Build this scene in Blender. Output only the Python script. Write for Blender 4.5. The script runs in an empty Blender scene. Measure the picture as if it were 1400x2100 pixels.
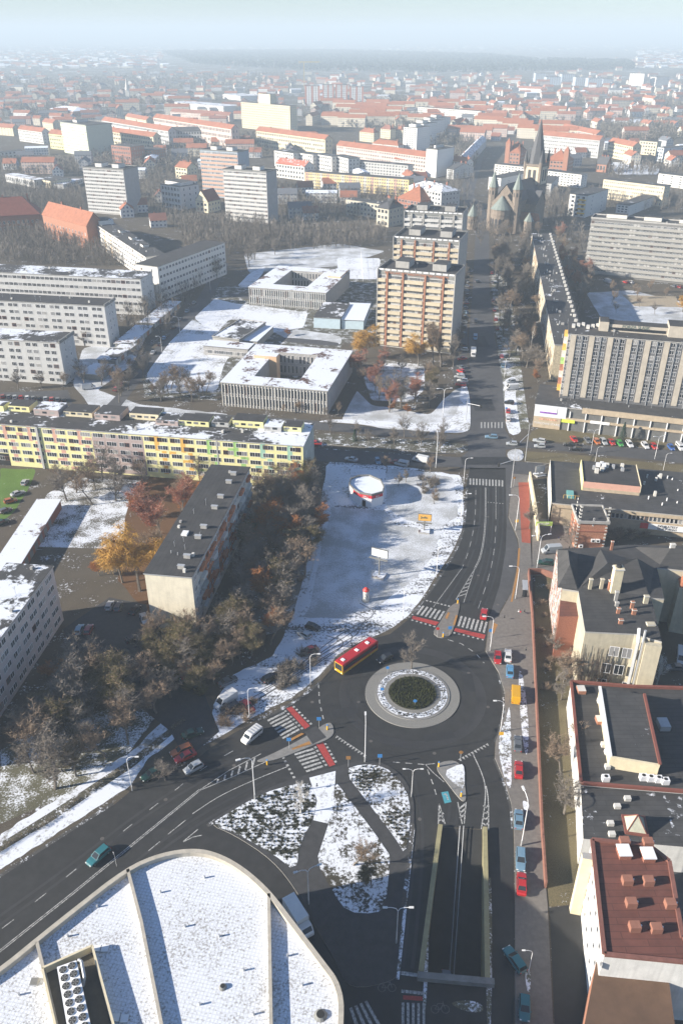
import bpy, bmesh, math, random
from mathutils import Vector, Matrix
from mathutils.geometry import tessellate_polygon
R = math.radians
random.seed(7)
SC = bpy.context.scene
COL = SC.collection
# ---------------- camera, world, sun, exposure ----------------
HC = 125.0; FPX = 1680.0; PIT = R(30.26)
CP, SP = math.cos(PIT), math.sin(PIT)
cd = bpy.data.cameras.new('camera'); cam = bpy.data.objects.new('camera', cd); COL.objects.link(cam)
cam.location = (0, 0, HC); cam.rotation_euler = (R(90) - PIT, 0, 0)
cd.sensor_fit = 'VERTICAL'; cd.sensor_height = 36; cd.lens = FPX / 2100 * 36
cd.clip_start = 1; cd.clip_end = 60000
SC.camera = cam
SUN_EL = R(21); SUN_V = Vector((-math.cos(R(13)) * math.cos(SUN_EL), -math.sin(R(13)) * math.cos(SUN_EL), math.sin(SUN_EL)))
wd = bpy.data.worlds.new('World'); SC.world = wd; wd.use_nodes = True
nt = wd.node_tree; bg = nt.nodes['Background']; sky = nt.nodes.new('ShaderNodeTexSky')
sky.sky_type = 'NISHITA'; sky.sun_disc = False; sky.sun_elevation = SUN_EL
sky.sun_rotation = math.atan2(SUN_V.x, SUN_V.y); sky.air_density = 1.0; sky.dust_density = 0.15; sky.ozone_density = 1.6
tn = nt.nodes.new('ShaderNodeMix'); tn.data_type = 'RGBA'; tn.blend_type = 'MULTIPLY'; tn.inputs[0].default_value = 1; tn.inputs[7].default_value = (.84, 1.0, 1.26, 1)
nt.links.new(sky.outputs[0], tn.inputs[6]); nt.links.new(tn.outputs[2], bg.inputs[0]); bg.inputs[1].default_value = 0.05
sl = bpy.data.lights.new('sun', 'SUN'); sl.energy = 5.0; sl.angle = R(0.6); sl.color = (1, .915, .79)
so = bpy.data.objects.new('sun', sl); COL.objects.link(so); so.rotation_euler = SUN_V.to_track_quat('Z', 'Y').to_euler()
SC.view_settings.view_transform = 'Standard'; SC.view_settings.look = 'None'
SC.view_settings.gamma = 1; SC.view_settings.exposure = 1.3
SC.render.engine = 'CYCLES'; SC.cycles.use_denoising = True
SC.cycles.max_bounces = 5; SC.cycles.volume_bounces = 0; SC.cycles.transparent_max_bounces = 4
# ---------------- photo pixel <-> place ----------------
def G(px, py, z=0.0):
    a = (px - 700) / FPX; b = (1050 - py) / FPX
    d = Vector((a, CP + b * SP, -SP + b * CP))
    t = (z - HC) / d.z
    return Vector((a * t, d.y * t, z))
def PJ(v):
    y = v.y; z = v.z - HC
    zc = y * CP - z * SP
    return 700 + FPX * v.x / zc, 1050 - FPX * (y * SP + z * CP) / zc
def hsolve(px, py, base):
    lo, hi = 0.5, 110.0
    for _ in range(40):
        m = (lo + hi) / 2; g = G(px, py, m)
        if g.y < 0 or PJ(Vector((g.x, g.y, 0)))[1] > base: hi = m
        else: lo = m
    return (lo + hi) / 2
# ---------------- tags ----------------
def tag(o, label=None, cat=None, group=None, kind=None):
    if label: o['label'] = label
    if cat: o['category'] = cat
    if group: o['group'] = group
    if kind: o['kind'] = kind
    return o
def empty(name, loc=(0, 0, 0), rz=0.0, label=None, cat=None, group=None):
    o = bpy.data.objects.new(name, None); COL.objects.link(o); o.location = loc; o.rotation_euler = (0, 0, rz)
    o.empty_display_size = 1
    return tag(o, label, cat, group)
def mob(name, me, parent=None, loc=(0, 0, 0), rz=0.0):
    o = bpy.data.objects.new(name, me); COL.objects.link(o); o.location = loc; o.rotation_euler = (0, 0, rz)
    if parent is not None: o.parent = parent
    return o
def kids(o): return [c for c in list(o.children)]
def copy_tree(o, parent=None):
    c = o.copy(); COL.objects.link(c)
    if parent is not None: c.parent = parent
    for ch in kids(o): copy_tree(ch, c)
    return c
# ---------------- mesh builder ----------------
class MB:
    def __init__(s): s.v = []; s.f = []; s.m = []; s.mats = []; s.T = None
    def mi(s, m):
        if m not in s.mats: s.mats.append(m)
        return s.mats.index(m)
    def add(s, vs, fs, m):
        n = len(s.v); k = s.mi(m)
        if s.T is not None: vs = [s.T @ Vector(v) for v in vs]
        s.v.extend(tuple(v) for v in vs)
        for f in fs: s.f.append(tuple(n + i for i in f)); s.m.append(k)
    def face(s, pts, m): s.add(pts, [tuple(range(len(pts)))], m)
    def box(s, x0, x1, y0, y1, z0, z1, m, mt=None, bot=True):
        v = [(x0, y0, z0), (x1, y0, z0), (x1, y1, z0), (x0, y1, z0), (x0, y0, z1), (x1, y0, z1), (x1, y1, z1), (x0, y1, z1)]
        fs = [(0, 1, 5, 4), (1, 2, 6, 5), (2, 3, 7, 6), (3, 0, 4, 7)]
        if bot: fs.append((3, 2, 1, 0))
        s.add(v, fs, m); s.add(v[4:], [(0, 1, 2, 3)], mt or m)
    def prism(s, pts, z0, z1, m, mt=None, cap=True):
        pts = [(p[0], p[1]) for p in pts]; n = len(pts)
        if sum(pts[i][0] * pts[(i + 1) % n][1] - pts[(i + 1) % n][0] * pts[i][1] for i in range(n)) < 0: pts = pts[::-1]
        v = [(p[0], p[1], z0) for p in pts] + [(p[0], p[1], z1) for p in pts]
        s.add(v, [(i, (i + 1) % n, n + (i + 1) % n, n + i) for i in range(n)], m)
        if cap: s.sheet(pts, z1, mt or m)
    def sheet(s, pts, z, m, holes=()):
        loops = [[Vector((p[0], p[1], 0)) for p in pts]] + [[Vector((p[0], p[1], 0)) for p in h] for h in holes]
        flat = [p for l in loops for p in l]
        tris = tessellate_polygon(loops)
        fs = []
        for t in tris:
            a, b, c = (flat[i] for i in t)
            ar = (b.x - a.x) * (c.y - a.y) - (c.x - a.x) * (b.y - a.y)
            if abs(ar) < 1e-7: continue
            fs.append(tuple(t) if ar > 0 else tuple(reversed(t)))
        s.add([(p.x, p.y, z) for p in flat], fs, m)
    def cyl(s, x, y, z0, z1, r0, r1, n, m, mt=None, cap=True):
        v = []
        for z, r in ((z0, r0), (z1, r1)):
            for i in range(n):
                a = 2 * math.pi * i / n; v.append((x + r * math.cos(a), y + r * math.sin(a), z))
        s.add(v, [(i, (i + 1) % n, n + (i + 1) % n, n + i) for i in range(n)], m)
        if cap and r1 > 0.001: s.add(v[n:], [tuple(range(n))], mt or m)
    def tube(s, path, rad, n, m):
        path = [Vector(p) for p in path]; rings = []
        for i, p in enumerate(path):
            d = (path[min(i + 1, len(path) - 1)] - path[max(i - 1, 0)])
            if d.length < 1e-6: d = Vector((0, 0, 1))
            d.normalize(); u = d.cross(Vector((0.3, 0.2, 1)) if abs(d.z) < .9 else Vector((1, 0, 0))).normalized(); w = d.cross(u)
            r = rad[i] if isinstance(rad, (list, tuple)) else rad
            rings.append([p + (u * math.cos(2 * math.pi * k / n) + w * math.sin(2 * math.pi * k / n)) * r for k in range(n)])
        v = [q for r_ in rings for q in r_]; fs = []
        for i in range(len(path) - 1):
            for k in range(n): fs.append((i * n + k, i * n + (k + 1) % n, (i + 1) * n + (k + 1) % n, (i + 1) * n + k))
        fs.append(tuple(reversed(range(n)))); fs.append(tuple((len(path) - 1) * n + k for k in range(n)))
        s.add(v, fs, m)
    def mesh(s, name, smooth=False):
        me = bpy.data.meshes.new(name); me.from_pydata(s.v, [], s.f)
        for m in s.mats: me.materials.append(m)
        me.polygons.foreach_set('material_index', s.m)
        if smooth: me.polygons.foreach_set('use_smooth', [True] * len(s.f))
        me.update(); return me
    def build(s, name, parent=None, loc=(0, 0, 0), rz=0.0, smooth=False):
        return mob(name, s.mesh(name, smooth), parent, loc, rz)
# ---------------- materials ----------------
_M = {}
def _new(name):
    m = bpy.data.materials.new(name); m.use_nodes = True
    n = m.node_tree; b = n.nodes['Principled BSDF']; return m, n, b
def N(n, t, **k):
    x = n.nodes.new(t)
    for a, v in k.items():
        if a in x.bl_rna.properties: setattr(x, a, v)
        else: x.inputs[a].default_value = v
    return x
def noise(n, scale, detail=4, rough=.6, stretch=None, obj=False):
    g = N(n, 'ShaderNodeTexCoord').outputs['Object'] if obj else N(n, 'ShaderNodeNewGeometry').outputs['Position']
    if stretch:
        mp = N(n, 'ShaderNodeMapping'); mp.inputs['Scale'].default_value = stretch; n.links.new(g, mp.inputs[0]); g = mp.outputs[0]
    t = N(n, 'ShaderNodeTexNoise'); t.inputs['Scale'].default_value = scale; t.inputs['Detail'].default_value = detail; t.inputs['Roughness'].default_value = rough
    n.links.new(g, t.inputs['Vector']); return t.outputs[0]
def ramp(n, src, a, b, va=0.0, vb=1.0):
    r = N(n, 'ShaderNodeMapRange'); r.inputs[1].default_value = a; r.inputs[2].default_value = b; r.inputs[3].default_value = va; r.inputs[4].default_value = vb
    n.links.new(src, r.inputs[0]); return r.outputs[0]
def mixc(n, fac, c1, c2):
    x = N(n, 'ShaderNodeMix', data_type='RGBA')
    for inp, c in ((x.inputs[6], c1), (x.inputs[7], c2)):
        if isinstance(c, tuple): inp.default_value = (*c[:3], 1)
        else: n.links.new(c, inp)
    if isinstance(fac, float): x.inputs[0].default_value = fac
    else: n.links.new(fac, x.inputs[0])
    return x.outputs[2]
def math2(n, op, a, b):
    x = N(n, 'ShaderNodeMath', operation=op)
    for i, c in enumerate((a, b)):
        if isinstance(c, (int, float)): x.inputs[i].default_value = c
        else: n.links.new(c, x.inputs[i])
    return x.outputs[0]
SNOW = (.70, .73, .78)
def mat(name, col, rough=.85, var=.18, scale=.8, metallic=0.0, snow=0.0, sscale=.35, sgrain=3.0, stretch=None, streak=0.0, emit=0, coarse=.0, spec=.5, seam=0.0):
    """name, colour, plus wear noise; snow = share of upward faces under snow in patches"""
    if name in _M: return _M[name]
    m, n, b = _new(name)
    t = noise(n, scale, 5, .65, stretch)
    c = mixc(n, ramp(n, t, .3, .7), tuple(x * (1 - var) for x in col), tuple(min(1, x * (1 + var)) for x in col))
    if coarse:
        t2 = noise(n, .05, 3, .5)
        c = mixc(n, ramp(n, t2, .38, .62, 0, coarse), c, tuple(x * .55 for x in col))
    if streak:
        t3 = noise(n, 1.0, 3, .6, (1.3, 1.3, .08))
        c = mixc(n, ramp(n, t3, .45, .75, 0, streak), c, tuple(x * .45 for x in col))
    if seam:
        bt = N(n, 'ShaderNodeTexBrick'); bt.inputs['Scale'].default_value = 1; bt.inputs['Brick Width'].default_value = 7.0; bt.inputs['Row Height'].default_value = 1.1; bt.inputs['Mortar Size'].default_value = .06
        bt.inputs['Color1'].default_value = (1, 1, 1, 1); bt.inputs['Color2'].default_value = (.78, .78, .78, 1); bt.inputs['Mortar'].default_value = (.45, .45, .45, 1)
        n.links.new(N(n, 'ShaderNodeTexCoord').outputs['Object'], bt.inputs[0]); mm = N(n, 'ShaderNodeMix', data_type='RGBA', blend_type='MULTIPLY'); mm.inputs[0].default_value = seam
        n.links.new(c, mm.inputs[6]); n.links.new(bt.outputs[0], mm.inputs[7]); c = mm.outputs[2]
    rr = rough
    if snow:
        a = noise(n, sscale, 3, .55); g = noise(n, sgrain, 4, .7)
        s_ = math2(n, 'ADD', math2(n, 'MULTIPLY', a, .62), math2(n, 'MULTIPLY', g, .38))
        th = .5 + (.5 - snow) * .42
        f = ramp(n, s_, th - .015, th + .03)
        nz = N(n, 'ShaderNodeSeparateXYZ'); n.links.new(N(n, 'ShaderNodeNewGeometry').outputs['Normal'], nz.inputs[0])
        f = math2(n, 'MULTIPLY', f, ramp(n, nz.outputs[2], .4, .6))
        c = mixc(n, f, c, SNOW)
    n.links.new(c, b.inputs['Base Color']); b.inputs['Roughness'].default_value = rr; b.inputs['Metallic'].default_value = metallic
    b.inputs['Specular IOR Level'].default_value = spec
    _M[name] = m; return m
def plain(name, col, rough=.5, metallic=0.0, coat=0.0, emit=0.0):
    if name in _M: return _M[name]
    m, n, b = _new(name)
    b.inputs['Base Color'].default_value = (*col, 1); b.inputs['Roughness'].default_value = rough; b.inputs['Metallic'].default_value = metallic
    b.inputs['Coat Weight'].default_value = coat
    _M[name] = m; return m
def farwall(name, col, du=3.0, dz=3.0, win=(.16, .19, .24)):
    """plaster wall with a grid of windows, for the far town only"""
    if name in _M: return _M[name]
    m, n, b = _new(name)
    tc = N(n, 'ShaderNodeTexCoord'); sp = N(n, 'ShaderNodeSeparateXYZ'); n.links.new(tc.outputs['Object'], sp.inputs[0])
    sn = N(n, 'ShaderNodeSeparateXYZ'); n.links.new(tc.outputs['Normal'], sn.inputs[0])
    ay = math2(n, 'GREATER_THAN', math2(n, 'ABSOLUTE', sn.outputs[1], 0), .7)
    u = math2(n, 'ADD', math2(n, 'MULTIPLY', sp.outputs[0], ay), math2(n, 'MULTIPLY', sp.outputs[1], math2(n, 'SUBTRACT', 1, ay)))
    fu = math2(n, 'FRACT', math2(n, 'DIVIDE', u, du), 0); fz = math2(n, 'FRACT', math2(n, 'DIVIDE', sp.outputs[2], dz), 0)
    w = math2(n, 'MULTIPLY', math2(n, 'MULTIPLY', math2(n, 'GREATER_THAN', fu, .3), math2(n, 'LESS_THAN', fu, .75)),
              math2(n, 'MULTIPLY', math2(n, 'GREATER_THAN', fz, .32), math2(n, 'LESS_THAN', fz, .8)))
    w = math2(n, 'MULTIPLY', w, math2(n, 'LESS_THAN', math2(n, 'ABSOLUTE', sn.outputs[2], 0), .5))
    c = mixc(n, ramp(n, noise(n, .25, 3), .3, .7), tuple(x * .85 for x in col), tuple(min(1, x * 1.1) for x in col))
    c = mixc(n, w, c, win)
    n.links.new(c, b.inputs['Base Color']); b.inputs['Roughness'].default_value = .8
    _M[name] = m; return m
def glassmat(name, c1, c2, rough=.12):
    if name in _M: return _M[name]
    m, n, b = _new(name)
    oi = N(n, 'ShaderNodeObjectInfo')
    n.links.new(mixc(n, oi.outputs['Random'], c1, c2), b.inputs['Base Color'])
    b.inputs['Roughness'].default_value = rough; b.inputs['Specular IOR Level'].default_value = .4
    _M[name] = m; return m
def snowy(name, under, amount, coarse=.25, grain=2.2, under2=None, ridge=None, lo=0.0, hi=1.0):
    """thin snow over grass or soil: grains in patches"""
    if name in _M: return _M[name]
    m, n, b = _new(name)
    a = noise(n, coarse, 4, .6, ridge); g = noise(n, grain, 3, .75)
    s_ = math2(n, 'ADD', math2(n, 'MULTIPLY', a, .5), math2(n, 'MULTIPLY', g, .5))
    th = .5 + (.5 - amount) * .36
    f = ramp(n, s_, th - .03 - lo * .08, th + .04 + lo * .08, lo, hi)
    u = mixc(n, ramp(n, noise(n, .12, 3), .4, .62), under, under2 or tuple(x * .6 for x in under))
    u = mixc(n, ramp(n, noise(n, 5, 2), .35, .65), u, tuple(x * 1.3 for x in under))
    n.links.new(mixc(n, f, u, SNOW), b.inputs['Base Color']); b.inputs['Roughness'].default_value = .9
    b.inputs['Specular IOR Level'].default_value = .2
    _M[name] = m; return m
W = (.74, .74, .72)
asph = mat('dark_asphalt', (.033, .033, .033), .75, .22, .5, coarse=.35, spec=.35)
asph2 = mat('worn_asphalt', (.085, .085, .088), .8, .2, .4, coarse=.4, spec=.3)
asph_path = mat('path_asphalt', (.05, .05, .052), .85, .2, .8, spec=.3)
paint, n_p, b_p = _new('road_paint')
n_p.links.new(mixc(n_p, ramp(n_p, noise(n_p, 2.6, 5, .75), .36, .60), (.10, .10, .10), (.52, .52, .50)), b_p.inputs['Base Color']); b_p.inputs['Roughness'].default_value = .75
dimpaint = mat('worn_paint', (.13, .13, .13), .8, .4, 3.0)
redpaint = mat('red_road_paint', (.33, .04, .035), .75, .3, 2.6)
bluepaint = mat('blue_road_paint', (.06, .28, .34), .75, .2, 3.0)
kerb = mat('kerb_stone', (.32, .31, .29), .85, .15, 2.0)
paving = mat('concrete_paving', (.17, .155, .14), .85, .2, 1.2, coarse=.3)
pavegrey = mat('grey_paving', (.2, .195, .185), .85, .18, 1.5)
cobble = mat('granite_setts', (.19, .185, .17), .85, .35, 6.0)
ochre = mat('ochre_paving', (.34, .17, .05), .85, .15, 2.0)
redpave = mat('red_cycle_paving', (.30, .075, .045), .85, .15, 1.5, coarse=.2)
brick = mat('red_brick', (.28, .11, .07), .85, .3, 3.5)
brick2 = mat('orange_brick', (.34, .155, .095), .85, .3, 2.5)
conc = mat('grey_concrete', (.36, .35, .33), .85, .14, .6, streak=.25)
conc_d = mat('dark_concrete', (.2, .2, .19), .85, .2, .8, streak=.3)
concw = mat('pale_concrete', (.60, .58, .53), .85, .1, .5, streak=.22)
plasterw = mat('white_plaster', (.66, .64, .60), .85, .06, .6, streak=.12)
plasterc = mat('cream_plaster', (.66, .58, .40), .85, .1, .6, streak=.15)
plastery = mat('pale_yellow_plaster', (.72, .68, .34), .85, .05, .6, streak=.06)
pink = mat('salmon_plaster', (.58, .33, .25), .85, .06, .8)
lilac = mat('mauve_plaster', (.40, .32, .30), .85, .08, .8, streak=.2)
orange = mat('orange_plaster', (.66, .40, .09), .85, .06, .8)
green = mat('leaf_green_plaster', (.30, .50, .16), .85, .06, .8)
teal = mat('sea_green_plaster', (.30, .50, .38), .85, .06, .8)
greyp = mat('grey_plaster', (.42, .42, .41), .85, .08, .6, streak=.15)
beigep = mat('beige_plaster', (.50, .44, .34), .85, .1, .5, streak=.3)
rust = mat('rust_panel', (.45, .16, .07), .85, .12, 1.0)
bitum = mat('bitumen_roof', (.052, .05, .05), .85, .3, .35, coarse=.35, seam=.7)
bitum_s = mat('bitumen_roof_in_snow', (.052, .05, .05), .85, .25, .35, seam=.6, snow=.47, sscale=.09, sgrain=.6)
bitum_f = mat('bitumen_roof_few_snow', (.055, .054, .054), .85, .25, .35, seam=.7, snow=.2, sscale=.1, sgrain=.8)
roof_snow = mat('roof_under_snow', (.10, .055, .045), .85, .25, .6, snow=.66, sscale=.1, sgrain=.7)
tile = mat('red_roof_tiles', (.31, .115, .06), .8, .22, .5)
tiled = mat('dark_red_roof_tiles', (.20, .055, .035), .8, .2, .5)
redroof = mat('oxide_red_felt', (.15, .055, .04), .85, .2, .5, coarse=.35, seam=.7)
darktile = mat('slate_roof', (.07, .07, .075), .7, .2, .8)
copper = mat('green_copper', (.17, .20, .18), .6, .15, .8)
stone = mat('church_stone', (.20, .16, .125), .85, .2, .9, streak=.25)
metal = mat('galvanised_metal', (.45, .46, .47), .5, .08, 2, metallic=.3)
white = plain('white_paint', (.78, .78, .78), .5)
framew = plain('window_frame_white', (.76, .76, .76), .6)
framebr = plain('window_frame_brown', (.25, .1, .06), .6)
black = plain('black_rubber', (.02, .02, .02), .8)
yellowp = plain('signal_yellow', (.8, .45, .02), .5)
GL = [glassmat('window_glass_dark', (.012, .014, .017), (.04, .045, .055), .3), glassmat('window_glass_curtain', (.14, .14, .15), (.34, .33, .31), .4), glassmat('window_glass_grey', (.04, .045, .055), (.11, .12, .13), .3)]
soil = snowy('bare_soil_with_snow', (.085, .072, .055), .2, .12, 1.3)
# ---------------- ground, roads, markings ----------------
def PXL(pts, z=0.0): return [G(x, y, z).xy for x, y in pts]
def struct(name, mb, label=None):
    o = mb.build(name); o['kind'] = 'structure'
    if label: o['label'] = label
    return o
TR = [(907, 1697), (988, 1702), (992, 2012), (868, 1998)]
hole = PXL(TR)
mb = MB()
near = [(-1500, -40), (1500, -40), (1500, 1500), (-1500, 1500)]
mb.sheet(near, 0, soil, [hole])
farg = snowy('far_ground', (.075, .07, .055), .3, .012, .12, (.12, .11, .09))
S_ = 30000
for a, b, c, d in ((-S_, S_, 1500, S_), (-S_, -1500, -40, 1500), (1500, S_, -40, 1500), (-S_, S_, -3000, -40)):
    mb.face([(a, c, 0), (b, c, 0), (b, d, 0), (a, d, 0)], farg)
struct('ground', mb)
def smooth_w(pts):
    r = random.Random(len(pts)); q = []
    for i, a in enumerate(pts):
        b = pts[(i + 1) % len(pts)]; L = math.hypot(b[0] - a[0], b[1] - a[1]); k = max(1, int(L / 14)); q.append(a)
        for j in range(1, k): t = j / k; w = min(2.2, L * .03) * (a[1] / 1100); q.append((a[0] + (b[0] - a[0]) * t + r.uniform(-w, w), a[1] + (b[1] - a[1]) * t + r.uniform(-w, w) * .7))
    return smooth(q, 1)
def area(name, pts, m, z, holes=(), label=None):
    if name in ('snow_lawn', 'snow_yard', 'school_yard', 'leafy_lawn', 'grass_lawn', 'snow_field', 'far_snow_field', 'snow_verge') and len(pts) < 60: pts = smooth_w(pts)
    mb = MB(); mb.sheet(PXL(pts), z, m, [PXL(h) for h in holes]); return struct(name, mb, label)
def slab(name, pts, m, h=.13, z0=0.0, side=None, z1=None, label=None):
    mb = MB(); mb.prism(PXL(pts), z0, h, side or kerb, m); return struct(name, mb, label)
def smooth(pts, k=2, closed=True):
    for _ in range(k):
        q = []; n = len(pts)
        for i in range(n if closed else n - 1):
            a, b = pts[i], pts[(i + 1) % n]
            q.append((a[0] * .75 + b[0] * .25, a[1] * .75 + b[1] * .25)); q.append((a[0] * .25 + b[0] * .75, a[1] * .25 + b[1] * .75))
        if not closed: q = [pts[0]] + q + [pts[-1]]
        pts = q
    return pts
g_snow = snowy('snow_on_lawn', (.13, .125, .10), .5, .12, 2.6, lo=.36, hi=.88)
g_snow2 = snowy('deep_snow_on_lawn', (.14, .13, .1), .68, .12, 1.2, lo=.15)
g_thin = snowy('thin_snow_on_lawn', (.11, .105, .07), .42, .2, 2.4)
g_yard = snowy('yard_snow', (.16, .155, .14), .72, .06, .7, lo=.25)
g_grass = snowy('winter_grass', (.125, .105, .06), .13, .2, 2.4)
g_track = snowy('driven_snow', (.07, .068, .065), .62, .16, 1.5, None, (.35, 1.2, 1))
g_leaf = snowy('leaf_litter', (.11, .06, .03), .12, .2, 1.5)
g_green = snowy('green_lawn', (.10, .17, .035), .1, .2, 1.5)
g_dirt = snowy('dirty_verge', (.085, .08, .06), .35, .3, 1.8)
# snow fields
area('snow_field', [(650, 1060), (675, 945), (760, 948), (860, 962), (945, 975), (950, 1000), (948, 1085), (930, 1125), (898, 1175), (868, 1222), (838, 1262), (800, 1290), (740, 1315), (690, 1345), (655, 1385), (600, 1430), (520, 1470), (470, 1500), (415, 1530), (440, 1440), (475, 1385), (560, 1345), (600, 1265), (628, 1190)], g_track, .008)
area('snow_lawn', [(640, 1060), (672, 1038), (790, 1048), (812, 1078), (905, 1090), (880, 1150), (835, 1200), (770, 1245), (700, 1268), (607, 1266), (628, 1185)], g_snow, .014)
area('snow_lawn', [(668, 952), (720, 955), (716, 1030), (664, 1035)], g_snow2, .014)
area('snow_lawn', [(790, 962), (860, 966), (930, 980), (938, 1060), (900, 1082), (830, 1066), (792, 1040)], g_snow, .014)
g_spk = snowy('speckled_snow', (.10, .09, .07), .54, .16, 2.4)
area('snow_lawn', [(0, 1175), (100, 1010), (160, 980), (300, 985), (330, 1060), (270, 1150), (215, 1185), (150, 1195), (100, 1130), (30, 1120)], g_spk, .008)
area('snow_lawn', [(0, 1540), (60, 1500), (150, 1480), (230, 1450), (300, 1380), (330, 1460), (250, 1560), (120, 1640), (0, 1690)], g_thin, .008)
area('snow_verge', [(0, 1712), (60, 1675), (160, 1612), (270, 1540), (368, 1450), (385, 1462), (400, 1478), (340, 1530), (300, 1560), (270, 1608), (200, 1655), (110, 1715), (0, 1785)], g_snow2, .014)
area('hedge_bed', [(0, 1730), (100, 1668), (270, 1556), (378, 1470), (384, 1480), (275, 1572), (105, 1685), (0, 1748)], g_dirt, .018)
area('school_yard', [(290, 770), (330, 700), (425, 612), (440, 590), (500, 585), (700, 545), (790, 530), (785, 600), (770, 680), (700, 705), (690, 800), (640, 812), (460, 822), (300, 815)], g_dirt, .008)
area('snow_yard', [(300, 770), (335, 712), (395, 655), (455, 690), (480, 715), (458, 752), (446, 800), (330, 808)], g_snow2, .0145)
area('snow_yard', [(485, 588), (512, 560), (545, 545), (540, 560), (512, 590)], g_snow2, .0145)
area('snow_yard', [(560, 680), (620, 676), (700, 690), (700, 706), (600, 700)], g_snow, .0145)
area('snow_yard', [(398, 652), (440, 612), (480, 622), (632, 640), (622, 672), (550, 684), (548, 666), (510, 655), (470, 655), (440, 690)], g_yard, .014)
area('snow_yard', [(690, 528), (780, 530), (775, 572), (694, 572)], g_yard, .014)
area('snow_lawn', [(745, 770), (790, 738), (870, 748), (870, 800), (840, 825), (760, 820)], g_spk, .008)
area('snow_lawn', [(700, 862), (730, 800), (760, 830), (880, 850), (930, 800), (958, 790), (963, 868), (945, 885), (900, 888), (780, 878)], g_snow, .010)
area('snow_lawn', [(150, 790), (160, 745), (170, 715), (230, 700), (300, 690), (270, 750), (200, 800), (290, 830), (470, 850), (200, 850)], g_snow, .010)
area('grass_lawn', [(0, 960), (75, 962), (60, 1000), (30, 1050), (0, 1075)], g_green, .012)
area('leafy_lawn', [(300, 960), (440, 965), (440, 1080), (330, 1280), (240, 1190), (260, 1050)], g_leaf, .012)
area('snow_lawn', [(1200, 600), (1290, 595), (1400, 620), (1400, 680), (1230, 650)], g_snow, .010)
area('play_area_sand', [(1275, 605), (1385, 608), (1392, 630), (1300, 628)], mat('sand', (.33, .27, .19), .9, .2), .016)
area('snow_lawn', [(500, 520), (700, 500), (790, 515), (700, 545), (510, 560)], g_snow, .010)
area('far_snow_field', [(1250, 332), (1290, 333), (1352, 342), (1348, 358), (1262, 358)], g_yard, .02)
area('far_snow_field', [(1236, 240), (1335, 247), (1340, 258), (1240, 248)], g_yard, .02)
area('far_snow_field', [(935, 211), (1050, 207), (1150, 216), (1148, 219), (1050, 211), (940, 215)], g_yard, .02)
area('far_meadow', [(950, 213), (1050, 211), (1140, 219), (1120, 224), (960, 219)], g_grass, .02)
area('snowy_path', smooth([(598, 1266), (622, 1190), (640, 1100), (664, 1042), (684, 1038), (664, 1100), (645, 1190), (632, 1262)], 1), g_snow2, .018)
area('wood_floor', smooth([(470, 1285), (520, 1120), (560, 990), (640, 1000), (662, 1045), (632, 1180), (600, 1255), (560, 1310)]), snowy('wood_floor_soil', (.12, .10, .075), .3, .3, 1.8, lo=.1), .010)
area('trodden_path', smooth([(790, 720), (800, 560), (785, 530), (775, 600), (770, 700)], 1), asph2, .016)
area('yard_path', smooth([(470, 600), (640, 622), (700, 628), (700, 636), (640, 632), (465, 608)], 1), asph2, .018)
area('yard_path', smooth([(560, 690), (690, 700), (700, 712), (560, 698)], 1), asph2, .018)
area('dark_verge', smooth([(440, 822), (452, 800), (470, 835), (690, 845), (705, 800), (720, 720), (735, 700), (740, 790), (700, 850), (500, 842)], 1), soil, .019)
# roads
hole2 = [(905, 1695.5), (990, 1700.5), (994, 2013), (866, 1999)]
main = [(963, 960), (955, 1000), (950, 1085), (934, 1128), (903, 1180), (870, 1228), (842, 1266), (800, 1300), (765, 1310), (715, 1335), (692, 1358), (655, 1400), (605, 1440), (535, 1476), (480, 1503), (430, 1535), (400, 1560), (330, 1588), (280, 1612), (235, 1650), (120, 1722), (0, 1800), (-200, 1930), (-300, 2110), (200, 2150), (700, 2150), (1052, 2140), (1053, 1990), (1053, 1780), (1051, 1700), (1046, 1650), (1031, 1600), (1012, 1555), (1014, 1520), (1033, 1462), (1032, 1420), (1020, 1380), (993, 1335), (1002, 1268), (1024, 1200), (1036, 1130), (1038, 1080), (1036, 960)]
area('asphalt_road', main, asph, .022, [hole2])
area('road_shoulder', [(1036, 965), (1050, 970), (1046, 1010), (1040, 1060), (1060, 1108), (1063, 1140), (1046, 1216), (1020, 1262), (1002, 1268), (1024, 1200), (1036, 1130), (1038, 1080)], asph2, .026)
area('boulevard_road', [(975, 470), (1002, 470), (1003, 600), (1015, 700), (1030, 780), (1034, 880), (1046, 900), (1060, 905), (1400, 925), (1500, 932), (1500, 955), (1400, 950), (1300, 940), (1150, 925), (1075, 918), (1036, 922), (1036, 945), (1110, 950), (1115, 972), (1040, 972), (1036, 962), (962, 962), (940, 958), (800, 955), (640, 945), (640, 918), (760, 925), (870, 934), (945, 938), (960, 925), (958, 905), (900, 900), (780, 893), (640, 880), (400, 862), (400, 846), (640, 862), (780, 878), (940, 892), (964, 880), (962, 800), (960, 700), (968, 600)], asph2, .022)
area('church_street', [(975, 470), (975, 440), (960, 420), (940, 400), (965, 330), (985, 290), (997, 290), (985, 340), (970, 400), (1000, 440), (1002, 470)], asph2, .024)
area('garage_lane', [(200, 850), (260, 790), (330, 700), (400, 620), (450, 540), (470, 540), (430, 620), (350, 700), (290, 780), (235, 850)], asph2, .022)
area('parking_lane', [(925, 560), (955, 560), (958, 700), (960, 780), (930, 790), (925, 700)], asph2, .020)
area('parking_lane', [(0, 805), (140, 800), (150, 830), (0, 832)], asph2, .020)
area('yard_road', [(225, 1225), (300, 1240), (310, 1300), (410, 1400), (450, 1500), (380, 1560), (350, 1500), (150, 1340), (130, 1290)], asph_path, .020)
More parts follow.
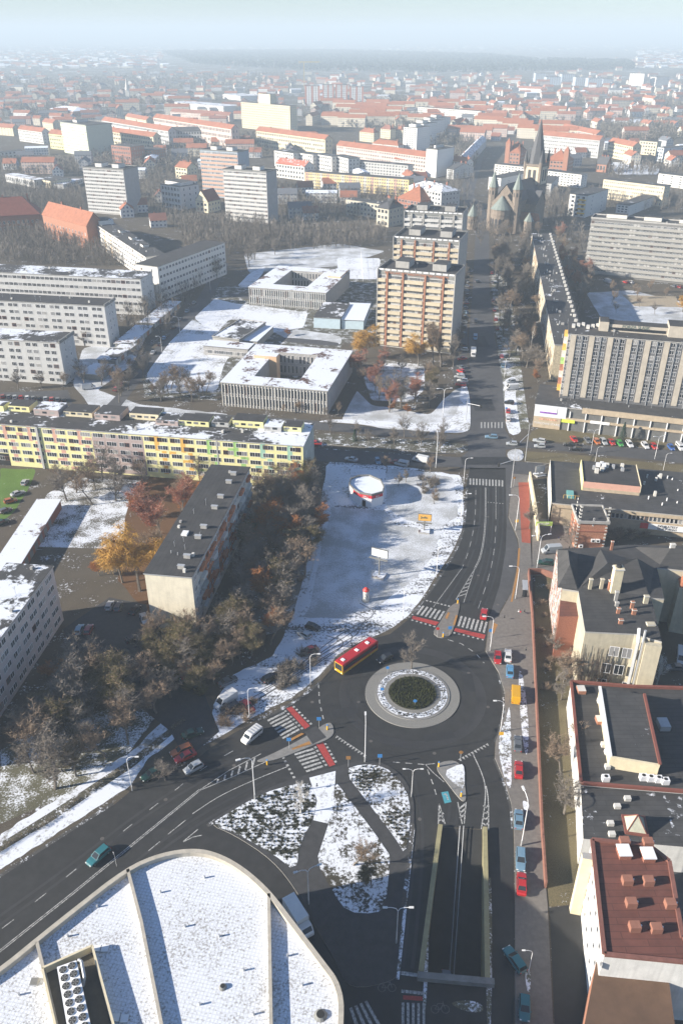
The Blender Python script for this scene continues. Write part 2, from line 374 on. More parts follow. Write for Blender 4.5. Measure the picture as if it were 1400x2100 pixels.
area('boulevard_verge', [(1006, 560), (1040, 560), (1085, 880), (1040, 880), (1020, 720)], g_thin, .010)
area('snow_verge', [(1032, 780), (1055, 770), (1060, 840), (1068, 888), (1046, 894), (1036, 870)], g_snow2, .018)
area('grass_verge', [(1110, 875), (1400, 905), (1500, 912), (1500, 925), (1400, 922), (1080, 903), (1090, 885)], g_grass, .016)
slab('median_strip', [(1075, 926), (1150, 930), (1300, 946), (1500, 962), (1500, 985), (1400, 978), (1115, 950), (1075, 947)], g_grass)
slab('median_strip', smooth([(1037, 930), (1050, 921), (1072, 923), (1073, 946), (1045, 945)]), g_snow)
slab('median_strip', smooth([(640, 886), (780, 898), (940, 908), (960, 915), (957, 927), (930, 931), (780, 920), (640, 910)]), g_dirt)
slab('snow_strip', smooth([(640, 866), (700, 866), (900, 888), (960, 888), (965, 868), (962, 800), (945, 780), (940, 850), (900, 872), (700, 858)]), g_snow2, .10)
# pavements on the east side, garden and grass
slab('sidewalk', [(1050, 972), (1090, 975), (1085, 1060), (1090, 1180), (1096, 1400), (1104, 1600), (1112, 1750), (1122, 1860), (1135, 2140), (1056, 2140), (1055, 1990), (1055, 1780), (1053, 1700), (1048, 1650), (1033, 1600), (1014, 1555), (1016, 1520), (1035, 1462), (1034, 1420), (1022, 1380), (995, 1335), (1004, 1270), (1022, 1263), (1048, 1217), (1065, 1140), (1062, 1106), (1042, 1060)], paving)
slab('forecourt', [(1092, 1062), (1170, 1070), (1180, 1125), (1141, 1130), (1135, 1180), (1090, 1180)], paving, .11)
area('red_cycle_path', [(1062, 990), (1084, 990), (1087, 1115), (1069, 1113)], redpave, .145)
area('ochre_band', [(1062, 1125), (1066, 1125), (1062, 1180), (1050, 1235), (1046, 1235), (1058, 1175)], ochre, .145)
area('ochre_band', [(1012, 1278), (1020, 1282), (1012, 1300), (1008, 1300)], ochre, .145)
g_lane = snowy('snow_between_cars', (.15, .14, .12), .55, .6, 2.0)
area('snow_strip', smooth([(1018, 1520), (1038, 1470), (1045, 1440), (1048, 1550), (1048, 1630), (1030, 1590)]), g_lane, .145)
area('snow_strip', smooth([(1060, 1375), (1072, 1380), (1085, 1500), (1080, 1560), (1070, 1520)]), g_lane, .147)
area('snow_patch', smooth([(1070, 1640), (1086, 1650), (1080, 1665), (1072, 1660)]), g_yard, .145)
area('snow_patch', smooth([(1075, 1985), (1088, 1990), (1086, 2040), (1078, 2030)]), g_thin, .145)
area('garden_grass', [(1096, 1180), (1135, 1180), (1150, 1290), (1170, 1400), (1160, 1480), (1178, 1640), (1200, 1780), (1210, 1850), (1125, 1860), (1114, 1750), (1106, 1600), (1098, 1400)], g_grass, .02)
area('service_yard', [(1126, 1862), (1215, 1850), (1230, 2000), (1220, 2140), (1138, 2140)], asph, .022)
area('dark_yard', [(1270, 1600), (1500, 1620), (1500, 2140), (1220, 2140), (1210, 1850)], asph2, .018)
# islands
slab('planted_island', smooth([(425, 1690), (470, 1660), (540, 1620), (600, 1598), (655, 1582), (700, 1570), (745, 1558), (785, 1563), (824, 1590), (847, 1630), (850, 1680), (840, 1760), (828, 1860), (814, 1990), (810, 2012), (715, 2032), (690, 1975), (640, 1890), (610, 1830), (560, 1765), (480, 1712)], 2), asph_path)
bedm = snowy('planting_bed', (.035, .035, .025), .50, .5, 1.1)
bedm2 = snowy('snowy_planting_bed', (.055, .05, .037), .53, .22, 1.8)
area('planting_bed', smooth([(430, 1692), (475, 1664), (540, 1627), (600, 1610), (636, 1604), (650, 1643), (641, 1683), (615, 1730), (607, 1790), (560, 1752), (480, 1708)], 1), bedm, .155)
area('snowy_path', [(634, 1596), (688, 1582), (684, 1662), (672, 1690), (642, 1683), (650, 1643)], g_snow2, .152)
area('planting_bed', smooth([(703, 1580), (745, 1567), (788, 1573), (820, 1600), (840, 1640), (840, 1700), (830, 1755), (812, 1722), (760, 1655)], 1), bedm2, .155)
area('planting_bed', smooth([(686, 1602), (705, 1625), (796, 1748), (800, 1765), (790, 1860), (770, 1875), (712, 1872), (684, 1833), (648, 1769), (663, 1722), (683, 1662)], 1), bedm2, .155)
area('snow_strip', [(846, 1700), (850, 1700), (830, 1900), (818, 2010), (812, 2010), (824, 1890)], g_spk, .152)
slab('traffic_island', smooth([(520, 1563), (548, 1552), (620, 1516), (672, 1480), (684, 1488), (684, 1512), (640, 1530), (560, 1562)], 2), pavegrey, .15)
area('crossing_pad', [(624, 1503), (648, 1489), (669, 1513), (641, 1527)], asph_path, .165)
area('ochre_band', [(594, 1517), (618, 1504), (624, 1506), (598, 1520)], ochre, .165)
area('ochre_band', [(598, 1536), (634, 1521), (638, 1527), (600, 1539)], ochre, .165)
slab('traffic_island', smooth([(886, 1298), (897, 1284), (910, 1262), (922, 1244), (940, 1234), (943, 1240), (938, 1262), (930, 1288), (922, 1306), (900, 1310)], 1), paving, .15)
area('ochre_band', [(912, 1268), (918, 1256), (922, 1258), (916, 1271)], ochre, .165)
area('ochre_band', [(928, 1282), (934, 1262), (938, 1263), (932, 1284)], ochre, .165)
slab('traffic_island', smooth([(891, 1575), (905, 1562), (940, 1560), (950, 1590), (956, 1640), (950, 1645), (942, 1640), (915, 1605)], 2), pavegrey, .15)
area('snow_patch', smooth([(906, 1585), (945, 1566), (952, 1575), (952, 1620), (935, 1612)], 1), g_snow2, .165)
# roundabout centre
cx, cy = G(845, 1423).xy
rw = (G(941, 1423).x - G(748, 1423).x) / 2
def disc(name, r, h, m, side=None, z0=0.0):
    mb = MB(); mb.prism([(cx + r * math.cos(a * math.pi / 48), cy + r * math.sin(a * math.pi / 48)) for a in range(96)], z0, h, side or kerb, m); return struct(name, mb)
disc('roundabout_apron', rw, .16, cobble)
disc('roundabout_kerb_ring', rw * .79, .26, pavegrey)
disc('roundabout_planting', rw * .74, .30, snowy('ring_planting', (.07, .06, .05), .6, .8, 3.0))
disc('roundabout_setts', rw * .60, .33, cobble)
disc('roundabout_hedge_bed', rw * .51, .36, mat('dark_soil', (.05, .05, .03)))
# underpass
mb = MB(); TL, TRr, BRr, BLl = [G(x, y) for x, y in TR]
dep = 6.0
def z_at(t): return -dep * min(1, t * 1.1)
n = 12; L_ = [TL.lerp(BLl, i / n) for i in range(n + 1)]; R_ = [TRr.lerp(BRr, i / n) for i in range(n + 1)]
for i in range(n):
    z0, z1 = z_at(i / n), z_at((i + 1) / n)
    mb.face([(*L_[i + 1].xy, z1), (*R_[i + 1].xy, z1), (*R_[i].xy, z0), (*L_[i].xy, z0)], asph)
struct('underpass_ramp', mb)
mb = MB(); lw = mat('ochre_concrete_wall', (.30, .27, .15), .85, .15, .6, streak=.3)
def wallrun(mb, pts, zb, zt, th, m):
    for i in range(len(pts) - 1):
        a, b = Vector(pts[i][:2]), Vector(pts[i + 1][:2]); d = (b - a).normalized(); nn = Vector((-d.y, d.x)) * th / 2
        q = [a - nn, b - nn, b + nn, a + nn]; mb.prism(q, zb if not callable(zb) else zb(i), zt, m)
wallrun(mb, [p.xy - Vector((.45, 0)) for p in L_], -dep - .2, .9, .8, lw)
o = mb.build('retaining_wall'); tag(o, 'ochre retaining wall along the west edge of the sunken road ramp', 'retaining wall', 'retaining walls of the underpass')
mb = MB(); wallrun(mb, [p.xy + Vector((.45, 0)) for p in R_], -dep - .2, .9, .8, lw)
o = mb.build('retaining_wall'); tag(o, 'sunlit ochre retaining wall along the east edge of the sunken road ramp', 'retaining wall', 'retaining walls of the underpass')
mb = MB()
for off in (-.35, .35):
    pts = [L_[i].lerp(R_[i], .48) + Vector((off, 0, 0)) for i in range(n + 1)]
    for i in range(n):
        a, b = pts[i], pts[i + 1]; z0, z1 = z_at(i / n), z_at((i + 1) / n)
        mb.tube([(a.x, a.y, z0 + .75), (b.x, b.y, z1 + .75)], .07, 4, metal); mb.tube([(a.x, a.y, z0), (a.x, a.y, z0 + .75)], .06, 4, metal)
o = mb.build('guard_rail'); tag(o, 'double steel guard rail down the middle of the sunken ramp', 'guard rail')
mb = MB(); a, b = BLl + Vector((-1, -.6, 0)), BRr + Vector((1.4, -.6, 0)); d = (b - a); L = d.length
mb.box(0, L, -.5, .5, -dep, 1.0, conc_d); o = mb.build('portal_beam', None, a, math.atan2(d.y, d.x)); tag(o, 'pale concrete parapet over the mouth of the underpass', 'parapet')
# markings
mk = MB()
ZM = .034
def strip(mb, pts, w, m, z=ZM):
    pts = [Vector(p) for p in pts]
    for i in range(len(pts) - 1):
        a, b = pts[i], pts[i + 1]; d = b - a
        if d.length < .02: continue
        d.normalize(); nn = Vector((-d.y, d.x)) * w / 2
        mb.sheet([a - nn, b - nn, b + nn, a + nn], z, m)
def line(px, w=.16, dash=None, m=None, z=ZM, sm=0, off=0.0):
    if sm: px = smooth(px, sm, False)
    pts = [Vector(p) for p in PXL(px)]
    if off:
        q = []
        for i, p in enumerate(pts):
            d = (pts[min(i + 1, len(pts) - 1)] - pts[max(i - 1, 0)]).normalized(); q.append(p + Vector((-d.y, d.x)) * off)
        pts = q
    if not dash: strip(mk, pts, w, m or paint, z); return
    on, offl = dash; seg = []; L = 0; cur = [pts[0]]; state = True; rem = on
    for i in range(len(pts) - 1):
        a, b = pts[i], pts[i + 1]; l = (b - a).length; pos = 0
        while l - pos > rem:
            pos += rem; p = a.lerp(b, pos / l)
            if state: cur.append(p); strip(mk, cur, w, m or paint, z)
            state = not state; cur = [p]; rem = on if state else offl
        rem -= l - pos
        if state: cur.append(b)
    if state and len(cur) > 1: strip(mk, cur, w, m or paint, z)
def zebra(a0, a1, b0, b1, n, duty=.5, z=ZM):
    A0, A1, B0, B1 = [Vector(p) for p in PXL([a0, a1, b0, b1])]
    for i in range(n):
        t0 = i / (n - 1 + duty); t1 = t0 + duty / (n - 1 + duty)
        mk.sheet([A0.lerp(B0, t0), A1.lerp(B1, t0), A1.lerp(B1, t1), A0.lerp(B0, t1)], z, paint)
def squares(a, b, n, s=.5):
    A, B = [Vector(p) for p in PXL([a, b])]; d = (B - A).normalized(); nn = Vector((-d.y, d.x)) * s / 2
    for i in range(n):
        c = A.lerp(B, i / (n - 1)); mk.sheet([c - d * s / 2 - nn, c + d * s / 2 - nn, c + d * s / 2 + nn, c - d * s / 2 + nn], ZM, paint)
zebra((547.6, 1477), (582, 1460), (580.6, 1516), (615, 1497), 7)
mk.sheet(PXL([(587, 1453), (598, 1449), (635.6, 1489), (625, 1495.4)]), ZM, redpaint)
squares((602.6, 1450), (637, 1484.4), 7); squares((585.6, 1458.5), (619, 1494), 7)
zebra((603, 1546), (642, 1534), (629, 1584), (663, 1573), 6)
mk.sheet(PXL([(648, 1527), (662, 1523), (687.4, 1568.5), (675, 1572.4)]), ZM, redpaint)
squares((667, 1526), (688, 1562), 6); squares((646.6, 1533), (667.8, 1569), 6); squares((581, 1554), (602.6, 1594), 6)
zebra((866, 1242), (852, 1260), (912, 1254), (901, 1272), 6)
mk.sheet(PXL([(846, 1263), (900, 1276), (893, 1283), (844, 1269)]), ZM, redpaint)
squares((875, 1232), (920, 1243), 7)
zebra((944, 1263), (937, 1284), (999, 1276), (993, 1298), 7)
mk.sheet(PXL([(933, 1288), (995, 1302), (992, 1311), (930, 1294)]), ZM, redpaint)
squares((931, 1298), (989, 1312), 7); squares((845, 1272), (890, 1285), 6)
zebra((962, 981), (962, 994), (1031, 985), (1031, 998), 11)
zebra((985, 866), (985, 878), (1030, 866), (1030, 878), 7, .4)
squares((1000, 1030), (1030, 1033), 6, .35)
line([(995, 1000), (995, 1080), (986, 1140), (973, 1166)], .14, sm=2, off=.15); line([(995, 1000), (995, 1080), (986, 1140), (973, 1166)], .14, sm=2, off=-.15)
line([(973, 1166), (934, 1230)], .16); line([(973, 1166), (950, 1236)], .16)
for t in (.25, .38, .51, .64, .77, .9):
    a = (973 - 39 * t, 1166 + 64 * t); b = (973 - 23 * t * .82, 1166 + 70 * t * .82); line([a, b], .3)
line([(975, 1005), (974, 1060), (968, 1100), (958, 1138), (947, 1165)], .14, (3.2, 3), sm=2); line([(947, 1165), (888, 1245)], .14)
line([(1016, 998), (1016, 1065)], .14); line([(1016, 1078), (1013, 1130), (1003, 1180), (980, 1248)], .14, (3.4, 3), sm=2)
line([(653, 1404), (655, 1440), (663, 1475)], .22, (1.2, 1.2)); line([(918, 1312), (945, 1320), (975, 1340), (992, 1360)], .22, (1.4, 1.4))
# west road
for off in (.16, -.16): line([(-150, 2070), (0, 1951), (150, 1832), (265, 1738), (410, 1620)], .15, off=off)
line([(410, 1620), (470, 1580), (535, 1546)], .16); line([(410, 1621), (480, 1592), (550, 1560)], .16)
for t in (.3, .42, .54, .66, .78, .9): line([(410 + 125 * t, 1620 - 74 * t), (410 + 140 * t * .85, 1621 - 61 * t * .85)], .35)
line([(395, 1669), (450, 1632), (520, 1600), (590, 1572)], .16, sm=2)
for s in (((5, 1904), (29, 1886)), ((72, 1850), (95, 1832)), ((136, 1799), (157, 1782)), ((253, 1705), (272, 1690)), ((307, 1661), (325, 1647)), ((359, 1621), (376, 1607)), ((460, 1550), (478, 1540)), ((410, 1581), (425, 1571)), ((305, 1745), (328, 1726)), ((345, 1711), (381, 1682))): line(s, .16)
line([(376, 1726), (406, 1701)], .16); line([(376, 1727), (395, 1717), (414, 1713)], .16)
# give-way teeth and south arm
def teeth(px, n, s=.62):
    pts = [Vector(p) for p in PXL(px)]
    A, B = pts; d = (B - A).normalized(); nn = Vector((-d.y, d.x))
    for i in range(n):
        c = A.lerp(B, (i + .5) / n); mk.sheet([c - d * s / 2, c + d * s / 2, c - nn * s * 1.3], ZM, paint)
teeth([(690, 1508), (752, 1550)], 11); teeth([(938, 1558), (1000, 1524)], 10)
line([(806, 1563), (870, 1568)], .2, (1.3, 1.1)); line([(872, 1568), (891, 1566)], .16); line([(872, 1568), (888, 1585), (910, 1604)], .16)
line([(876, 1578), (888, 1610), (897, 1640)], .2, (1.3, 1.2))
line([(969, 1546), (985, 1580), (995, 1610), (994, 1650), (986, 1700)], .2, sm=2); line([(996, 1612), (1001, 1640), (1001, 1703)], .2, sm=1)
for t in (1652, 1664, 1676, 1688):
    line([(990, t), (995, t + 5), (1000, t)], .3)
line([(900, 1648), (898, 1690)], .2); line([(900, 1648), (912, 1690)], .2)
for t in (1668, 1676, 1684): line([(899, t), (904, t - 4), (909, t + 2)], .3)
line([(938, 1645), (947, 1690)], .2); line([(955, 1645), (951, 1690)], .2)
for t in (1652, 1662, 1672): line([(942, t + 6), (953, t - 3)], .35)
mk.sheet(PXL([(904, 1625), (918, 1623), (925, 1645), (911, 1648)]), ZM, bluepaint)
line([(909, 1630), (914, 1628), (918, 1640)], .25, z=ZM + .008)
# near crossings at the frame's lower edge
zebra((823, 2056), (823, 2110), (871, 2058), (871, 2110), 5)
squares((826, 1996), (868, 2002), 6, .6); squares((826, 2033), (866, 2037), 6, .5)
mk.sheet(PXL([(826, 2041), (866, 2044), (866, 2053), (826, 2050)]), ZM, redpaint)
zebra((716, 2068), (730, 2110), (752, 2052), (785, 2110), 4)
area('snow_patch', smooth([(918, 2056), (960, 2050), (990, 2060), (990, 2078), (950, 2074)]), g_thin, .03)
area('snow_patch', smooth([(1000, 1800), (1008, 1800), (1008, 2100), (998, 2120), (996, 2000)], 1), g_thin, .030)
area('snow_patch', smooth([(875, 1880), (881, 1880), (872, 2100), (864, 2100)], 1), g_thin, .030)
def bicycle_mark(px, py, s=1.0):
    c = G(px, py); 
    for dx in (-.55, .55):
        ring = [(c.x + dx * s + .42 * s * math.cos(a * math.pi / 6), c.y + .42 * s * math.sin(a * math.pi / 6)) for a in range(13)]
        strip(mk, ring, .09, dimpaint)
    for p in (((-.55, 0), (-.2, .6)), ((-.2, .6), (.4, .6)), ((.4, .6), (.55, 0)), ((.4, .6), (0, 0)), ((0, 0), (-.55, 0)), ((.4, .6), (.35, .85))):
        strip(mk, [(c.x + a * s, c.y + b * s) for a, b in p], .09, dimpaint)
bicycle_mark(793, 2026, 1.4); bicycle_mark(902, 2070, 1.4)
# patches, manholes and slush
pr = random.Random(4); asph_n = mat('fresh_asphalt_patch', (.022, .022, .023), .7, .2, .8); asph_l = mat('polished_asphalt', (.037, .036, .036), .65, .3, .2, coarse=.6)
def blob(px, py, w, h, m, z, name, rot=0):
    c = G(px, py); mb = MB(); pts = []
    for k in range(10):
        a = k * math.pi / 5; r = pr.uniform(.75, 1.1); x, y = w * r * math.cos(a), h * r * math.sin(a); pts.append((c.x + x * math.cos(rot) - y * math.sin(rot), c.y + x * math.sin(rot) + y * math.cos(rot)))
    mb.sheet(pts, z, m); struct(name, mb)
def rect(px, py, w, h, m, z, name, rot=0):
    c = G(px, py); mb = MB(); mb.sheet([(c.x + x * math.cos(rot) - y * math.sin(rot), c.y + x * math.sin(rot) + y * math.cos(rot)) for x, y in ((-w, -h), (w, -h), (w, h), (-w, h))], z, m); struct(name, mb)
for a in ((1000, 945, 9, 3, 0), (900, 925, 5, 2.2, 0), (990, 1120, 4, 1.2, .2), (705, 1460, 3, 1.2, .3), (960, 1400, 1.2, 3, 0), (560, 1540, 4, 1, .55), (300, 1700, 6, 1.4, .6), (990, 830, 4, 6, 0), (985, 700, 3, 8, 0), (900, 1510, 3.2, 1.0, .2), (660, 1600, 2, .8, .5), (160, 1860, 5, 1.5, .65)): rect(a[0], a[1], a[2], a[3], asph_n, .027, 'asphalt_patch', a[4])
mb = MB()
for rr0, w_ in ((rw * 1.45, 2.2),):
    ringp = [(cx + rr0 * math.cos(t * math.pi / 40), cy + rr0 * math.sin(t * math.pi / 40)) for t in range(81)]
    strip(mb, ringp, w_, asph_l, .0245)
struct('tyre_polished_lane', mb)
for px_ in ([(980, 1000), (978, 1080), (960, 1150), (905, 1240)], [(1006, 1000), (1005, 1090), (995, 1160), (965, 1240)], [(1026, 1000), (1026, 1090), (1010, 1180), (988, 1240)], [(-100, 1960), (150, 1780), (330, 1640), (520, 1540)], [(-60, 2060), (180, 1860), (370, 1700), (560, 1600)], [(840, 1590), (862, 1700), (845, 1900), (835, 1985)], [(930, 1350 + 300), (928, 1680), (925, 1690)]):
    mb = MB(); P_ = [Vector(p) for p in PXL(smooth(px_, 2, False))]
    for off in (-.75, .75):
        q = []
        for i, p in enumerate(P_): d = (P_[min(i + 1, len(P_) - 1)] - P_[max(i - 1, 0)]).normalized(); q.append(p + Vector((-d.y, d.x)) * off)
        strip(mb, q, .55, asph_l, .0245)
    struct('tyre_polished_lane', mb)
for px_, py_ in ((960, 1380), (735, 1440), (640, 1440), (890, 1545), (980, 1180), (1000, 1060), (480, 1570), (340, 1640), (210, 1720), (860, 1680), (1020, 1240), (985, 900), (760, 1520), (1000, 1450)):
    c = G(px_, py_); mb = MB(); mb.sheet([(c.x + .38 * math.cos(k * math.pi / 6), c.y + .38 * math.sin(k * math.pi / 6)) for k in range(12)], .032, mat('manhole_iron', (.10, .09, .08), .6, .2)); struct('manhole_cover', mb)
slush = snowy('kerb_slush', (.07, .068, .065), .3, .5, 1.8)
for px_ in ([(957, 1000), (951, 1085), (936, 1126), (905, 1178), (872, 1226), (844, 1264)], [(1015, 1522), (1034, 1462), (1033, 1422), (1021, 1382)], [(1052, 1700), (1047, 1650), (1032, 1600), (1013, 1556)], [(232, 1648), (118, 1720), (0, 1797), (-60, 1835)], [(540, 1474), (608, 1438), (657, 1398)], [(425, 1694), (470, 1663), (540, 1623)], [(846, 1690), (838, 1770), (826, 1860)], [(640, 919), (760, 926), (870, 935)]):
    mb = MB(); strip(mb, PXL(smooth(px_, 2, False)), .7, slush, .0275 if px_[0][0] != 846 else .156); struct('kerb_slush', mb)
for i in range(9):
    a = [(870 - i * 9 - 130, 1240 + i * 8), (780 - i * 8, 1262 + i * 7), (700 - i * 6, 1300 + i * 8), (600 - i * 10, 1370 + i * 9), (540 - i * 6, 1410 + i * 6)]
    if i % 2 == 0: mb = MB(); strip(mb, PXL(smooth([(x + pr.uniform(-5, 5), y + pr.uniform(-4, 4)) for x, y in a], 2, False)), .28, mat('tyre_track_slush', (.16, .16, .17), .8, .3, 1), .0185); struct('tyre_track', mb)
struct('road_markings', mk, 'white road markings, zebra crossings and red crossing bands')
# ---------------- building kit ----------------
TXT = {}
for txt, size in (('WROCLAW JEST NASZYM SWIATEM I MIEJSCEM', 1.35), ('FORZA SLASK', 1.5), ('PLAC', 1.2), ('TYPICOWE STAREJ', 1.1), ('DELIKATESY', 1.0), ('SKUP POLONY', .8), ('SKLEP', 1.1), ('GRILL', .7), ('BAR', .7), ('Jadlo', 1.0)):
    cu = bpy.data.curves.new('t', 'FONT'); cu.body = txt; cu.size = size; cu.extrude = .03; cu.align_x = 'CENTER'; cu.align_y = 'CENTER'
    t = bpy.data.objects.new('t', cu); COL.objects.link(t)
    dg = bpy.context.evaluated_depsgraph_get(); TXT[txt] = bpy.data.meshes.new_from_object(t.evaluated_get(dg)); bpy.data.objects.remove(t)
def body_mesh(s):
    me = bpy.data.meshes.new('person'); bm = bmesh.new(); sk = bm.verts.layers.skin.verify(); J = {}
    def v(n_, co, r):
        q = bm.verts.new(co); q[sk].radius = (r, r); J[n_] = q
    v('pel', (0, 0, .93), .145); v('wst', (0, 0, 1.08), .13); v('chs', (.01, 0, 1.32), .165); v('nck', (.02, 0, 1.47), .06); v('hd0', (.035, 0, 1.55), .085); v('hd1', (.04, 0, 1.68), .095)
    for k, sd, q in (('l', .1, s), ('r', -.1, -s)):
        v('hip' + k, (q * .15, sd, .86), .105); v('kne' + k, (q * .55 + .04, sd, .48), .07); v('ank' + k, (q, sd, .09), .05); v('toe' + k, (q + .17, sd, .05), .04)
        v('sho' + k, (0, sd * 1.9, 1.40), .075); v('elb' + k, (-q * .35, sd * 2.5, 1.13), .052); v('wri' + k, (-q * .6 + .08, sd * 2.5, .90), .037); v('hnd' + k, (-q * .68 + .1, sd * 2.5, .80), .045)
    E = [('pel', 'wst'), ('wst', 'chs'), ('chs', 'nck'), ('nck', 'hd0'), ('hd0', 'hd1')]
    for k in 'lr': E += [('pel', 'hip' + k), ('hip' + k, 'kne' + k), ('kne' + k, 'ank' + k), ('ank' + k, 'toe' + k), ('chs', 'sho' + k), ('sho' + k, 'elb' + k), ('elb' + k, 'wri' + k), ('wri' + k, 'hnd' + k)]
    for a, b in E: bm.edges.new((J[a], J[b]))
    bm.to_mesh(me); bm.free(); o = mob('p', me); o.modifiers.new('s', 'SKIN'); m2 = o.modifiers.new('u', 'SUBSURF'); m2.levels = 1; m2.render_levels = 1
    dg = bpy.context.evaluated_depsgraph_get(); r = bpy.data.meshes.new_from_object(o.evaluated_get(dg)); bpy.data.objects.remove(o); return r
BODY = {s: body_mesh(s) for s in (.1, .12, .15, .2, .22, .25, .3)}
_wm = {}
def win_mesh(w, h, mull, g, fr=framew, key='w'):
    k = (round(w, 2), round(h, 2), mull, g, fr.name)
    if k in _wm: return _wm[k]
    mb = MB(); f = .072
    mb.face([(f, -.03, f), (w - f, -.03, f), (w - f, -.03, h - f), (f, -.03, h - f)], GL[g])
    def bar(x0, x1, z0, z1): mb.box(x0, x1, -.07, 0.0, z0, z1, fr)
    bar(0, w, 0, f); bar(0, w, h - f, h); bar(0, f, f, h - f); bar(w - f, w, f, h - f)
    for i in range(mull):
        x = w * (i + 1) / (mull + 1); bar(x - f * .45, x + f * .45, f, h - f)
    _wm[k] = mb.mesh('window'); return _wm[k]
def axes(side, L, D):
    """origin, along-vector, rotation about z for a facade, local frame"""
    return {'f': ((0, 0), (1, 0), 0.0), 'r': ((L, 0), (0, 1), R(90)), 'l': ((0, D), (0, -1), R(-90)), 'b': ((L, D), (-1, 0), R(180))}[side]
def put_windows(root, wins, name='window', cap=100):
    """wins: (x, y, z, rz, mesh); the largest-showing ones are parts, the rest one part"""
    if not wins: return
    M0 = Matrix.Translation(root.location) @ Matrix.Rotation(root.rotation_euler.z, 4, 'Z')
    def key(w):
        p = M0 @ Vector(w[:3]); q = PJ(p)
        return (p - cam.location).length + (0 if -20 < q[0] < 1420 and q[1] < 2120 else 2000)
    wins.sort(key=key)
    for x, y, z, rz, me in wins[:cap]: mob(name, me, root, (x, y, z), rz)
    if len(wins) > cap:
        mb = MB()
        for x, y, z, rz, me in wins[cap:]:
            mb.T = Matrix.Translation((x, y, z)) @ Matrix.Rotation(rz, 4, 'Z')
            vs = [v.co for v in me.vertices]
            for p in me.polygons: mb.add([vs[i] for i in p.vertices], [tuple(range(len(p.vertices)))], me.materials[p.material_index])
        o = mb.build(name, root); o['kind'] = 'stuff'
rnd = random.Random(11); rv = random.Random(31)
def gchoice(wts=(8, 2, 2)): return rnd.choices((0, 1, 2), wts)[0]
def facade(wins, side, L, D, spec, hb=None):
    """spec: c columns, r rows, w,h size, z0 first sill, fh storey, x0/x1 margins, m mullions, pair (group 2), skip fn, brown share"""
    (ox, oy), (dx, dy), rz = axes(side, L, D); ln = L if side in 'fb' else D
    c, r = spec.get('c', 8), spec.get('r', 5); w, h = spec.get('w', 1.6), spec.get('h', 1.45)
    x0, x1 = spec.get('x0', .8), ln - spec.get('x1', spec.get('x0', .8)); fh = spec.get('fh') or ((hb - .5) / r if hb else 2.8); z0 = spec['z0'] if (spec.get('fh') or r == 1 or not hb) else fh * .36; h = h if spec.get('fh') or r == 1 else min(h, fh * .6)
    st = (x1 - x0) / c
    for j in range(r):
        for i in range(c):
            if spec.get('skip') and spec['skip'](i, j): continue
            if spec.get('pair'): u = x0 + st * i + (st * .5 - w - .15 if i % 2 == 0 else st * .5 - w * 0 - st * .35 + .0) if False else x0 + st * (i + .5) - w / 2 + (st * .12 if i % 2 == 0 else -st * .12)
            else: u = x0 + st * (i + .5) - w / 2
            fr = framebr if rnd.random() < spec.get('brown', .06) else framew
            me = win_mesh(w, h, spec.get('m', 1), gchoice(spec.get('gw', (8, 2, 2))), fr)
            wins.append((ox + dx * u + (0.0), oy + dy * u, z0 + fh * j, rz, me))
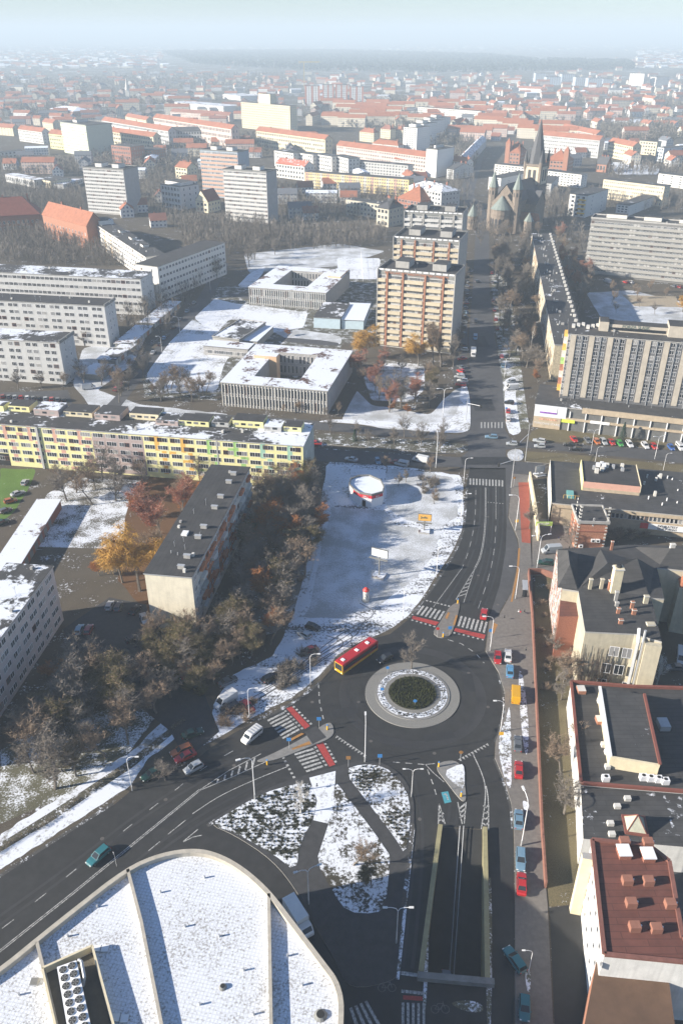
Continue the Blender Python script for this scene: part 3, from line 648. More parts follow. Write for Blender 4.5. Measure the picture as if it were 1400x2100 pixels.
def bld(name, label, A, B, base=None, h=None, depth=12.0, back=None, wall=conc, roofm=bitum, cat='apartment block', group=None,
        extL=0, extR=0, f=None, r=None, l=None, roof='flat', rh=4.5, parapet=0.0, rooms=(), bands=(), panels=(), cap=100, sub=True, overh=.25, pm=None, chim=0, chimm=None, hipm=None, roofz=0.0):
    if h is None: h = hsolve(A[0], A[1], base) if base is not None else 15
    wa, wb = G(A[0], A[1], h), G(B[0], B[1], h); d = (wb - wa); L = d.length; d.normalize(); nb = Vector((-d.y, d.x, 0))
    if back: depth = max(3, (G(back[0], back[1], h) - wb).dot(nb))
    wa = wa - d * extL; L += extL + extR; D = depth
    root = empty(name, (wa.x, wa.y, 0), math.atan2(d.y, d.x), label, cat, group)
    mb = MB(); mb.box(0, L, 0, D, -.3, h - .3, wall, bot=False)
    if roof in ('gable', 'hip'):
        for x in (0, L): mb.face([(x, 0, h - .3), (x, D, h - .3), (x, D / 2, h - .3 + rh)] if roof == 'gable' else [(x, 0, h - .3), (x, D, h - .3), (x, D / 2, h - .29)], wall)
    for side, x0, x1, z0, z1, m in panels:
        (ox, oy), (dx, dy), rz = axes(side, L, D); mb.T = Matrix.Translation((ox, oy, 0)) @ Matrix.Rotation(rz, 4, 'Z')
        mb.box(x0, x1, -.022, -.001, z0, z1, m)
    mb.T = None; mb.build('wall', root)
    rb = MB(); o_ = overh
    if roof == 'flat':
        rb.box(-o_, L + o_, -o_, D + o_, h - .3, h, pm or conc_d, roofm)
        if parapet:
            for bx in ((-o_, L + o_, -o_, -o_ + .3), (-o_, L + o_, D + o_ - .3, D + o_), (-o_, -o_ + .3, -o_ + .3, D + o_ - .3), (L + o_ - .3, L + o_, -o_ + .3, D + o_ - .3)):
                rb.box(*bx, h, h + parapet, pm or conc)
    else:
        e = .4; s = D / 2 if roof == 'hip' else 0
        z0, z1 = h - .3, h - .3 + rh; i0 = s if s else -e
        v = [(-e, -e, z0), (L + e, -e, z0), (L + e, D + e, z0), (-e, D + e, z0), (i0, D / 2, z1), (L - i0, D / 2, z1)]
        rb.add(v, [(0, 1, 5, 4), (2, 3, 4, 5)] + ([(1, 2, 5), (3, 0, 4)] if s else []), roofm)
        rb.add([(x, y, z - .25) for x, y, z in v], [(4, 5, 1, 0), (5, 4, 3, 2)], roofm)
    ro = rb.build('roof', root)
    if chim:
        for i in range(chim):
            cb = MB(); x = L * (i + .5) / chim + rnd.uniform(-1, 1); y = D * (.5 if i % 2 else .62); zt = h + (rh if roof != 'flat' else 0)
            cb.box(x - .6, x + .6, y - .4, y + .4, h - .4, zt + 1.1, chimm or brick); cb.build('chimney', ro)
    if roof == 'flat' and h > 8 and PJ(wa)[1] > 400 and L > 20:
        for k in range(int(L / 7)):
            x, y = rv.uniform(1, L - 1), rv.uniform(1.2, D - 1.2)
            if any(q[0] * L - 1 < x < q[1] * L + 1 for q in rooms): continue
            vb = MB(); t_ = rv.random()
            if t_ < .4: vb.box(x - .35, x + .35, y - .3, y + .3, h, h + rv.uniform(.5, 1.0), conc if t_ < .2 else concw)
            elif t_ < .7: vb.cyl(x, y, h, h + .8, .11, .11, 6, metal)
            else: vb.tube([(x, y, h), (x, y, h + 2.2)], .04, 4, metal); vb.tube([(x - .6, y, h + 2.0), (x + .6, y, h + 2.0)], .03, 4, metal); vb.tube([(x - .4, y, h + 1.7), (x + .4, y, h + 1.7)], .03, 4, metal)
            vb.build('antenna' if t_ >= .7 else 'roof_vent', ro)
    for q in rooms:
        x0, x1, y0, y1, hh, m = q[:6]; cb = MB()
        cb.box(x0 * L, x1 * L, y0 * D, y1 * D, h + .01, h + hh, m, q[6] if len(q) > 6 else roofm); cb.build('rooftop_room', ro)
    wins = []
    for side, s in (('f', f), ('r', r), ('l', l)):
        if s: facade(wins, side, L, D, s, h)
    put_windows(root, wins, cap=cap)
    for side, x0, x1, z0, z1, m, pr in bands:   # proud bands across a facade, metres or fraction
        (ox, oy), (dx, dy), rz = axes(side, L, D); ln = L if side in 'fb' else D
        cb = MB(); cb.box(x0 * ln, x1 * ln, -pr, -.001, z0, z1, m); cb.build('facade_band', root, (ox, oy, 0), rz)
    return root, L, D, h
def text_obj(txt, size, m, parent, loc, rot, name='lettering_sign', ext=.03, align='CENTER'):
    me = TXT[txt].copy()
    me.materials.clear(); me.materials.append(m)
    o = bpy.data.objects.new(name, me); COL.objects.link(o); o.parent = parent; o.location = loc; o.rotation_euler = rot; return o
# ---------------- near and middle buildings ----------------
# long dark-roofed slab
rt, L, D, h = bld('apartment_block', 'five storey slab with long dark flat roof and sunlit blank cream gable among bare trees', (393, 1183), (512, 958), h=16, depth=11.4,
    wall=mat('slab_render', (.52, .50, .46), .85, .12, .5, streak=.2), pm=metal,
    f=dict(c=22, r=5, w=1.5, h=1.4, z0=2.2, x0=1.0, m=1, brown=.1))
gb = MB(); gb.box(-.03, -.001, .0, D, 0, h - .35, mat('cream_gable', (.72, .66, .52), .85, .1, .5, streak=.25)); gb.build('gable_wall', rt)
for i, (x0, x1) in enumerate(((10, 18), (21, 29), (31, 38))):
    pb = MB(); pb.box(x0, x1, -.03, -.001, 2, h - 1.2, rust); pb.build('rust_panel', rt)
for x in (3.0, 7.6, 16.5, 21.5, 31.5, 37.5, 46, 51):
    vb = MB(); vb.box(x - .35, x + .35, 2.6, 4.2, h + .01, h + .9, conc); vb.box(x - .42, x + .42, 2.5, 4.3, h + .9, h + 1.02, metal); vb.build('roof_vent', rt)
vb = MB(); vb.box(17, 19, 6.5, 8, h + .01, h + .5, white); vb.build('roof_hatch', rt)
for x, y in ((12, 8), (14.5, 6.5), (11, 5), (17, 3), (28, 8)):
    vb = MB(); vb.tube([(x, y, h), (x, y, h + 1.6)], .05, 4, metal); vb.tube([(x - .7, y, h + 1.5), (x + .7, y, h + 1.5)], .03, 4, metal); vb.build('antenna', rt)
for x in (5.5, 14.5, 24, 33, 43, 51):
    for k in range(5): vb = MB(); vb.box(x, x + 3.4, -.95, -.1, 2.6 + 2.8 * k, 3.5 + 2.8 * k, (concw, rust, conc)[k % 3]); vb.build('balcony', rt)
# long pastel block
pastel = [(0, .30, pink, plastery), (.30, .47, lilac, lilac), (.47, .64, orange, plastery), (.64, .83, green, plastery), (.83, 1, teal, plastery)]
hh = 15.2
wa, wb = G(0, 869, hh), G(621, 914, hh); LL = (wb - wa).length; ext = 25.0; fullL = LL + ext
pans = []; st = fullL / 58
for i in range(58):
    fr_ = (i * st - ext) / LL
    m = None
    for a, b, c1, c2 in pastel:
        if a <= max(0, fr_) < b: m = (c1, c2)
    if m is None: continue
    for j in range(5):
        z = 1.6 + 2.75 * j
        if m[0] is lilac: pans.append(('f', i * st, (i + 1) * st, z - 1.2, z + 1.55, lilac)); continue
        if (i + j // 3) % 4 == 1: pans.append(('f', i * st - .6, i * st + .95, z - .1, z + 2.65, m[0]))
        elif (i * 7 + j * 3) % 11 == 0: pans.append(('f', i * st - .3, i * st + st * .9, z - 1.15, z - .1, m[0]))
rt, L, D, h = bld('apartment_block', 'very long five storey block painted in pastel yellow pink orange green and teal panels', (0, 869), (621, 914), h=hh, depth=17,
    wall=plastery, roofm=bitum_s, pm=greyp, extL=ext, panels=pans, f=dict(c=58, r=5, w=1.75, h=1.5, z0=1.9, fh=2.75, m=1, pair=1, x0=.3, brown=.12),
    r=dict(c=2, r=1, w=1.2, h=1.2, z0=10), cat='apartment block')
# raised attics along its back roof
at = [(.02, .10, .62, .95, 2.2, plasterc), (.12, .17, .55, .8, 2.0, plastery), (.18, .24, .6, .95, 2.0, plastery), (.26, .33, .5, .9, 2.2, lilac), (.34, .42, .55, .95, 1.7, plasterc), (.43, .50, .5, .95, 2.0, lilac),
      (.52, .60, .62, .95, 2.2, plasterc), (.60, .66, .45, .85, 1.6, lilac), (.66, .74, .5, .85, 1.8, plastery), (.745, .79, .55, .85, 1.6, greyp), (.80, .88, .6, .95, 2.3, plastery), (.885, .93, .5, .85, 1.7, greyp), (.935, .98, .55, .85, 1.7, plastery)]
for i, (x0, x1, y0, y1, z, m) in enumerate(at):
    vb = MB(); vb.box(x0 * L, x1 * L, y0 * D, y1 * D, h + .01, h + z, m, bitum_s if i % 2 else bitum); a_ = vb.build('rooftop_room', rt)
    wb_ = MB(); n_ = max(2, int((x1 - x0) * L / 2.4))
    for k in range(n_):
        xx = x0 * L + .4 + k * ((x1 - x0) * L - .8) / n_; wb_.box(xx, xx + 1.5, y0 * D - .05, y0 * D - .002, h + .8, h + 1.5, GL[0] if k % 2 else GL[1])
    wb_.build('attic_window', a_)
vb = MB(); vb.box(.30 * L - .35, .30 * L + .35, -.5, .1, 0, h, greyp); vb.box(.78 * L - .2, .78 * L + .2, -.1, 0, 0, h, greyp); vb.build('stair_rib', rt)
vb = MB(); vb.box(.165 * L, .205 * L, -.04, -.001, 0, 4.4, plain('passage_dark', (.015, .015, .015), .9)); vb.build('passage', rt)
vb = MB(); vb.box(L + .002, L + .06, 0, D, 0, h - .3, mat('grey_green_gable', (.36, .40, .37), .85, .15, .5, streak=.3)); vb.build('gable_wall', rt)
# block at the frame's west edge
rt, L, D, h = bld('apartment_block', 'grey pink five storey block with melting snow patches on its roof beside the dark yard', (0, 1307), (108, 1161), base=None, h=16, back=(22, 1147), extL=22,
    wall=mat('grey_pink_render', (.50, .44, .42), .85, .1, .5, streak=.25), roofm=bitum_s, pm=metal, f=dict(c=20, r=5, w=1.6, h=1.5, z0=2.0, x0=.8, m=1, pair=1), r=dict(c=4, r=5, w=1.3, h=1.4, z0=2))
# grey six storey blocks, upper west
gw = mat('light_grey_render', (.50, .50, .49), .85, .08, .5, streak=.12)
def stairblock(label, A, B, base, back, extL, c, snow, **k):
    rt, L, D, h = bld('apartment_block', label, A, B, base=base, back=back, wall=gw, roofm=snow, pm=conc, extL=extL, extR=0, group='grey six storey blocks',
        f=dict(c=c, r=6, w=2.1, h=1.6, z0=1.35, m=2, pair=1, x0=.5, brown=.12, **k), r=dict(c=2, r=6, w=1.0, h=1.4, z0=1.4, x0=2.5))
    vb = MB(); vb.box(L - .1, L + .5, -.4, D * .42, h - .6, h + .7, conc_d); vb.box(L - .1, L + .5, D * .46, D + .3, h - .6, h + .7, conc_d); vb.build('gable_parapet', rt); return rt
stairblock('grey six storey block with half its roof under snow, above a row of parked cars', (0, 695), (121, 702), 781, (156, 682), 22, 12, bitum_s)
stairblock('grey six storey block with dark bare roof standing between two similar blocks', (0, 616), (214, 627), 700, (240, 613), 25, 22, bitum)
bld('apartment_block', 'long grey five storey block with snow along its roof edge and dark stair strips', (22, 559), (288, 572), base=632, back=(305, 556), wall=gw, roofm=bitum_s, pm=conc, extL=18,
    f=dict(c=34, r=5, w=2.2, h=1.6, z0=1.5, m=2, x0=.4), r=dict(c=3, r=5, w=1.1, h=1.3, z0=1.6), group='grey six storey blocks')
bld('apartment_block', 'cream white block with orange stripes and long dark roof running to the corner wing', (190, 455), (292, 522), h=15, depth=12, wall=plasterw, roofm=bitum_f, pm=conc, extR=6,
    f=dict(c=30, r=5, w=2.3, h=1.6, z0=1.5, m=1, gw=(6, 2, 3)), panels=[('f', x, x + 1.3, .5, 14, orange) for x in (14, 27, 41)], rooms=[(.0, .12, .1, .9, 2.6, plasterw), (.35, .39, .5, .8, 1.2, concw), (.55, .6, .5, .8, 1.2, concw), (.75, .8, .5, .8, 1.2, concw)], cat='apartment block')
bld('apartment_block', 'white corner wing with blank gable and small windows next to the lane of garages', (277, 541), (323, 547), base=612, back=(372, 487), wall=plasterw, roofm=bitum, pm=conc,
    r=dict(c=22, r=5, w=1.9, h=1.5, z0=1.7), f=dict(c=2, r=5, w=1.0, h=1.2, z0=2), cat='apartment block')
bld('school_building', 'orange brick building with steep red tiled roof and white attic windows', (87, 439), (174, 462), base=486, depth=13, wall=brick2, roofm=tile, roof='gable', rh=8, cat='school', chim=2, extR=2,
    f=dict(c=14, r=3, w=1.1, h=1.9, z0=1.5, fh=3.6, m=0))
bld('villa', 'dark brick mansion with huge dark red hipped roof behind bare trees', (0, 442), (82, 438), base=478, depth=22, wall=brick, roofm=tiled, roof='hip', rh=11, cat='mansion', extL=20, chim=3, f=dict(c=14, r=2, w=1.4, h=2.2, z0=2, fh=4))
# towers
def tower(label, A, B, base, back, wall, ncol=16, nr=11, bandm=None, rooms=2, group='eleven storey tower blocks', cap=100, roomm=plasterw, **k):
    h = hsolve(A[0], A[1], base); fh = (h - 2.0) / nr
    bands = [('f', 0, 1, 1.2 + fh * j - .1, 1.2 + fh * j + fh * .45, bandm, .35) for j in range(nr)] if bandm else []
    rm = [(.2, .36, .3, .75, 2.6, roomm), (.62, .78, .3, .75, 2.6, roomm)][:rooms]
    return bld('tower_block', label, A, B, h=h, back=back, wall=wall, roofm=bitum, pm=conc_d, cat='tower block', group=group, bands=bands, rooms=rm, cap=cap, parapet=.5,
        f=dict(c=ncol, r=nr, w=k.get('w', 1.5), h=fh * .42, z0=1.2 + fh * .47, fh=fh, x0=.4, m=1, gw=(8, 2, 3)), **{a: b for a, b in k.items() if a != 'w'})
tower('grey tower block with white window bands above the orange brick roof', (170, 343), (253, 348), 436, (281, 341), mat('grey_tower', (.36, .35, .34), .85, .1, .4), 20, 12, gw, w=1.5)
tower('tower block with salmon bands and pale blue side wall', (410, 307), (487, 312), 402, (506, 307), mat('blue_grey_side', (.30, .36, .42), .85, .1, .4), 18, 11, mat('salmon_band', (.50, .32, .24), .85, .1, .4))
tower('white banded tower block standing in front of the salmon one', (457, 347), (546, 353), 452, (565, 347), mat('grey_tower', (.36, .35, .34), .85, .1, .4), 20, 12, mat('white_band', (.52, .51, .49), .85, .08, .4))
# centre towers beside the boulevard: cream and orange
cream_b = mat('cream_band', (.50, .43, .31), .85, .08, .5); orange_s = mat('orange_strip', (.32, .15, .09), .85, .12, .5)
def cream_tower(label, A, B, base, back, hh=None, bm=cream_b, sm=orange_s, signtxt=None, wallm=mat('tower_grey', (.40, .39, .37), .85, .1, .4)):
    h = hh or hsolve(A[0], A[1], base); nr = 11; fh = (h - 3.0) / nr
    bands = []
    segs = ((0, .10), (.145, .31), (.355, .60), (.645, .835), (.88, 1.0))
    for j in range(nr):
        for a, b in segs: bands.append(('f', a, b, 1.0 + fh * j, 1.0 + fh * j + fh * .5, bm, .9))
    for s in (.10, .31, .60, .835): bands.append(('f', s + .012, s + .035, .8, h - .6, sm, .95))
    bands.append(('f', 0, 1, h - 1.7, h - .6, conc_d, .2))
    rt, L, D, h = bld('tower_block', label, A, B, h=h, back=back, wall=wallm, roofm=bitum, pm=conc_d, cat='tower block', group='cream tower blocks beside the boulevard', bands=bands,
        rooms=[(.17, .35, .35, .85, 2.9, conc), (.66, .84, .35, .85, 2.9, conc)], parapet=.9, cap=100,
        f=dict(c=24, r=nr, w=1.5, h=fh * .46, z0=1.0 + fh * .52, fh=fh, x0=.3, m=2, gw=(5, 3, 3)))
    # fins, loggia rails and a light grille band at the roof edge
    vb = MB(); vb.box(-.35, 0, -1.0, D, 0, h + .6, conc); vb.build('side_fin', rt); vb = MB(); vb.box(L, L + .35, -1.0, D, 0, h + .6, conc); vb.build('side_fin', rt)
    vb = MB()
    for k in range(12): vb.box(L * (k + .1) / 12, L * (k + .85) / 12, -.3, -.22, h + .1, h + .75, white)
    vb.build('roof_rail', rt)
    return rt, L, D, h
rt, L, D, hT = cream_tower('cream and orange eleven storey tower nearest the crossroads, with a slogan on its roof edge', (776, 553), (933, 567), 708, (937, 546))
t = text_obj('WROCLAW JEST NASZYM SWIATEM I MIEJSCEM', 1.35, rust, rt, (L * .5, -.34, hT - .85), (R(90), 0, 0))
cream_tower('cream and orange tower just behind the nearest one of the row', (808, 487), (941, 496), None, (943, 476), hh=hT)
cream_tower('white banded tower with dark green roof edge at the far end of the row', (830, 434), (948, 440), None, (949, 427), hh=hT, bm=mat('white_band', (.52, .51, .49), .85, .08, .4), sm=conc)
# long grey slab at east edge
h = hsolve(1212, 447, 562); fh = (h - 2.6) / 11
gband = mat('warm_grey_band', (.31, .30, .275), .85, .1, .4)
bld('apartment_block', 'eleven storey long grey slab with continuous balcony bands and peach gable above the playground', (1212, 447), (1400, 462), h=h, back=None, depth=12, wall=mat('slab_dark_grey', (.16, .155, .15), .85, .1, .4), roofm=bitum, pm=conc, extR=45,
    bands=[('f', 0, 1, 1.2 + fh * j, 1.2 + fh * j + fh * .5, gband, .7) for j in range(11)], f=dict(c=52, r=11, w=1.35, h=fh * .42, z0=1.2 + fh * .52, fh=fh, x0=.3, m=1, gw=(7, 2, 3)),
    rooms=[(.08, .2, .4, .9, 2.0, concw), (.3, .4, .4, .9, 2.0, concw), (.5, .6, .4, .9, 2.0, concw)], parapet=.6)
o_ = COL.objects[-1]
# long receding slab beside the boulevard
rt, L, D, h = bld('apartment_block', 'long slab with dark roof and beige mosaic wall receding along the boulevard', (1090, 477), (1137, 702), h=15, depth=11.5, wall=mat('beige_mosaic', (.44, .38, .27), .85, .35, 1.2, streak=.2), roofm=bitum, pm=metal, extR=6) if False else (None,) * 4
def slab_lr(name, label, A, B, h, depth, wall, side_l, **k):
    """A = far end, B = near end of the west roof edge: facade looks west"""
    return bld(name, label, A, B, h=h, depth=depth, wall=wall, f=side_l, **k)
rt, L, D, h = slab_lr('apartment_block', 'long slab with dark roof, studded with vents, and beige mosaic wall receding along the boulevard', (1090, 478), (1137, 706), 15.5, 12.5,
    mat('beige_mosaic', (.42, .36, .25), .85, .4, 1.5, streak=.2), dict(c=46, r=5, w=1.7, h=1.4, z0=1.8, m=1, x0=.8, gw=(3, 4, 3), brown=.3), roofm=bitum_f, pm=metal, cat='apartment block')
for i in range(30):
    vb = MB(); x = L * (i + .5) / 30; vb.box(x - .5, x + .5, 10.5, 11.7, h, h + 1.1, concw); vb.build('roof_vent', rt)
for i in range(12):
    vb = MB(); x = L * (i + .5) / 12; vb.box(x - .3, x + .6, 4.4, 5.6, h, h + .9, conc); vb.box(x - .1, x + .2, 3.4, 3.8, h, h + 1.6, metal); vb.build('roof_vent', rt)
# hotel block with vertical stripes
hp = hsolve(1097, 828, 874)
def solve_on(px, py, base, z0):
    lo, hi = z0, 110
    for _ in range(40):
        m = (lo + hi) / 2; g = G(px, py, m)
        if PJ(Vector((g.x, g.y, z0)))[1] > base: hi = m
        else: lo = m
    return lo
h = solve_on(1165, 684, 815, hp)
dpanel = mat('dark_spandrel', (.12, .12, .125), .5, .15, 1.0); hb = mat('beige_hotel_panel', (.42, .375, .31), .85, .12, .5)
wa, wb = G(1165, 684, h), G(1399, 702, h); Lh = (wb - wa).length + 16
rt, L, D, h = bld('office_block', 'nine storey block with beige vertical stripes and dark spandrels above the shop podium', (1165, 684), (1399, 702), h=h, back=None, depth=13, wall=dpanel, roofm=bitum_f, pm=conc, cat='office block', extR=16)
nb_ = 9; fh = (h - hp - 1.0) / 9; bay = L / 8.6
pb = MB()
for k in range(9):
    x = .95 + k * bay; pb.box(x, x + bay * .29, -.28, -.001, hp + .9, h - .35, hb)
pb.build('beige_pier', rt)
for k in range(9):
    x = .95 + k * bay + bay * .645 - .08; mb = MB(); mb.box(x - .08, x + .08, -.3, -.001, hp, h - .35, metal); mb.build('mullion', rt)
wins = []
for j in range(9):
    for k in range(9):
        for q in (0, 1):
            x = .95 + k * bay + bay * (.33 + .34 * q) + .08
            if x + 1.7 < L: wins.append((x, 0, hp + 1.5 + fh * j, 0, win_mesh(bay * .23, fh * .58, 1, gchoice((7, 2, 3)))))
    wins.append((.05, 0, hp + 1.5 + fh * j, 0, win_mesh(.8, fh * .58, 0, 1)))
put_windows(rt, wins)
for j in range(9):
    z = hp + 1.2 + fh * j; vb = MB(); m = (orange, brick2, concw, brick2, green, concw, orange, concw, orange)[j]
    vb.box(-1.3, -.02, D * .3, D * .65, z, z + 1.1, m); vb.build('balcony', rt)
vb = MB(); vb.box(-.06, -.001, 0, D, hp, h - .3, mat('peach_gable', (.56, .44, .33), .85, .1, .5, streak=.3)); vb.build('gable_wall', rt)
x0 = L * .19
vb = MB(); vb.box(x0, x0 + 3.2, D * .45, D * .95, h, h + 3.4, hb, bitum); vb.box(x0 + 3.2, L * .62, D * .5, D * .9, h, h + 2.6, hb, bitum); vb.box(L * .62, L * .78, D * .35, D * .95, h, h + 4.0, hb, bitum); vb.build('rooftop_hall', rt)
vb = MB(); vb.box(x0 + 3.6, L * .61, D * .5 - .06, D * .5 - .002, h + .5, h + 1.5, GL[0]); vb.build('rooftop_glazing', rt)
text_obj('FORZA SLASK', 1.5, mat('dark_letters', (.10, .14, .12), .7), rt, (L * .42, D * .5 - .08, h + 2.0), (R(90), 0, 0))
for i in range(7):
    vb = MB(); vb.box(1 + i * 1.7, 2.1 + i * 1.7, D * (.55 + .1 * (i % 3)), D * (.75 + .1 * (i % 3)), h, h + .8, concw); vb.build('roof_planter', rt)
# its podium
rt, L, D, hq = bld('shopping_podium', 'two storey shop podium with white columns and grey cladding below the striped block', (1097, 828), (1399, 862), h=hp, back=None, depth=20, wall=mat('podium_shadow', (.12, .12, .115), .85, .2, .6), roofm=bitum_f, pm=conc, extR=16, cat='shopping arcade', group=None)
lite = mat('light_grey_cladding', (.62, .64, .66), .6, .06, .6); tan = mat('tan_render', (.42, .34, .24), .85, .15, .8)
mb = MB(); mb.box(0, L * .17, -.5, -.01, hq * .5, hq, lite); mb.build('cladding', rt)
mb = MB(); mb.box(0, L * .145, -.45, -.01, 0, hq * .5, tan); mb.build('ground_floor_wall', rt)
mb = MB(); mb.box(L * .25, L * .78, -.6, -.01, hq * .84, hq * 1.0 + .5, tan); mb.box(L * .17, L * .78, -.6, -.01, hq * .47, hq * .56, tan); mb.build('fascia', rt)
mb = MB(); mb.box(L * .80, L, -.5, -.01, hq * .45, hq, lite); mb.box(L * .9, L, -.4, -.01, 0, hq * .45, tan); mb.build('cladding', rt)
for k in range(8):
    x = L * (.19 + k * .083); mb = MB(); mb.box(x - .18, x + .18, -.5, -.1, 0, hq * .84, white); mb.build('column', rt)
mb = MB(); mb.box(L * .03, L * .12, -.62, -.52, hq * .66, hq * .95, white); mb.box(L * .03, L * .12, -.64, -.621, hq * .66, hq * .73, mat('purple_ad', (.22, .08, .38), .6)); s_ = mb.build('advert_panel', rt)
mb = MB(); mb.box(L * .15, L * .22, -.62, -.52, hq * .36, hq * .5, mat('lime_banner', (.60, .72, .08), .6)); mb.build('shop_banner', rt)
mb = MB(); mb.box(L * .3, L * .4, -.72, -.62, hq * .46, hq * .58, white); mb.build('shop_banner', rt)
mb = MB(); mb.box(L * .81, L * .86, -.72, -.52, hq * .05, hq * .5, mat('brown_red_sign', (.3, .06, .04), .6)); mb.build('shop_banner', rt)
text_obj('PLAC', 1.2, white, rt, (L * .94, -.43, hq * .36), (R(90), 0, 0))
text_obj('TYPICOWE STAREJ', 1.1, lite, rt, (L * .075, -.47, hq * .2), (R(90), 0, 0))
mb = MB(); mb.box(L * .03, L * .125, -.56, -.46, hq * .36, hq * .43, mat('sign_strip', (.5, .3, .2), .6, .6, 2)); mb.build('shop_banner', rt)
# school complex
def ring_school(label, A, B, base, wl, back_l, front_d=9, group='flat school buildings'):
    h = hsolve(A[0], A[1], base); wa, wb = G(*A, h), G(*B, h); d = (wb - wa); L = d.length; d.normalize(); nb = Vector((-d.y, d.x, 0))
    D = (G(*back_l, h) - wa).dot(nb)
    rt = empty('school_building', (wa.x, wa.y, 0), math.atan2(d.y, d.x), label, 'school', group)
    w_ = 8.5
    mb = MB(); outer = [(0, 0), (L, 0), (L, D), (0, D)]; inner = [(w_ * 1.25, w_), (L - w_ * 1.5, w_), (L - w_ * 1.5, D - w_), (w_ * 1.25, D - w_)]
    mb.prism(outer, -.2, h - .4, wl, cap=False)
    n0 = len(inner); v = [(p[0], p[1], -.2) for p in inner] + [(p[0], p[1], h - .4) for p in inner]
    mb.add(v, [((i + 1) % 4, i, 4 + i, 4 + (i + 1) % 4) for i in range(4)], wl); mb.build('wall', rt)
    rb = MB(); o2 = [(-.3, -.3), (L + .3, -.3), (L + .3, D + .3), (-.3, D + .3)]; i2 = [(a[0], a[1]) for a in inner]
    rb.prism(o2, h - .4, h, conc, cap=False); rb.sheet(o2, h, roof_snow, [i2])
    v = [(p[0], p[1], h - .4) for p in i2] + [(p[0], p[1], h) for p in i2]; rb.add(v, [((i + 1) % 4, i, 4 + i, 4 + (i + 1) % 4) for i in range(4)], conc); rb.build('roof', rt)
    wins = []
    facade(wins, 'f', L, D, dict(c=int(L / 1.25), r=2, w=.85, h=h * .34, z0=h * .1, fh=h * .45, x0=.3, m=0, gw=(7, 1, 3)))
    wi = len(wins)
    (ix0, iy0), (ix1, _), (_, iy1), _ = inner
    n_ = int((ix1 - ix0) / 1.6)
    for j in range(2):
        for i in range(n_): wins.append((ix0 + (ix1 - ix0) * (i + .2) / n_, iy1 - .02, h * .1 + h * .45 * j, 0, win_mesh(.95, h * .34, 0, gchoice())))
    put_windows(rt, wins)
    fb = MB()
    for k in range(int(L / 1.25) + 1):
        x = .3 + k * (L - .6) / int(L / 1.25); fb.box(x - .09, x + .09, -.25, -.002, .2, h - .5, concw)
    fb.build('pier', rt)
    return rt, L, D, h
sw = mat('school_wall', (.34, .33, .32), .85, .12, .6, streak=.3)
rt, L, D, h = ring_school('snow roofed two storey school round a courtyard with rusty roof patches, beside the leafless row', (453, 783), (671, 801), 832, sw, (503, 703))
mb = MB(); mb.box(L * .1, L * .33, D * .62, D * .72, 0, h + 1.2, mat('apricot_plaster', (.62, .42, .26), .85, .08), roof_snow); mb.build('stair_hall', rt)
rt, L, D, h = ring_school('snow roofed two storey school round a courtyard, the farther one beyond the playing field', (510, 588), (668, 600), 624, sw, (548, 543))
mb = MB(); mb.box(L * .82, L * .99, D * .62, D * 1.0, 0, h + .8, mat('apricot_plaster', (.62, .42, .26), .85, .08), roof_snow); mb.build('stair_hall', rt)
bld('school_annex', 'low annex with red panels under a snowy roof attached west of the school', (417, 708), (508, 716), base=727, depth=8, wall=sw, roofm=roof_snow, cat='school', f=dict(c=18, r=1, w=1.2, h=1.6, z0=.9))
bld('gymnasium', 'school gymnasium with snowy dark roof, taller hall of the pair', (436, 690), (490, 697), base=710, back=(508, 657), wall=conc, roofm=bitum_s, cat='gymnasium', parapet=.3)
bld('gymnasium', 'low flat hall wholly under smooth snow next to the gymnasium', (492, 697), (527, 700), base=712, back=(547, 668), wall=conc, roofm=mat('smooth_snow_roof', (.7, .75, .82), .9, .03), cat='gymnasium')
bld('sports_hall', 'pale blue hall with snow roof beside the farther school', (643, 650), (697, 653), base=672, back=(712, 622), wall=mat('pale_blue_cladding', (.45, .56, .62), .7, .08), roofm=bitum_s, cat='sports hall')
bld('sports_hall', 'white roofed lower hall adjoining the pale blue one', (700, 655), (745, 657), base=674, back=(751, 622), wall=mat('pale_blue_cladding', (.45, .56, .62), .7, .08), roofm=mat('smooth_snow_roof', (.7, .75, .82), .9, .03), cat='sports hall')
# garages
for lab, A, B, base, dp, m in (('row of garages with blue shaded snow roof nearest the pastel block', (205, 768), (232, 748), 785, 9, roof_snow), ('row of garages with dark roof and patchy snow in the middle of the lane', (236, 738), (262, 716), 752, 8, bitum_s),
        ('row of garages under clean snow beside the lamp posts', (270, 705), (312, 668), 718, 8, roof_snow), ('farthest row of garages with snow roofs and many doors', (316, 662), (370, 618), 672, 7, roof_snow), ('lone snow roofed garage shed behind the garages', (240, 712), (268, 714), 722, 6, roof_snow)):
    rt, L, D, h = bld('garage_row', lab, A, B, h=2.9, depth=dp, wall=conc_d, roofm=m, pm=conc, cat='garages', group='garages along the lane', overh=.5)
    for k in range(int(L / 3.2)):
        vb = MB(); x = .4 + k * 3.2; vb.box(x, x + 2.5, -.06, -.002, .1, 2.2, (metal, conc, brick2, metal)[k % 4]); vb.build('garage_door', rt)
rt, L, D, h = bld('shed_row', 'long low storage row with white snow roof beside the grass strip', (52, 1140), (124, 1024), h=3.2, back=(88, 1008), wall=brick, roofm=roof_snow, pm=conc, cat='storage sheds', extL=14)
for k in range(9):
    vb = MB(); vb.box(1 + 4 * k, 3.3 + 4 * k, -.06, -.002, .1, 2.3, conc_d); vb.build('garage_door', rt)
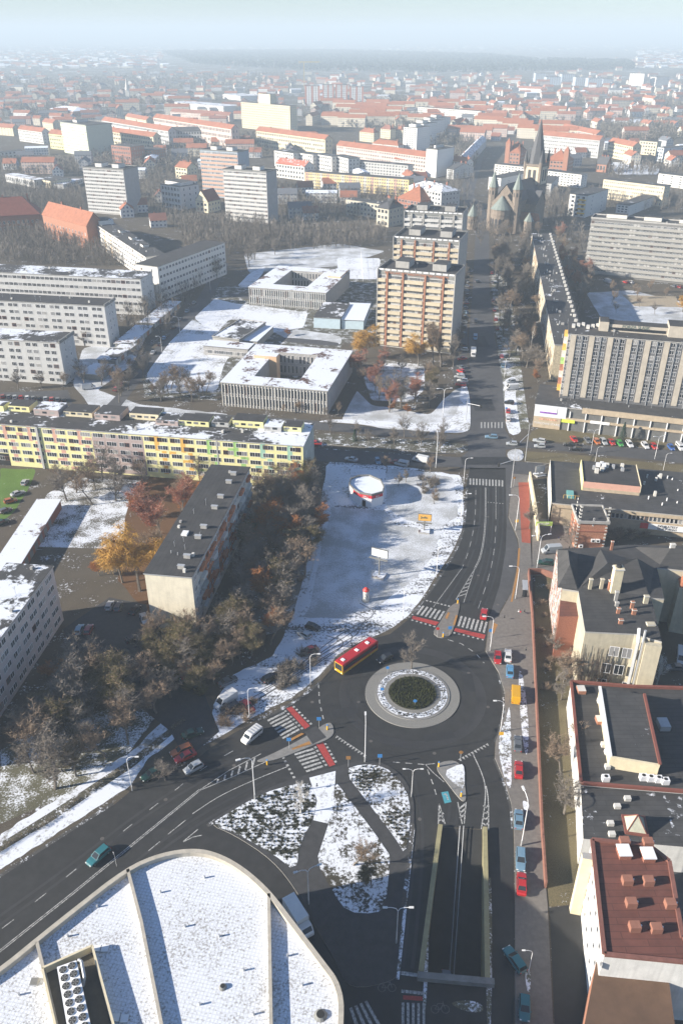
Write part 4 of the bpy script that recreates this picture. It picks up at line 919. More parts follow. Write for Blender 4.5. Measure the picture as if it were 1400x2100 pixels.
# ---------------- pavilion, brick tower, old building, white hall, red roof ----------------
def W2(pts, z): return [G(x, y, z) for x, y in pts]
def rooty(name, label, cat, c, group=None): return empty(name, (c.x, c.y, 0), 0, label, cat, group)
def loc(pts, c): return [(p.x - c.x, p.y - c.y) for p in pts]
# delicatessen pavilion
rt, L, D, h = bld('shopping_pavilion', 'low shopping pavilion with dark cluttered roof and a banner under its window strip', (1133, 1030), (1400, 1056), base=None, h=7.5, back=None, depth=27, wall=tan, roofm=bitum_f, pm=conc, extR=18, cat='shopping pavilion',
    f=dict(c=36, r=1, w=.95, h=1.7, z0=4.4, x0=12.0, x1=.5, m=0, gw=(5, 2, 4)), overh=.4)
mb = MB(); mb.box(-.5, -.41, 0, D, 0, h + .5, mat('painted_side_wall', (.58, .56, .50), .85, .4, .7)); mb.build('side_wall', rt)
mb = MB(); mb.box(0, L, -.6, -.41, h - 1.3, h - .31, tan); mb.build('fascia', rt)
mb = MB(); mb.box(L * .16, L * .46, D * .34, D * .86, h + .01, h + 3.0, pink, bitum); mb.box(L * .16, L * .46, D * .34 - .1, D * .34 - .002, h + .01, h + 1.0, tan); rm = mb.build('rooftop_hall', rt)
mb = MB(); mb.box(L * .16 - .2, L * .16 - .002, D * .34, D * .86, h + .01, h + 3.3, plastery); mb.box(L * .46 + .002, L * .46 + .2, D * .34, D * .86, h + .01, h + 3.3, plasterc); mb.build('parapet', rt)
rr = random.Random(5)
for i in range(34):
    x, y = rr.uniform(.5, .98) * L, rr.uniform(.12, .85) * D; mb = MB(); s = rr.uniform(.2, .45)
    if i % 3 == 0: mb.box(x - s, x + s, y - s, y + s, h, h + rr.uniform(.8, 1.6), concw)
    else: mb.cyl(x, y, h, h + rr.uniform(.5, 1.1), .16, .16, 6, white)
    mb.build('roof_vent', rt)
for i in range(12):
    x, y = (.16 + .3 * rr.uniform(.2, .75)) * L, rr.uniform(.5, .8) * D; mb = MB(); s = rr.uniform(.3, .6); mb.box(x - s, x + s, y - s, y + s, h + 3.0, h + 3 + rr.uniform(.6, 1.5), (metal, concw, white)[i % 3]); mb.build('air_handler', rt)
mb = MB()
for k in range(4): mb.tube([(3 + k * 1.1, 3, h), (3 + k * 1.1, 3, h + 1.2)], .05, 4, orange); 
mb.tube([(3, 3, h + 1.2), (7.4, 3, h + 1.2)], .05, 4, orange); mb.box(4, 6, 3.2, 7.5, h + .05, h + .5, mat('teal_tarp', (.15, .38, .36), .7)); mb.build('roof_stairs', rt)
xb = L * .60
mb = MB(); mb.box(xb - 5.2, xb + 5.2, -.75, -.62, 2.2, 4.0, white); mb.box(xb - 7.4, xb - 5.25, -.75, -.62, 2.3, 4.0, mat('banner_red', (.55, .03, .04), .6)); mb.box(xb + 5.25, xb + 7.4, -.75, -.62, 2.3, 4.0, mat('banner_red', (.55, .03, .04))); bn = mb.build('banner', rt)
text_obj('DELIKATESY', 1.0, plain('black_ink', (.02, .02, .02)), rt, (xb, -.78, 3.5), (R(90), 0, 0)); text_obj('SKUP POLONY', .8, plain('black_ink', (.02, .02, .02)), rt, (xb, -.78, 2.65), (R(90), 0, 0))
# two low screen walls and gate sign by the pavilion
def wallthing(name, label, pts, zt, th, m, cat='wall', z0=0.0, group=None):
    mb = MB(); wallrun(mb, [p.xy for p in [G(x, y) for x, y in pts]], z0, zt, th, m); o = mb.build(name); tag(o, label, cat, group); return o
wallthing('garden_wall', 'cream wall with orange base beside the red cycle path', [(1084, 985), (1096, 1060), (1102, 1110)], 3.2, .5, plasterc)
rt0 = empty('gate_sign', G(1098, 1092), 0, 'lime green shop sign board on a narrow white frame beside the cycle path', 'shop sign')
mb = MB(); mb.box(-.3, 4.4, -.1, .1, 2.3, 3.6, mat('lime_sign', (.38, .55, .12), .6)); mb.build('board', rt0)
text_obj('SKLEP', 1.1, white, rt0, (2.0, -.13, 2.95), (R(90), 0, 0))
for x in (-.1, 4.2): mb = MB(); mb.box(x - .1, x + .1, -.08, .08, 0, 2.3, white); mb.build('post', rt0)
# brick tower
rt, L, D, h = bld('brick_tower', 'square orange brick tower with grey parapet and three white air conditioners on its wall', (1186, 1070), (1246, 1072), base=1128, back=(1240, 1040), wall=brick2, roofm=bitum, pm=conc, parapet=.5, cat='brick tower', overh=.45,
    f=dict(c=1, r=1, w=.4, h=2.6, z0=8.0, m=0))
mb = MB(); mb.box(-.2, L + .2, -.2, D + .2, h - 3.0, h - 2.7, brick); 
for z in [k * 1.05 for k in range(14)]:
    mb.box(-.08, .5, -.08, -.001, z, z + .5, concw); mb.box(L - .5, L + .08, -.08, -.001, z, z + .5, concw); mb.box(-.08, -.001, .2, .8, z, z + .5, concw); mb.box(-.08, -.001, D * .5, D * .5 + .6, z, z + .5, concw)
mb.build('quoins', rt)
for x, z in ((1.0, 1.2), (L * .52, 3.1), (L * .68, 3.1)): mb = MB(); mb.box(x, x + 1.1, -.6, -.1, z, z + .9, white); mb.box(x + .25, x + .85, -.62, -.6, z + .15, z + .75, black); mb.build('air_conditioner', rt)
# old large building
hO = 15.5
out = [(1141, 1126), (1152, 1207), (1185, 1212), (1199, 1295), (1300, 1300), (1356, 1316), (1334, 1226), (1361, 1228), (1346, 1164), (1384, 1168), (1500, 1180), (1500, 1125), (1400, 1119), (1286, 1117), (1234, 1122)]
P = W2(out, hO); c = P[3].copy(); rt = rooty('old_school', 'large old building with dark slate roofs, tall cream chimney and ivy covered walls', 'old building', c); lp = loc(P, c)
creamw = mat('aged_cream_wall', (.47, .42, .31), .85, .12, .6, streak=.3); ivy, n_i, b_i = _new('mosaic_brick_wall')
n_i.links.new(mixc(n_i, ramp(n_i, noise(n_i, .9, 4, .8, (1, 1, .5)), .49, .53), (.24, .09, .055), (.50, .47, .42)), b_i.inputs['Base Color']); b_i.inputs['Roughness'].default_value = .85
mb = MB(); mb.prism(lp, -.2, hO - .4, creamw); mb.build('wall', rt)
slate = mat('slate_felt', (.055, .053, .052), .8, .3, .4, coarse=.4, seam=.6)
mb = MB(); mb.prism(lp, hO - .4, hO, conc, slate); ro = mb.build('roof', rt)
def hipbox(mb, px, ridge, zr, m, z0=None):
    q = [(*((p - c).xy), (z0 or hO) + .02) for p in W2(px, hO)]; r_ = [(*((p - c).xy), zr) for p in W2(ridge, hO)]
    mb.add(q + r_, [(0, 1, 5, 4), (1, 2, 5), (2, 3, 4, 5), (3, 0, 4)], m)
mb = MB(); hipbox(mb, [(1142, 1205), (1183, 1209), (1184, 1137), (1142, 1128)], [(1164, 1180), (1160, 1150)], hO + 3.0, slate); mb.build('hip_roof', rt)
mb = MB(); hipbox(mb, [(1188, 1205), (1330, 1222), (1340, 1165), (1230, 1126)], [(1240, 1180), (1300, 1170)], hO + 3.5, slate); mb.build('hip_roof', rt)
mb = MB(); hipbox(mb, [(1352, 1158), (1498, 1172), (1498, 1128), (1300, 1122)], [(1370, 1142), (1480, 1146)], hO + 2.5, slate); mb.build('hip_roof', rt)
mb = MB(); a, b = Vector((*lp[0], 0)), Vector((*lp[1], 0)); dd = (b - a); nn_ = Vector((-dd.y, dd.x, 0)).normalized(); 
if nn_.x > 0: nn_ = -nn_
for s0, s1, m in ((0, 1, ivy),): q0, q1 = a + nn_ * .05, b + nn_ * .05; mb.face([(q0.x, q0.y, 0), (q1.x, q1.y, 0), (q1.x, q1.y, hO - .45), (q0.x, q0.y, hO - .45)], m)
mb.build('patterned_wall', rt)
u_ = (b - a).normalized(); L_w = (b - a).length; wz = [(a.x + nn_.x * .08 + u_.x * L_w * (i + .35) / 5, a.y + nn_.y * .08 + u_.y * L_w * (i + .35) / 5, 1.5 + 3.6 * j, math.atan2(u_.y, u_.x), win_mesh(1.5, 2.1, 1, 0)) for i in range(5) for j in range(4)]
put_windows(rt, wz)
def loc1(px, py, z=hO): p = G(px, py, z) - c; return p.x, p.y
mb = MB(); low = loc(W2([(1150, 1211), (1184, 1215), (1186, 1262), (1146, 1262)], 12.5), c); mb.prism(low, -.2, 12.2, brick, redroof); mb.build('stair_wing', rt)
x, y = loc1(1258, 1213); mb = MB(); mb.box(x - 1.0, x + 1.0, y - .8, y + .8, hO, hO + 6.8, plasterc); mb.box(x - 1.15, x + 1.15, y - .95, y + .95, hO + 6.3, hO + 6.6, concw); mb.cyl(x, y, hO + 6.8, hO + 7.2, .7, .6, 8, black); mb.build('chimney', ro)
for px_, py_, w_, hh_, m in ((1208, 1208, .5, 1.8, creamw), (1231, 1208, .5, 1.8, creamw), (1250, 1210, .8, 1.6, brick2), (1261, 1232, .5, 1.5, conc), (1263, 1243, .5, 1.5, conc), (1266, 1258, .5, 2.0, brick2), (1271, 1279, .6, 1.6, brick2), (1294, 1248, .5, 2.5, brick2), (1298, 1260, .6, 1.8, brick2), (1322, 1237, .7, .8, creamw), (1333, 1282, 1.2, .7, creamw), (1374, 1137, .8, 2.0, concw), (1252, 1128, .4, 1.5, brick2)):
    x, y = loc1(px_, py_); w_ *= .72; hh_ *= .8; mb = MB(); mb.box(x - w_, x + w_, y - w_ * .6, y + w_ * .6, hO - .3, hO + hh_ + (1.5 if py_ < 1240 else 0), m); mb.box(x - w_ - .1, x + w_ + .1, y - w_ * .6 - .1, y + w_ * .6 + .1, hO + hh_ - .25 + (1.5 if py_ < 1240 else 0), hO + hh_ - .1 + (1.5 if py_ < 1240 else 0), concw); mb.build('chimney', ro)
# front windows and ducts
A_, B_ = P[3] - c, P[5] - c; dv = (B_ - A_); dv.z = 0; Lf = dv.length; dv.normalize(); rz = math.atan2(dv.y, dv.x)
wins = []
for u, z in ((.36, 10), (.53, 10), (.30, 5.2), (.47, 5.2), (.28, .8), (.62, .8)):
    q = A_ + dv * (u * Lf); wins.append((q.x + dv.y * .02, q.y - dv.x * .02, z, rz, win_mesh(2.0, 2.6, 1, 1 if z > 9 else 0)))
put_windows(rt, wins)
for u, k in ((.70, 0), (.76, 1)):
    q = A_ + dv * (u * Lf); nx, ny = dv.y, -dv.x; mb = MB()
    if k == 0: mb.tube([(q.x + nx * .5, q.y + ny * .5, 1), (q.x + nx * .5, q.y + ny * .5, hO - .5), (q.x - nx * 1.5, q.y - ny * 1.5, hO + 1.6)], .42, 4, metal)
    else: mb.tube([(q.x + nx * .4, q.y + ny * .4, 2), (q.x + nx * .4, q.y + ny * .4, hO + 2.6)], .3, 8, metal)
    mb.build('flue_duct', rt)
q = A_ + dv * (.79 * Lf); mb = MB(); mb.T = Matrix.Translation((q.x, q.y, 0)) @ Matrix.Rotation(rz, 4, 'Z'); mb.box(0, .21 * Lf, -1.2, -.01, 0, hO - .5, creamw); mb.build('flue_wall', rt)
mb = MB()
for i in range(60):
    u = rr.uniform(0, .45); q = A_ + dv * (u * Lf); x0, y0 = q.x + dv.y * .06, q.y - dv.x * .06; pts = [(x0, y0, 0)]
    for z in range(1, 7): x0 += rr.uniform(-.5, .5) * dv.x; pts.append((x0, y0, z * rr.uniform(1.2, 2.1)))
    mb.tube(pts, [.06] * 3 + [.03] * 4, 3, mat('ivy_stems', (.16, .12, .09), .9))
iv = mb.build('creeper', rt); iv['kind'] = 'stuff'
# orange pyramid roofed wing at the edge
P2 = W2([(1392, 1205), (1450, 1215), (1450, 1150), (1384, 1155)], 13); c2 = P2[0].copy(); r2 = rooty('corner_turret', 'small turret with bright orange pyramid roof at the frame edge', 'turret', c2); l2 = loc(P2, c2)
mb = MB(); mb.prism(l2, 0, 13, creamw); mb.build('wall', r2); mx = sum(a for a, _ in l2) / 4; my = sum(b for _, b in l2) / 4
mb = MB(); mb.add([(*a, 13.02) for a in l2] + [(mx, my, 16.5)], [(0, 1, 4), (1, 2, 4), (2, 3, 4), (3, 0, 4)], tile); mb.build('roof', r2)
# white walled hall
def flatthing(name, label, cat, out, h, wallm, roofm, capm=None, pw=.5, ph=.6, group=None, z0=-.2):
    P = W2(out, h); c = P[0].copy(); rt = rooty(name, label, cat, c, group); lp = loc(P, c)
    mb = MB(); mb.prism(lp, z0, h - .3, wallm); mb.build('wall', rt); mb = MB(); mb.prism(lp, h - .3, h - .02, wallm, roofm); ro = mb.build('roof', rt)
    if capm:
        mb = MB(); wallrun(mb, lp + [lp[0]], h - .02, h + ph, pw, capm); mb.build('parapet', rt)
    return rt, c, lp, ro
bw = mat('bright_white_wall', (.66, .65, .62), .85, .12, .5, streak=.3)
redcap = mat('red_metal_capping', (.20, .07, .05), .6, .12, 1)
rt, c, lp, ro = flatthing('white_hall', 'flat roofed hall with brilliant white side wall, red parapet capping and dark felt roof', 'hall', [(1170, 1400), (1190, 1608), (1388, 1624), (1500, 1632), (1500, 1416), (1300, 1410)], 7.0, bw, bitum, redcap)
def lz(px, py, z): p = G(px, py, z) - c; return p.x, p.y
mb = MB(); mb.prism([lz(x, y, 10) for x, y in ((1229, 1409), (1251, 1551), (1352, 1568), (1320, 1424))], 6.9, 9.9, plasterc, bitum_f); ru = mb.build('upper_hall', rt)
mb = MB(); wallrun(mb, [lz(*p, 10) for p in ((1229, 1409), (1251, 1551))], 9.9, 10.3, .5, white); wallrun(mb, [lz(*p, 10) for p in ((1320, 1424), (1352, 1568))], 9.9, 10.3, .5, redcap); wallrun(mb, [lz(*p, 10) for p in ((1251, 1551), (1352, 1568))], 9.4, 10.0, .4, plasterc); mb.build('parapet', ru)
for x, y, z, k in ((1228, 1440, 7, 1), (1232, 1480, 7, 1), (1236, 1530, 7, 1), (1243, 1545, 7, 1), (1244, 1575, 7, 1), (1190, 1418, 7, 2), (1229, 1480, 7, 2), (1317, 1598, 7, 3), (1332, 1600, 7, 3), (1348, 1602, 7, 3), (1362, 1606, 7, 3), (1240, 1600, 7, 3)):
    a, b = lz(x, y, z); mb = MB()
    if k == 3: mb.box(a - .65, a + .65, b - .5, b + .5, z, z + 1.1, white); mb.cyl(a, b, z + 1.1, z + 1.14, .35, .35, 8, black); mb.build('air_conditioner', rt)
    elif k == 2: mb.box(a - .8, a + .8, b - .9, b + .9, z, z + .9, brick2, concw); mb.build('chimney', ro)
    else: mb.box(a - .45, a + .45, b - .45, b + .45, z, z + .8, concw); mb.build('roof_vent', rt)
a, b = lz(1358, 1490, 7); mb = MB(); mb.box(a - 1, a + 1, b - 1.3, b + 1.3, 7, 8.2, metal); mb.build('skylight', rt)
for px_ in ([(1355, 1505), (1378, 1510), (1386, 1528), (1370, 1540), (1360, 1520)], [(1352, 1552), (1386, 1548), (1398, 1600), (1372, 1575)]):
    pass
rt, c, lp, ro = flatthing('annex_building', 'dark roofed annex with white side wall and glass pyramid skylight framed in red', 'hall', [(1190, 1611), (1195, 1720), (1345, 1732), (1500, 1745), (1500, 1634), (1388, 1627)], 6.6, bw, bitum_f, None)
def lz(px, py, z): p = G(px, py, z) - c; return p.x, p.y
q = [lz(x, y, 6.8) for x, y in ((1281, 1709), (1330, 1716), (1322, 1674), (1273, 1670))]
mb = MB(); q3 = [(a, b, 6.6) for a, b in q]; mx = sum(a for a, _ in q) / 4; my = sum(b for _, b in q) / 4
mb.prism(q, 6.58, 6.9, redcap); mb.add([(mx + (a - mx) * .8, my + (b - my) * .8, 6.92) for a, b in q] + [(mx, my, 9.4)], [(0, 1, 4), (1, 2, 4), (2, 3, 4), (3, 0, 4)], mat('skylight_glazing', (.42, .42, .33), .25))
for a, b in q: mb.tube([(mx + (a - mx) * .8, my + (b - my) * .8, 6.95), (mx, my, 9.45)], .1, 4, redcap)
mb.build('pyramid_skylight', rt)
for x, y in ((1264, 1656), (1250, 1691), (1253, 1713), (1285, 1640)):
    a, b = lz(x, y, 6.6); mb = MB(); mb.box(a - .55, a + .55, b - .4, b + .4, 6.6, 7.3, concw); mb.build('roof_vent', rt)
# red felt roof building
hR = 14.0
rt, c, lp, ro = flatthing('red_roofed_building', 'building with flat oxide red roof, square brick vents and white wall with small dark windows', 'workshop building', [(1213, 1723), (1238, 1958), (1500, 1984), (1500, 1925), (1398, 1925), (1371, 1767), (1330, 1735)], hR, bw, redroof, mat('red_edge_tiles', (.19, .08, .06), .8, .2, 1), .6, .35)
def lz(px, py, z): p = G(px, py, z) - c; return p.x, p.y
for x, y in ((1284, 1810), (1327, 1811), (1292, 1856), (1372, 1858), (1299, 1905), (1343, 1908), (1278, 1730), (1326, 1732)):
    a, b = lz(x, y, hR); mb = MB(); mb.box(a - .75, a + .75, b - .6, b + .6, hR - .02, hR + 1.1, mat('terracotta_cladding', (.27, .12, .08), .8, .1)); mb.build('brick_vent', rt); mb = MB(); mb.cyl(a + .9, b, hR, hR + .9, .12, .12, 6, white); mb.build('vent_pipe', rt)
for x, y in ((1277, 1752), (1326, 1758)):
    a, b = lz(x, y, hR); mb = MB(); mb.box(a - .9, a + .9, b - 1.0, b + 1.0, hR - .02, hR + .9, brick); mb.box(a - 1, a + 1, b - 1.1, b + 1.1, hR + .9, hR + 1.1, white); mb.build('roof_hatch', rt)
A_, B_ = Vector((*lp[0], 0)), Vector((*lp[1], 0)); dv = (A_ - B_); Lf = dv.length; dv.normalize(); rz = math.atan2(-dv.y, -dv.x)
wins = []
for j in range(3):
    for i in range(7):
        q = A_ - dv * (Lf * (i + .5) / 7.3 + 1.5); wins.append((q.x - .03, q.y, 3 + 4.0 * j, rz, win_mesh(1.0, 1.3, 0, 0)))
put_windows(rt, wins)
mb = MB(); g_ = [lz(x, y, hR) for x, y in ((1194, 1760), (1216, 1764), (1217, 1750), (1192, 1748))]; mb.prism(g_, 0, hR, plasterc, conc); mb.build('gable_wing', rt)
rt, c, lp, ro = flatthing('brown_roofed_building', 'building with flat brown roof at the frame corner', 'workshop building', [(1222, 1972), (1190, 2140), (1388, 2140), (1366, 1978)], 9.0, brick2, mat('brown_roof', (.13, .075, .045), .85, .2, .4, coarse=.3), None)
# brick boundary wall, garden
bwall = mat('brick_wall_orange', (.22, .10, .07), .85, .2, 2.0)
wallthing('boundary_wall', 'long low orange brick wall between the pavement and the grass strip', [(1082, 1178), (1090, 1270), (1096, 1400), (1103, 1560), (1109, 1700), (1117, 1822)], 1.9, .35, bwall)
wallthing('boundary_wall', 'short orange brick wall closing the garden off from the forecourt', [(1082, 1178), (1108, 1178), (1132, 1186)], 1.9, .35, bwall)
# ---------------- mall roof ----------------
hM = 16.5
par = smooth([(-140, 2080), (0, 1990), (75, 1928), (150, 1868), (260, 1782), (330, 1752), (400, 1742), (450, 1754), (500, 1783), (550, 1828), (594, 1886), (650, 1960), (700, 2026), (698, 2120), (690, 2260)], 2, False)
pw = [p.xy for p in W2(par, hM)]; c = Vector((*pw[0], 0)); rt = empty('shopping_mall', (c.x, c.y, 0), 0, 'shopping mall with curved pale parapet and snow covered speckled flat roof', 'shopping mall')
lpm = [(p.x - c.x, p.y - c.y) for p in pw] + [((G(-140, 2260, hM) - c).x, (G(-140, 2260, hM) - c).y)]
msn, nn, bb = _new('mall_roof_snow')
br = N(nn, 'ShaderNodeTexBrick'); br.inputs['Scale'].default_value = 1.0; br.inputs['Color1'].default_value = (1, 1, 1, 1); br.inputs['Color2'].default_value = (.8, .8, .8, 1); br.inputs['Mortar'].default_value = (0, 0, 0, 1)
br.inputs['Mortar Size'].default_value = .07; br.inputs['Brick Width'].default_value = .5; br.inputs['Row Height'].default_value = .5; br.offset = 0
mp_ = N(nn, 'ShaderNodeMapping'); mp_.inputs['Rotation'].default_value = (0, 0, R(12)); nn.links.new(N(nn, 'ShaderNodeNewGeometry').outputs['Position'], mp_.inputs[0]); nn.links.new(mp_.outputs[0], br.inputs[0])
g1 = noise(nn, 2.8, 4, .8); g2 = noise(nn, .10, 3, .5)
th_ = math2(nn, 'ADD', math2(nn, 'MULTIPLY', g1, .72), math2(nn, 'MULTIPLY', g2, .28))
f_ = ramp(nn, th_, .40, .47); sepb = N(nn, 'ShaderNodeSeparateXYZ'); nn.links.new(br.outputs[0], sepb.inputs[0])
gridf = math2(nn, 'MULTIPLY', ramp(nn, sepb.outputs[0], .2, .7, .72, 1.0), f_)
nn.links.new(mixc(nn, gridf, (.30, .29, .275), SNOW), bb.inputs['Base Color']); bb.inputs['Roughness'].default_value = .95
mb = MB(); mb.prism(lpm, 0, hM - .9, conc); mb.build('wall', rt); mb = MB(); mb.sheet(lpm, hM - .88, msn); mb.build('roof', rt)
ppm = mat('pale_parapet', (.44, .40, .33), .8, .15, .8, streak=.2)
mb = MB(); wallrun(mb, lpm[:-1], hM - 1.0, hM, .7, ppm); mb.build('parapet', rt)
def lm(px, py, z=hM): p = G(px, py, z) - c; return Vector((p.x, p.y))
for pts in ([(262, 1782), (290, 1890), (335, 2120)], [(551, 1832), (553, 1960), (556, 2120)], [(76, 1932), (95, 2010), (120, 2120)]):
    mb = MB(); wallrun(mb, [lm(*p) for p in pts], hM - .87, hM, .45, ppm); mb.build('roof_divider', rt)
for x, y in ((330, 1830), (420, 1800), (380, 1900), (450, 1920), (500, 1990), (410, 2060), (200, 1860), (140, 1920), (620, 2020), (40, 2040), (590, 1960), (520, 2080)):
    a = lm(x, y, hM - .8); mb = MB(); mb.cyl(a.x, a.y, hM - .88, hM - .35, .14, .14, 7, metal); mb.build('vent_pipe', rt)
# plant enclosure and fan unit
mb = MB(); enc = [lm(*p) for p in ((88, 1988), (190, 1942), (238, 2120))]; wallrun(mb, enc, hM - .87, hM + .4, .3, plasterc); wallrun(mb, [lm(88, 1988), lm(118, 2120)], hM - .87, hM + .4, .3, plasterc); mb.build('plant_enclosure', rt)
mb = MB(); mb.sheet([lm(*p) for p in ((90, 1990), (188, 1946), (234, 2120), (119, 2120))], hM - .84, mat('enclosure_floor', (.10, .09, .07), .85, .2)); mb.build('enclosure_floor', rt)
A_ = lm(117, 1983, hM + 1); B_ = lm(157, 1969, hM + 1); C_ = lm(186, 2100, hM + 1); D_ = lm(139, 2110, hM + 1)
cu_ = empty('cooling_unit', (c.x, c.y, 0), 0, 'long white cooling unit with two rows of black fans on the mall roof', 'cooling unit')
mb = MB(); mb.prism([A_, B_, C_ + (C_ - B_) * .4, D_ + (D_ - A_) * .4], hM - .8, hM + 1.0, metal, white); mb.build('casing', cu_)
for i in range(9):
    for k in (0, 1):
        a = A_.lerp(D_, (i + .7) / 7.4); b = B_.lerp(C_, (i + .45) / 7.4); q = a.lerp(b, .27 + .46 * k); mb = MB()
        r_ = (B_ - A_).length * .20
        mb.cyl(q.x, q.y, hM + 1.0, hM + 1.12, r_, r_, 14, white, black); 
        for t in range(5):
            an = t * 2 * math.pi / 5; mb.face([(q.x, q.y, hM + 1.125), (q.x + r_ * .85 * math.cos(an), q.y + r_ * .85 * math.sin(an), hM + 1.13), (q.x + r_ * .85 * math.cos(an + .5), q.y + r_ * .85 * math.sin(an + .5), hM + 1.13)], conc_d)
        mb.build('fan', cu_)
q = [lm(166, 1972), lm(172, 1980), lm(176, 2010), lm(168, 2016)]
mb = MB(); mb.tube([(*lm(163, 1972), hM + .4), (*lm(170, 1980), hM + .9), (*lm(176, 2012), hM + .9), (*lm(170, 2018), hM - .4)], .22, 6, metal); mb.build('pipe_loop', cu_)
for i, (x, y) in enumerate(((200, 1946), (216, 1946), (71, 2014), (238, 2088), (256, 2090), (457, 2024), (657, 2082))):
    mb = MB(); a = lm(x, y, hM - .8); s = (.45, .5, .5, .5, .5, .55, .9)[i]
    if i < 5: mb.box(a.x - s, a.x + s, a.y - s, a.y + s, hM - .88, hM - .6, metal, conc_d if i == 2 else white); mb.build('roof_hatch', rt)
    else: mb.cyl(a.x, a.y, hM - .88, hM - .5, s, s * .6, 12, conc_d, black); mb.build('roof_drain', rt)
# ---------------- polygonal kiosk ----------------
ko = W2([(716, 992), (719, 981), (735, 975), (757, 974), (780, 984), (787, 998), (784, 1008), (762, 1014), (738, 1010), (724, 1001)], 4.6); c = G(750, 1020); rt = rooty('round_kiosk', 'white polygonal pavilion with red lettered band and snow filled roof', 'pavilion', c); lp = loc(ko, c)
mb = MB(); mb.prism(lp, 0, 4.2, white, mat('smooth_snow_roof', (.7, .75, .82))); mb.build('wall', rt)
mb = MB(); wallrun(mb, lp + [lp[0]], 4.18, 4.75, .35, conc_d); mb.build('parapet', rt)
mb = MB(); wallrun(mb, [Vector(lp[i]) * 1.015 for i in (9, 8, 7, 6)], 3.1, 4.1, .12, mat('banner_red', (.55, .03, .04))); mb.build('red_band', rt)
mb = MB(); a, b = Vector(lp[8]), Vector(lp[7]); d = (b - a).normalized(); q = a.lerp(b, .2); mb.T = Matrix.Translation((q.x, q.y, 0)) @ Matrix.Rotation(math.atan2(d.y, d.x), 4, 'Z'); mb.box(0, 1.1, -.12, -.01, 0, 2.1, GL[0]); mb.build('door', rt)
for i, tx in ((7, 'GRILL'), (6, 'BAR')):
    a, b = Vector(lp[(i + 1)]), Vector(lp[i]); d = (b - a).normalized(); q = a.lerp(b, .5) + Vector((d.y, -d.x)) * .22; text_obj(tx, .7, white, rt, (q.x, q.y, 3.55), (R(90), 0, math.atan2(d.y, d.x)))
# ---------------- church ----------------
ap = G(1019, 478); tw_top = 72.0
tw = G(1089, 452); ax = (Vector((tw.x, tw.y, 0)) - ap); Lc = ax.length; print('church len', Lc, tw)
ang = math.atan2(ax.y, ax.x); rt = empty('church', (ap.x, ap.y, 0), ang, 'neo romanesque stone church with tall slate spire, twin green capped turrets and round apse', 'church')
Lc = min(Lc, 95)
hs = 21.0
mb = MB(); mb.box(8, Lc - 4, -9, 9, 0, hs, stone); mb.face([(8, 9, hs), (8, -9, hs), (8, 0, hs + 11)], stone); mb.box(24, 40, -17, 17, 0, 18, stone); 
for s in (-1, 1): mb.face([(24, s * 17.0, 18), (40, s * 17.0, 18), (32, s * 17.0, 26)], stone)
mb.build('nave_wall', rt)
mb = MB(); mb.add([(7.5, -9.6, hs), (Lc - 3, -9.6, hs), (Lc - 3, 9.6, hs), (7.5, 9.6, hs), (7.5, 0, hs + 11.5), (Lc - 3, 0, hs + 11.5)], [(0, 1, 5, 4), (2, 3, 4, 5)], darktile)
mb.add([(23.5, -17.5, 18), (40.5, -17.5, 18), (40.5, 17.5, 18), (23.5, 17.5, 18), (32, -17.5, 26.6), (32, 17.5, 26.6)], [(1, 2, 5, 4), (3, 0, 4, 5)], darktile); mb.build('roof', rt)
mb = MB(); mb.cyl(3, 0, 0, 16.5, 7.0, 7.0, 16, stone); mb.cyl(3, 0, 12.5, 13.2, 7.3, 7.3, 16, stone); a_ = mb.build('apse', rt)
mb = MB(); mb.cyl(3, 0, 16.5, 25.5, 7.7, 0.001, 16, copper); mb.build('apse_roof', rt)
dkw = plain('arched_opening', (.03, .03, .035), .6)
for i in range(7):
    an = math.pi * (.62 + i * .125); mb = MB(); mb.T = Matrix.Translation((3, 0, 0)) @ Matrix.Rotation(an + math.pi / 2, 4, 'Z')
    mb.face([(-.85, -7.12, 4), (.85, -7.12, 4), (.85, -7.12, 9.5), (.5, -7.12, 10.3), (0, -7.12, 10.6), (-.5, -7.12, 10.3), (-.85, -7.12, 9.5)], dkw); mb.build('arched_window', rt)
def turret(x, y, r, hb, hc, n, wm, rm, wins_=True):
    mb = MB(); mb.cyl(x, y, 0, hb, r, r, n, wm); mb.cyl(x, y, hb * .62, hb * .62 + .5, r + .3, r + .3, n, wm); mb.cyl(x, y, hb - .5, hb, r + .3, r + .3, n, wm); t = mb.build('turret', rt)
    mb = MB(); mb.cyl(x, y, hb, hb + hc, r + .5, .001, n, rm); mb.build('spire_cap', t)
    for i in range(n):
        an = 2 * math.pi * (i + .5) / n; mb = MB(); mb.T = Matrix.Translation((x, y, 0)) @ Matrix.Rotation(an, 4, 'Z'); rr_ = r * math.cos(math.pi / n) + .03
        mb.face([(rr_, -.55, hb - 5), (rr_, .55, hb - 5), (rr_, .55, hb - 2.6), (rr_, 0, hb - 2), (rr_, -.55, hb - 2.6)], dkw); mb.build('arched_window', t)
turret(7, 9.5, 3.4, 30, 11, 8, stone, copper); turret(7, -9.5, 3.4, 30, 11, 8, stone, copper)
turret(2, 22, 3.6, 9.5, 8, 10, stone, copper); turret(10, -19, 3.2, 9, 6, 6, stone, copper)
mb = MB(); mb.box(4, 9, -8.5, 8.5, 0, 20, stone); mb.add([(4, -8.5, 20), (4, 8.5, 20), (4, 0, 29)], [(1, 0, 2)], stone); mb.box(3.9, 3.99, -.9, -.2, 22, 24.5, dkw); mb.box(3.9, 3.99, .2, .9, 22, 24.5, dkw); mb.build('choir_gable', rt)
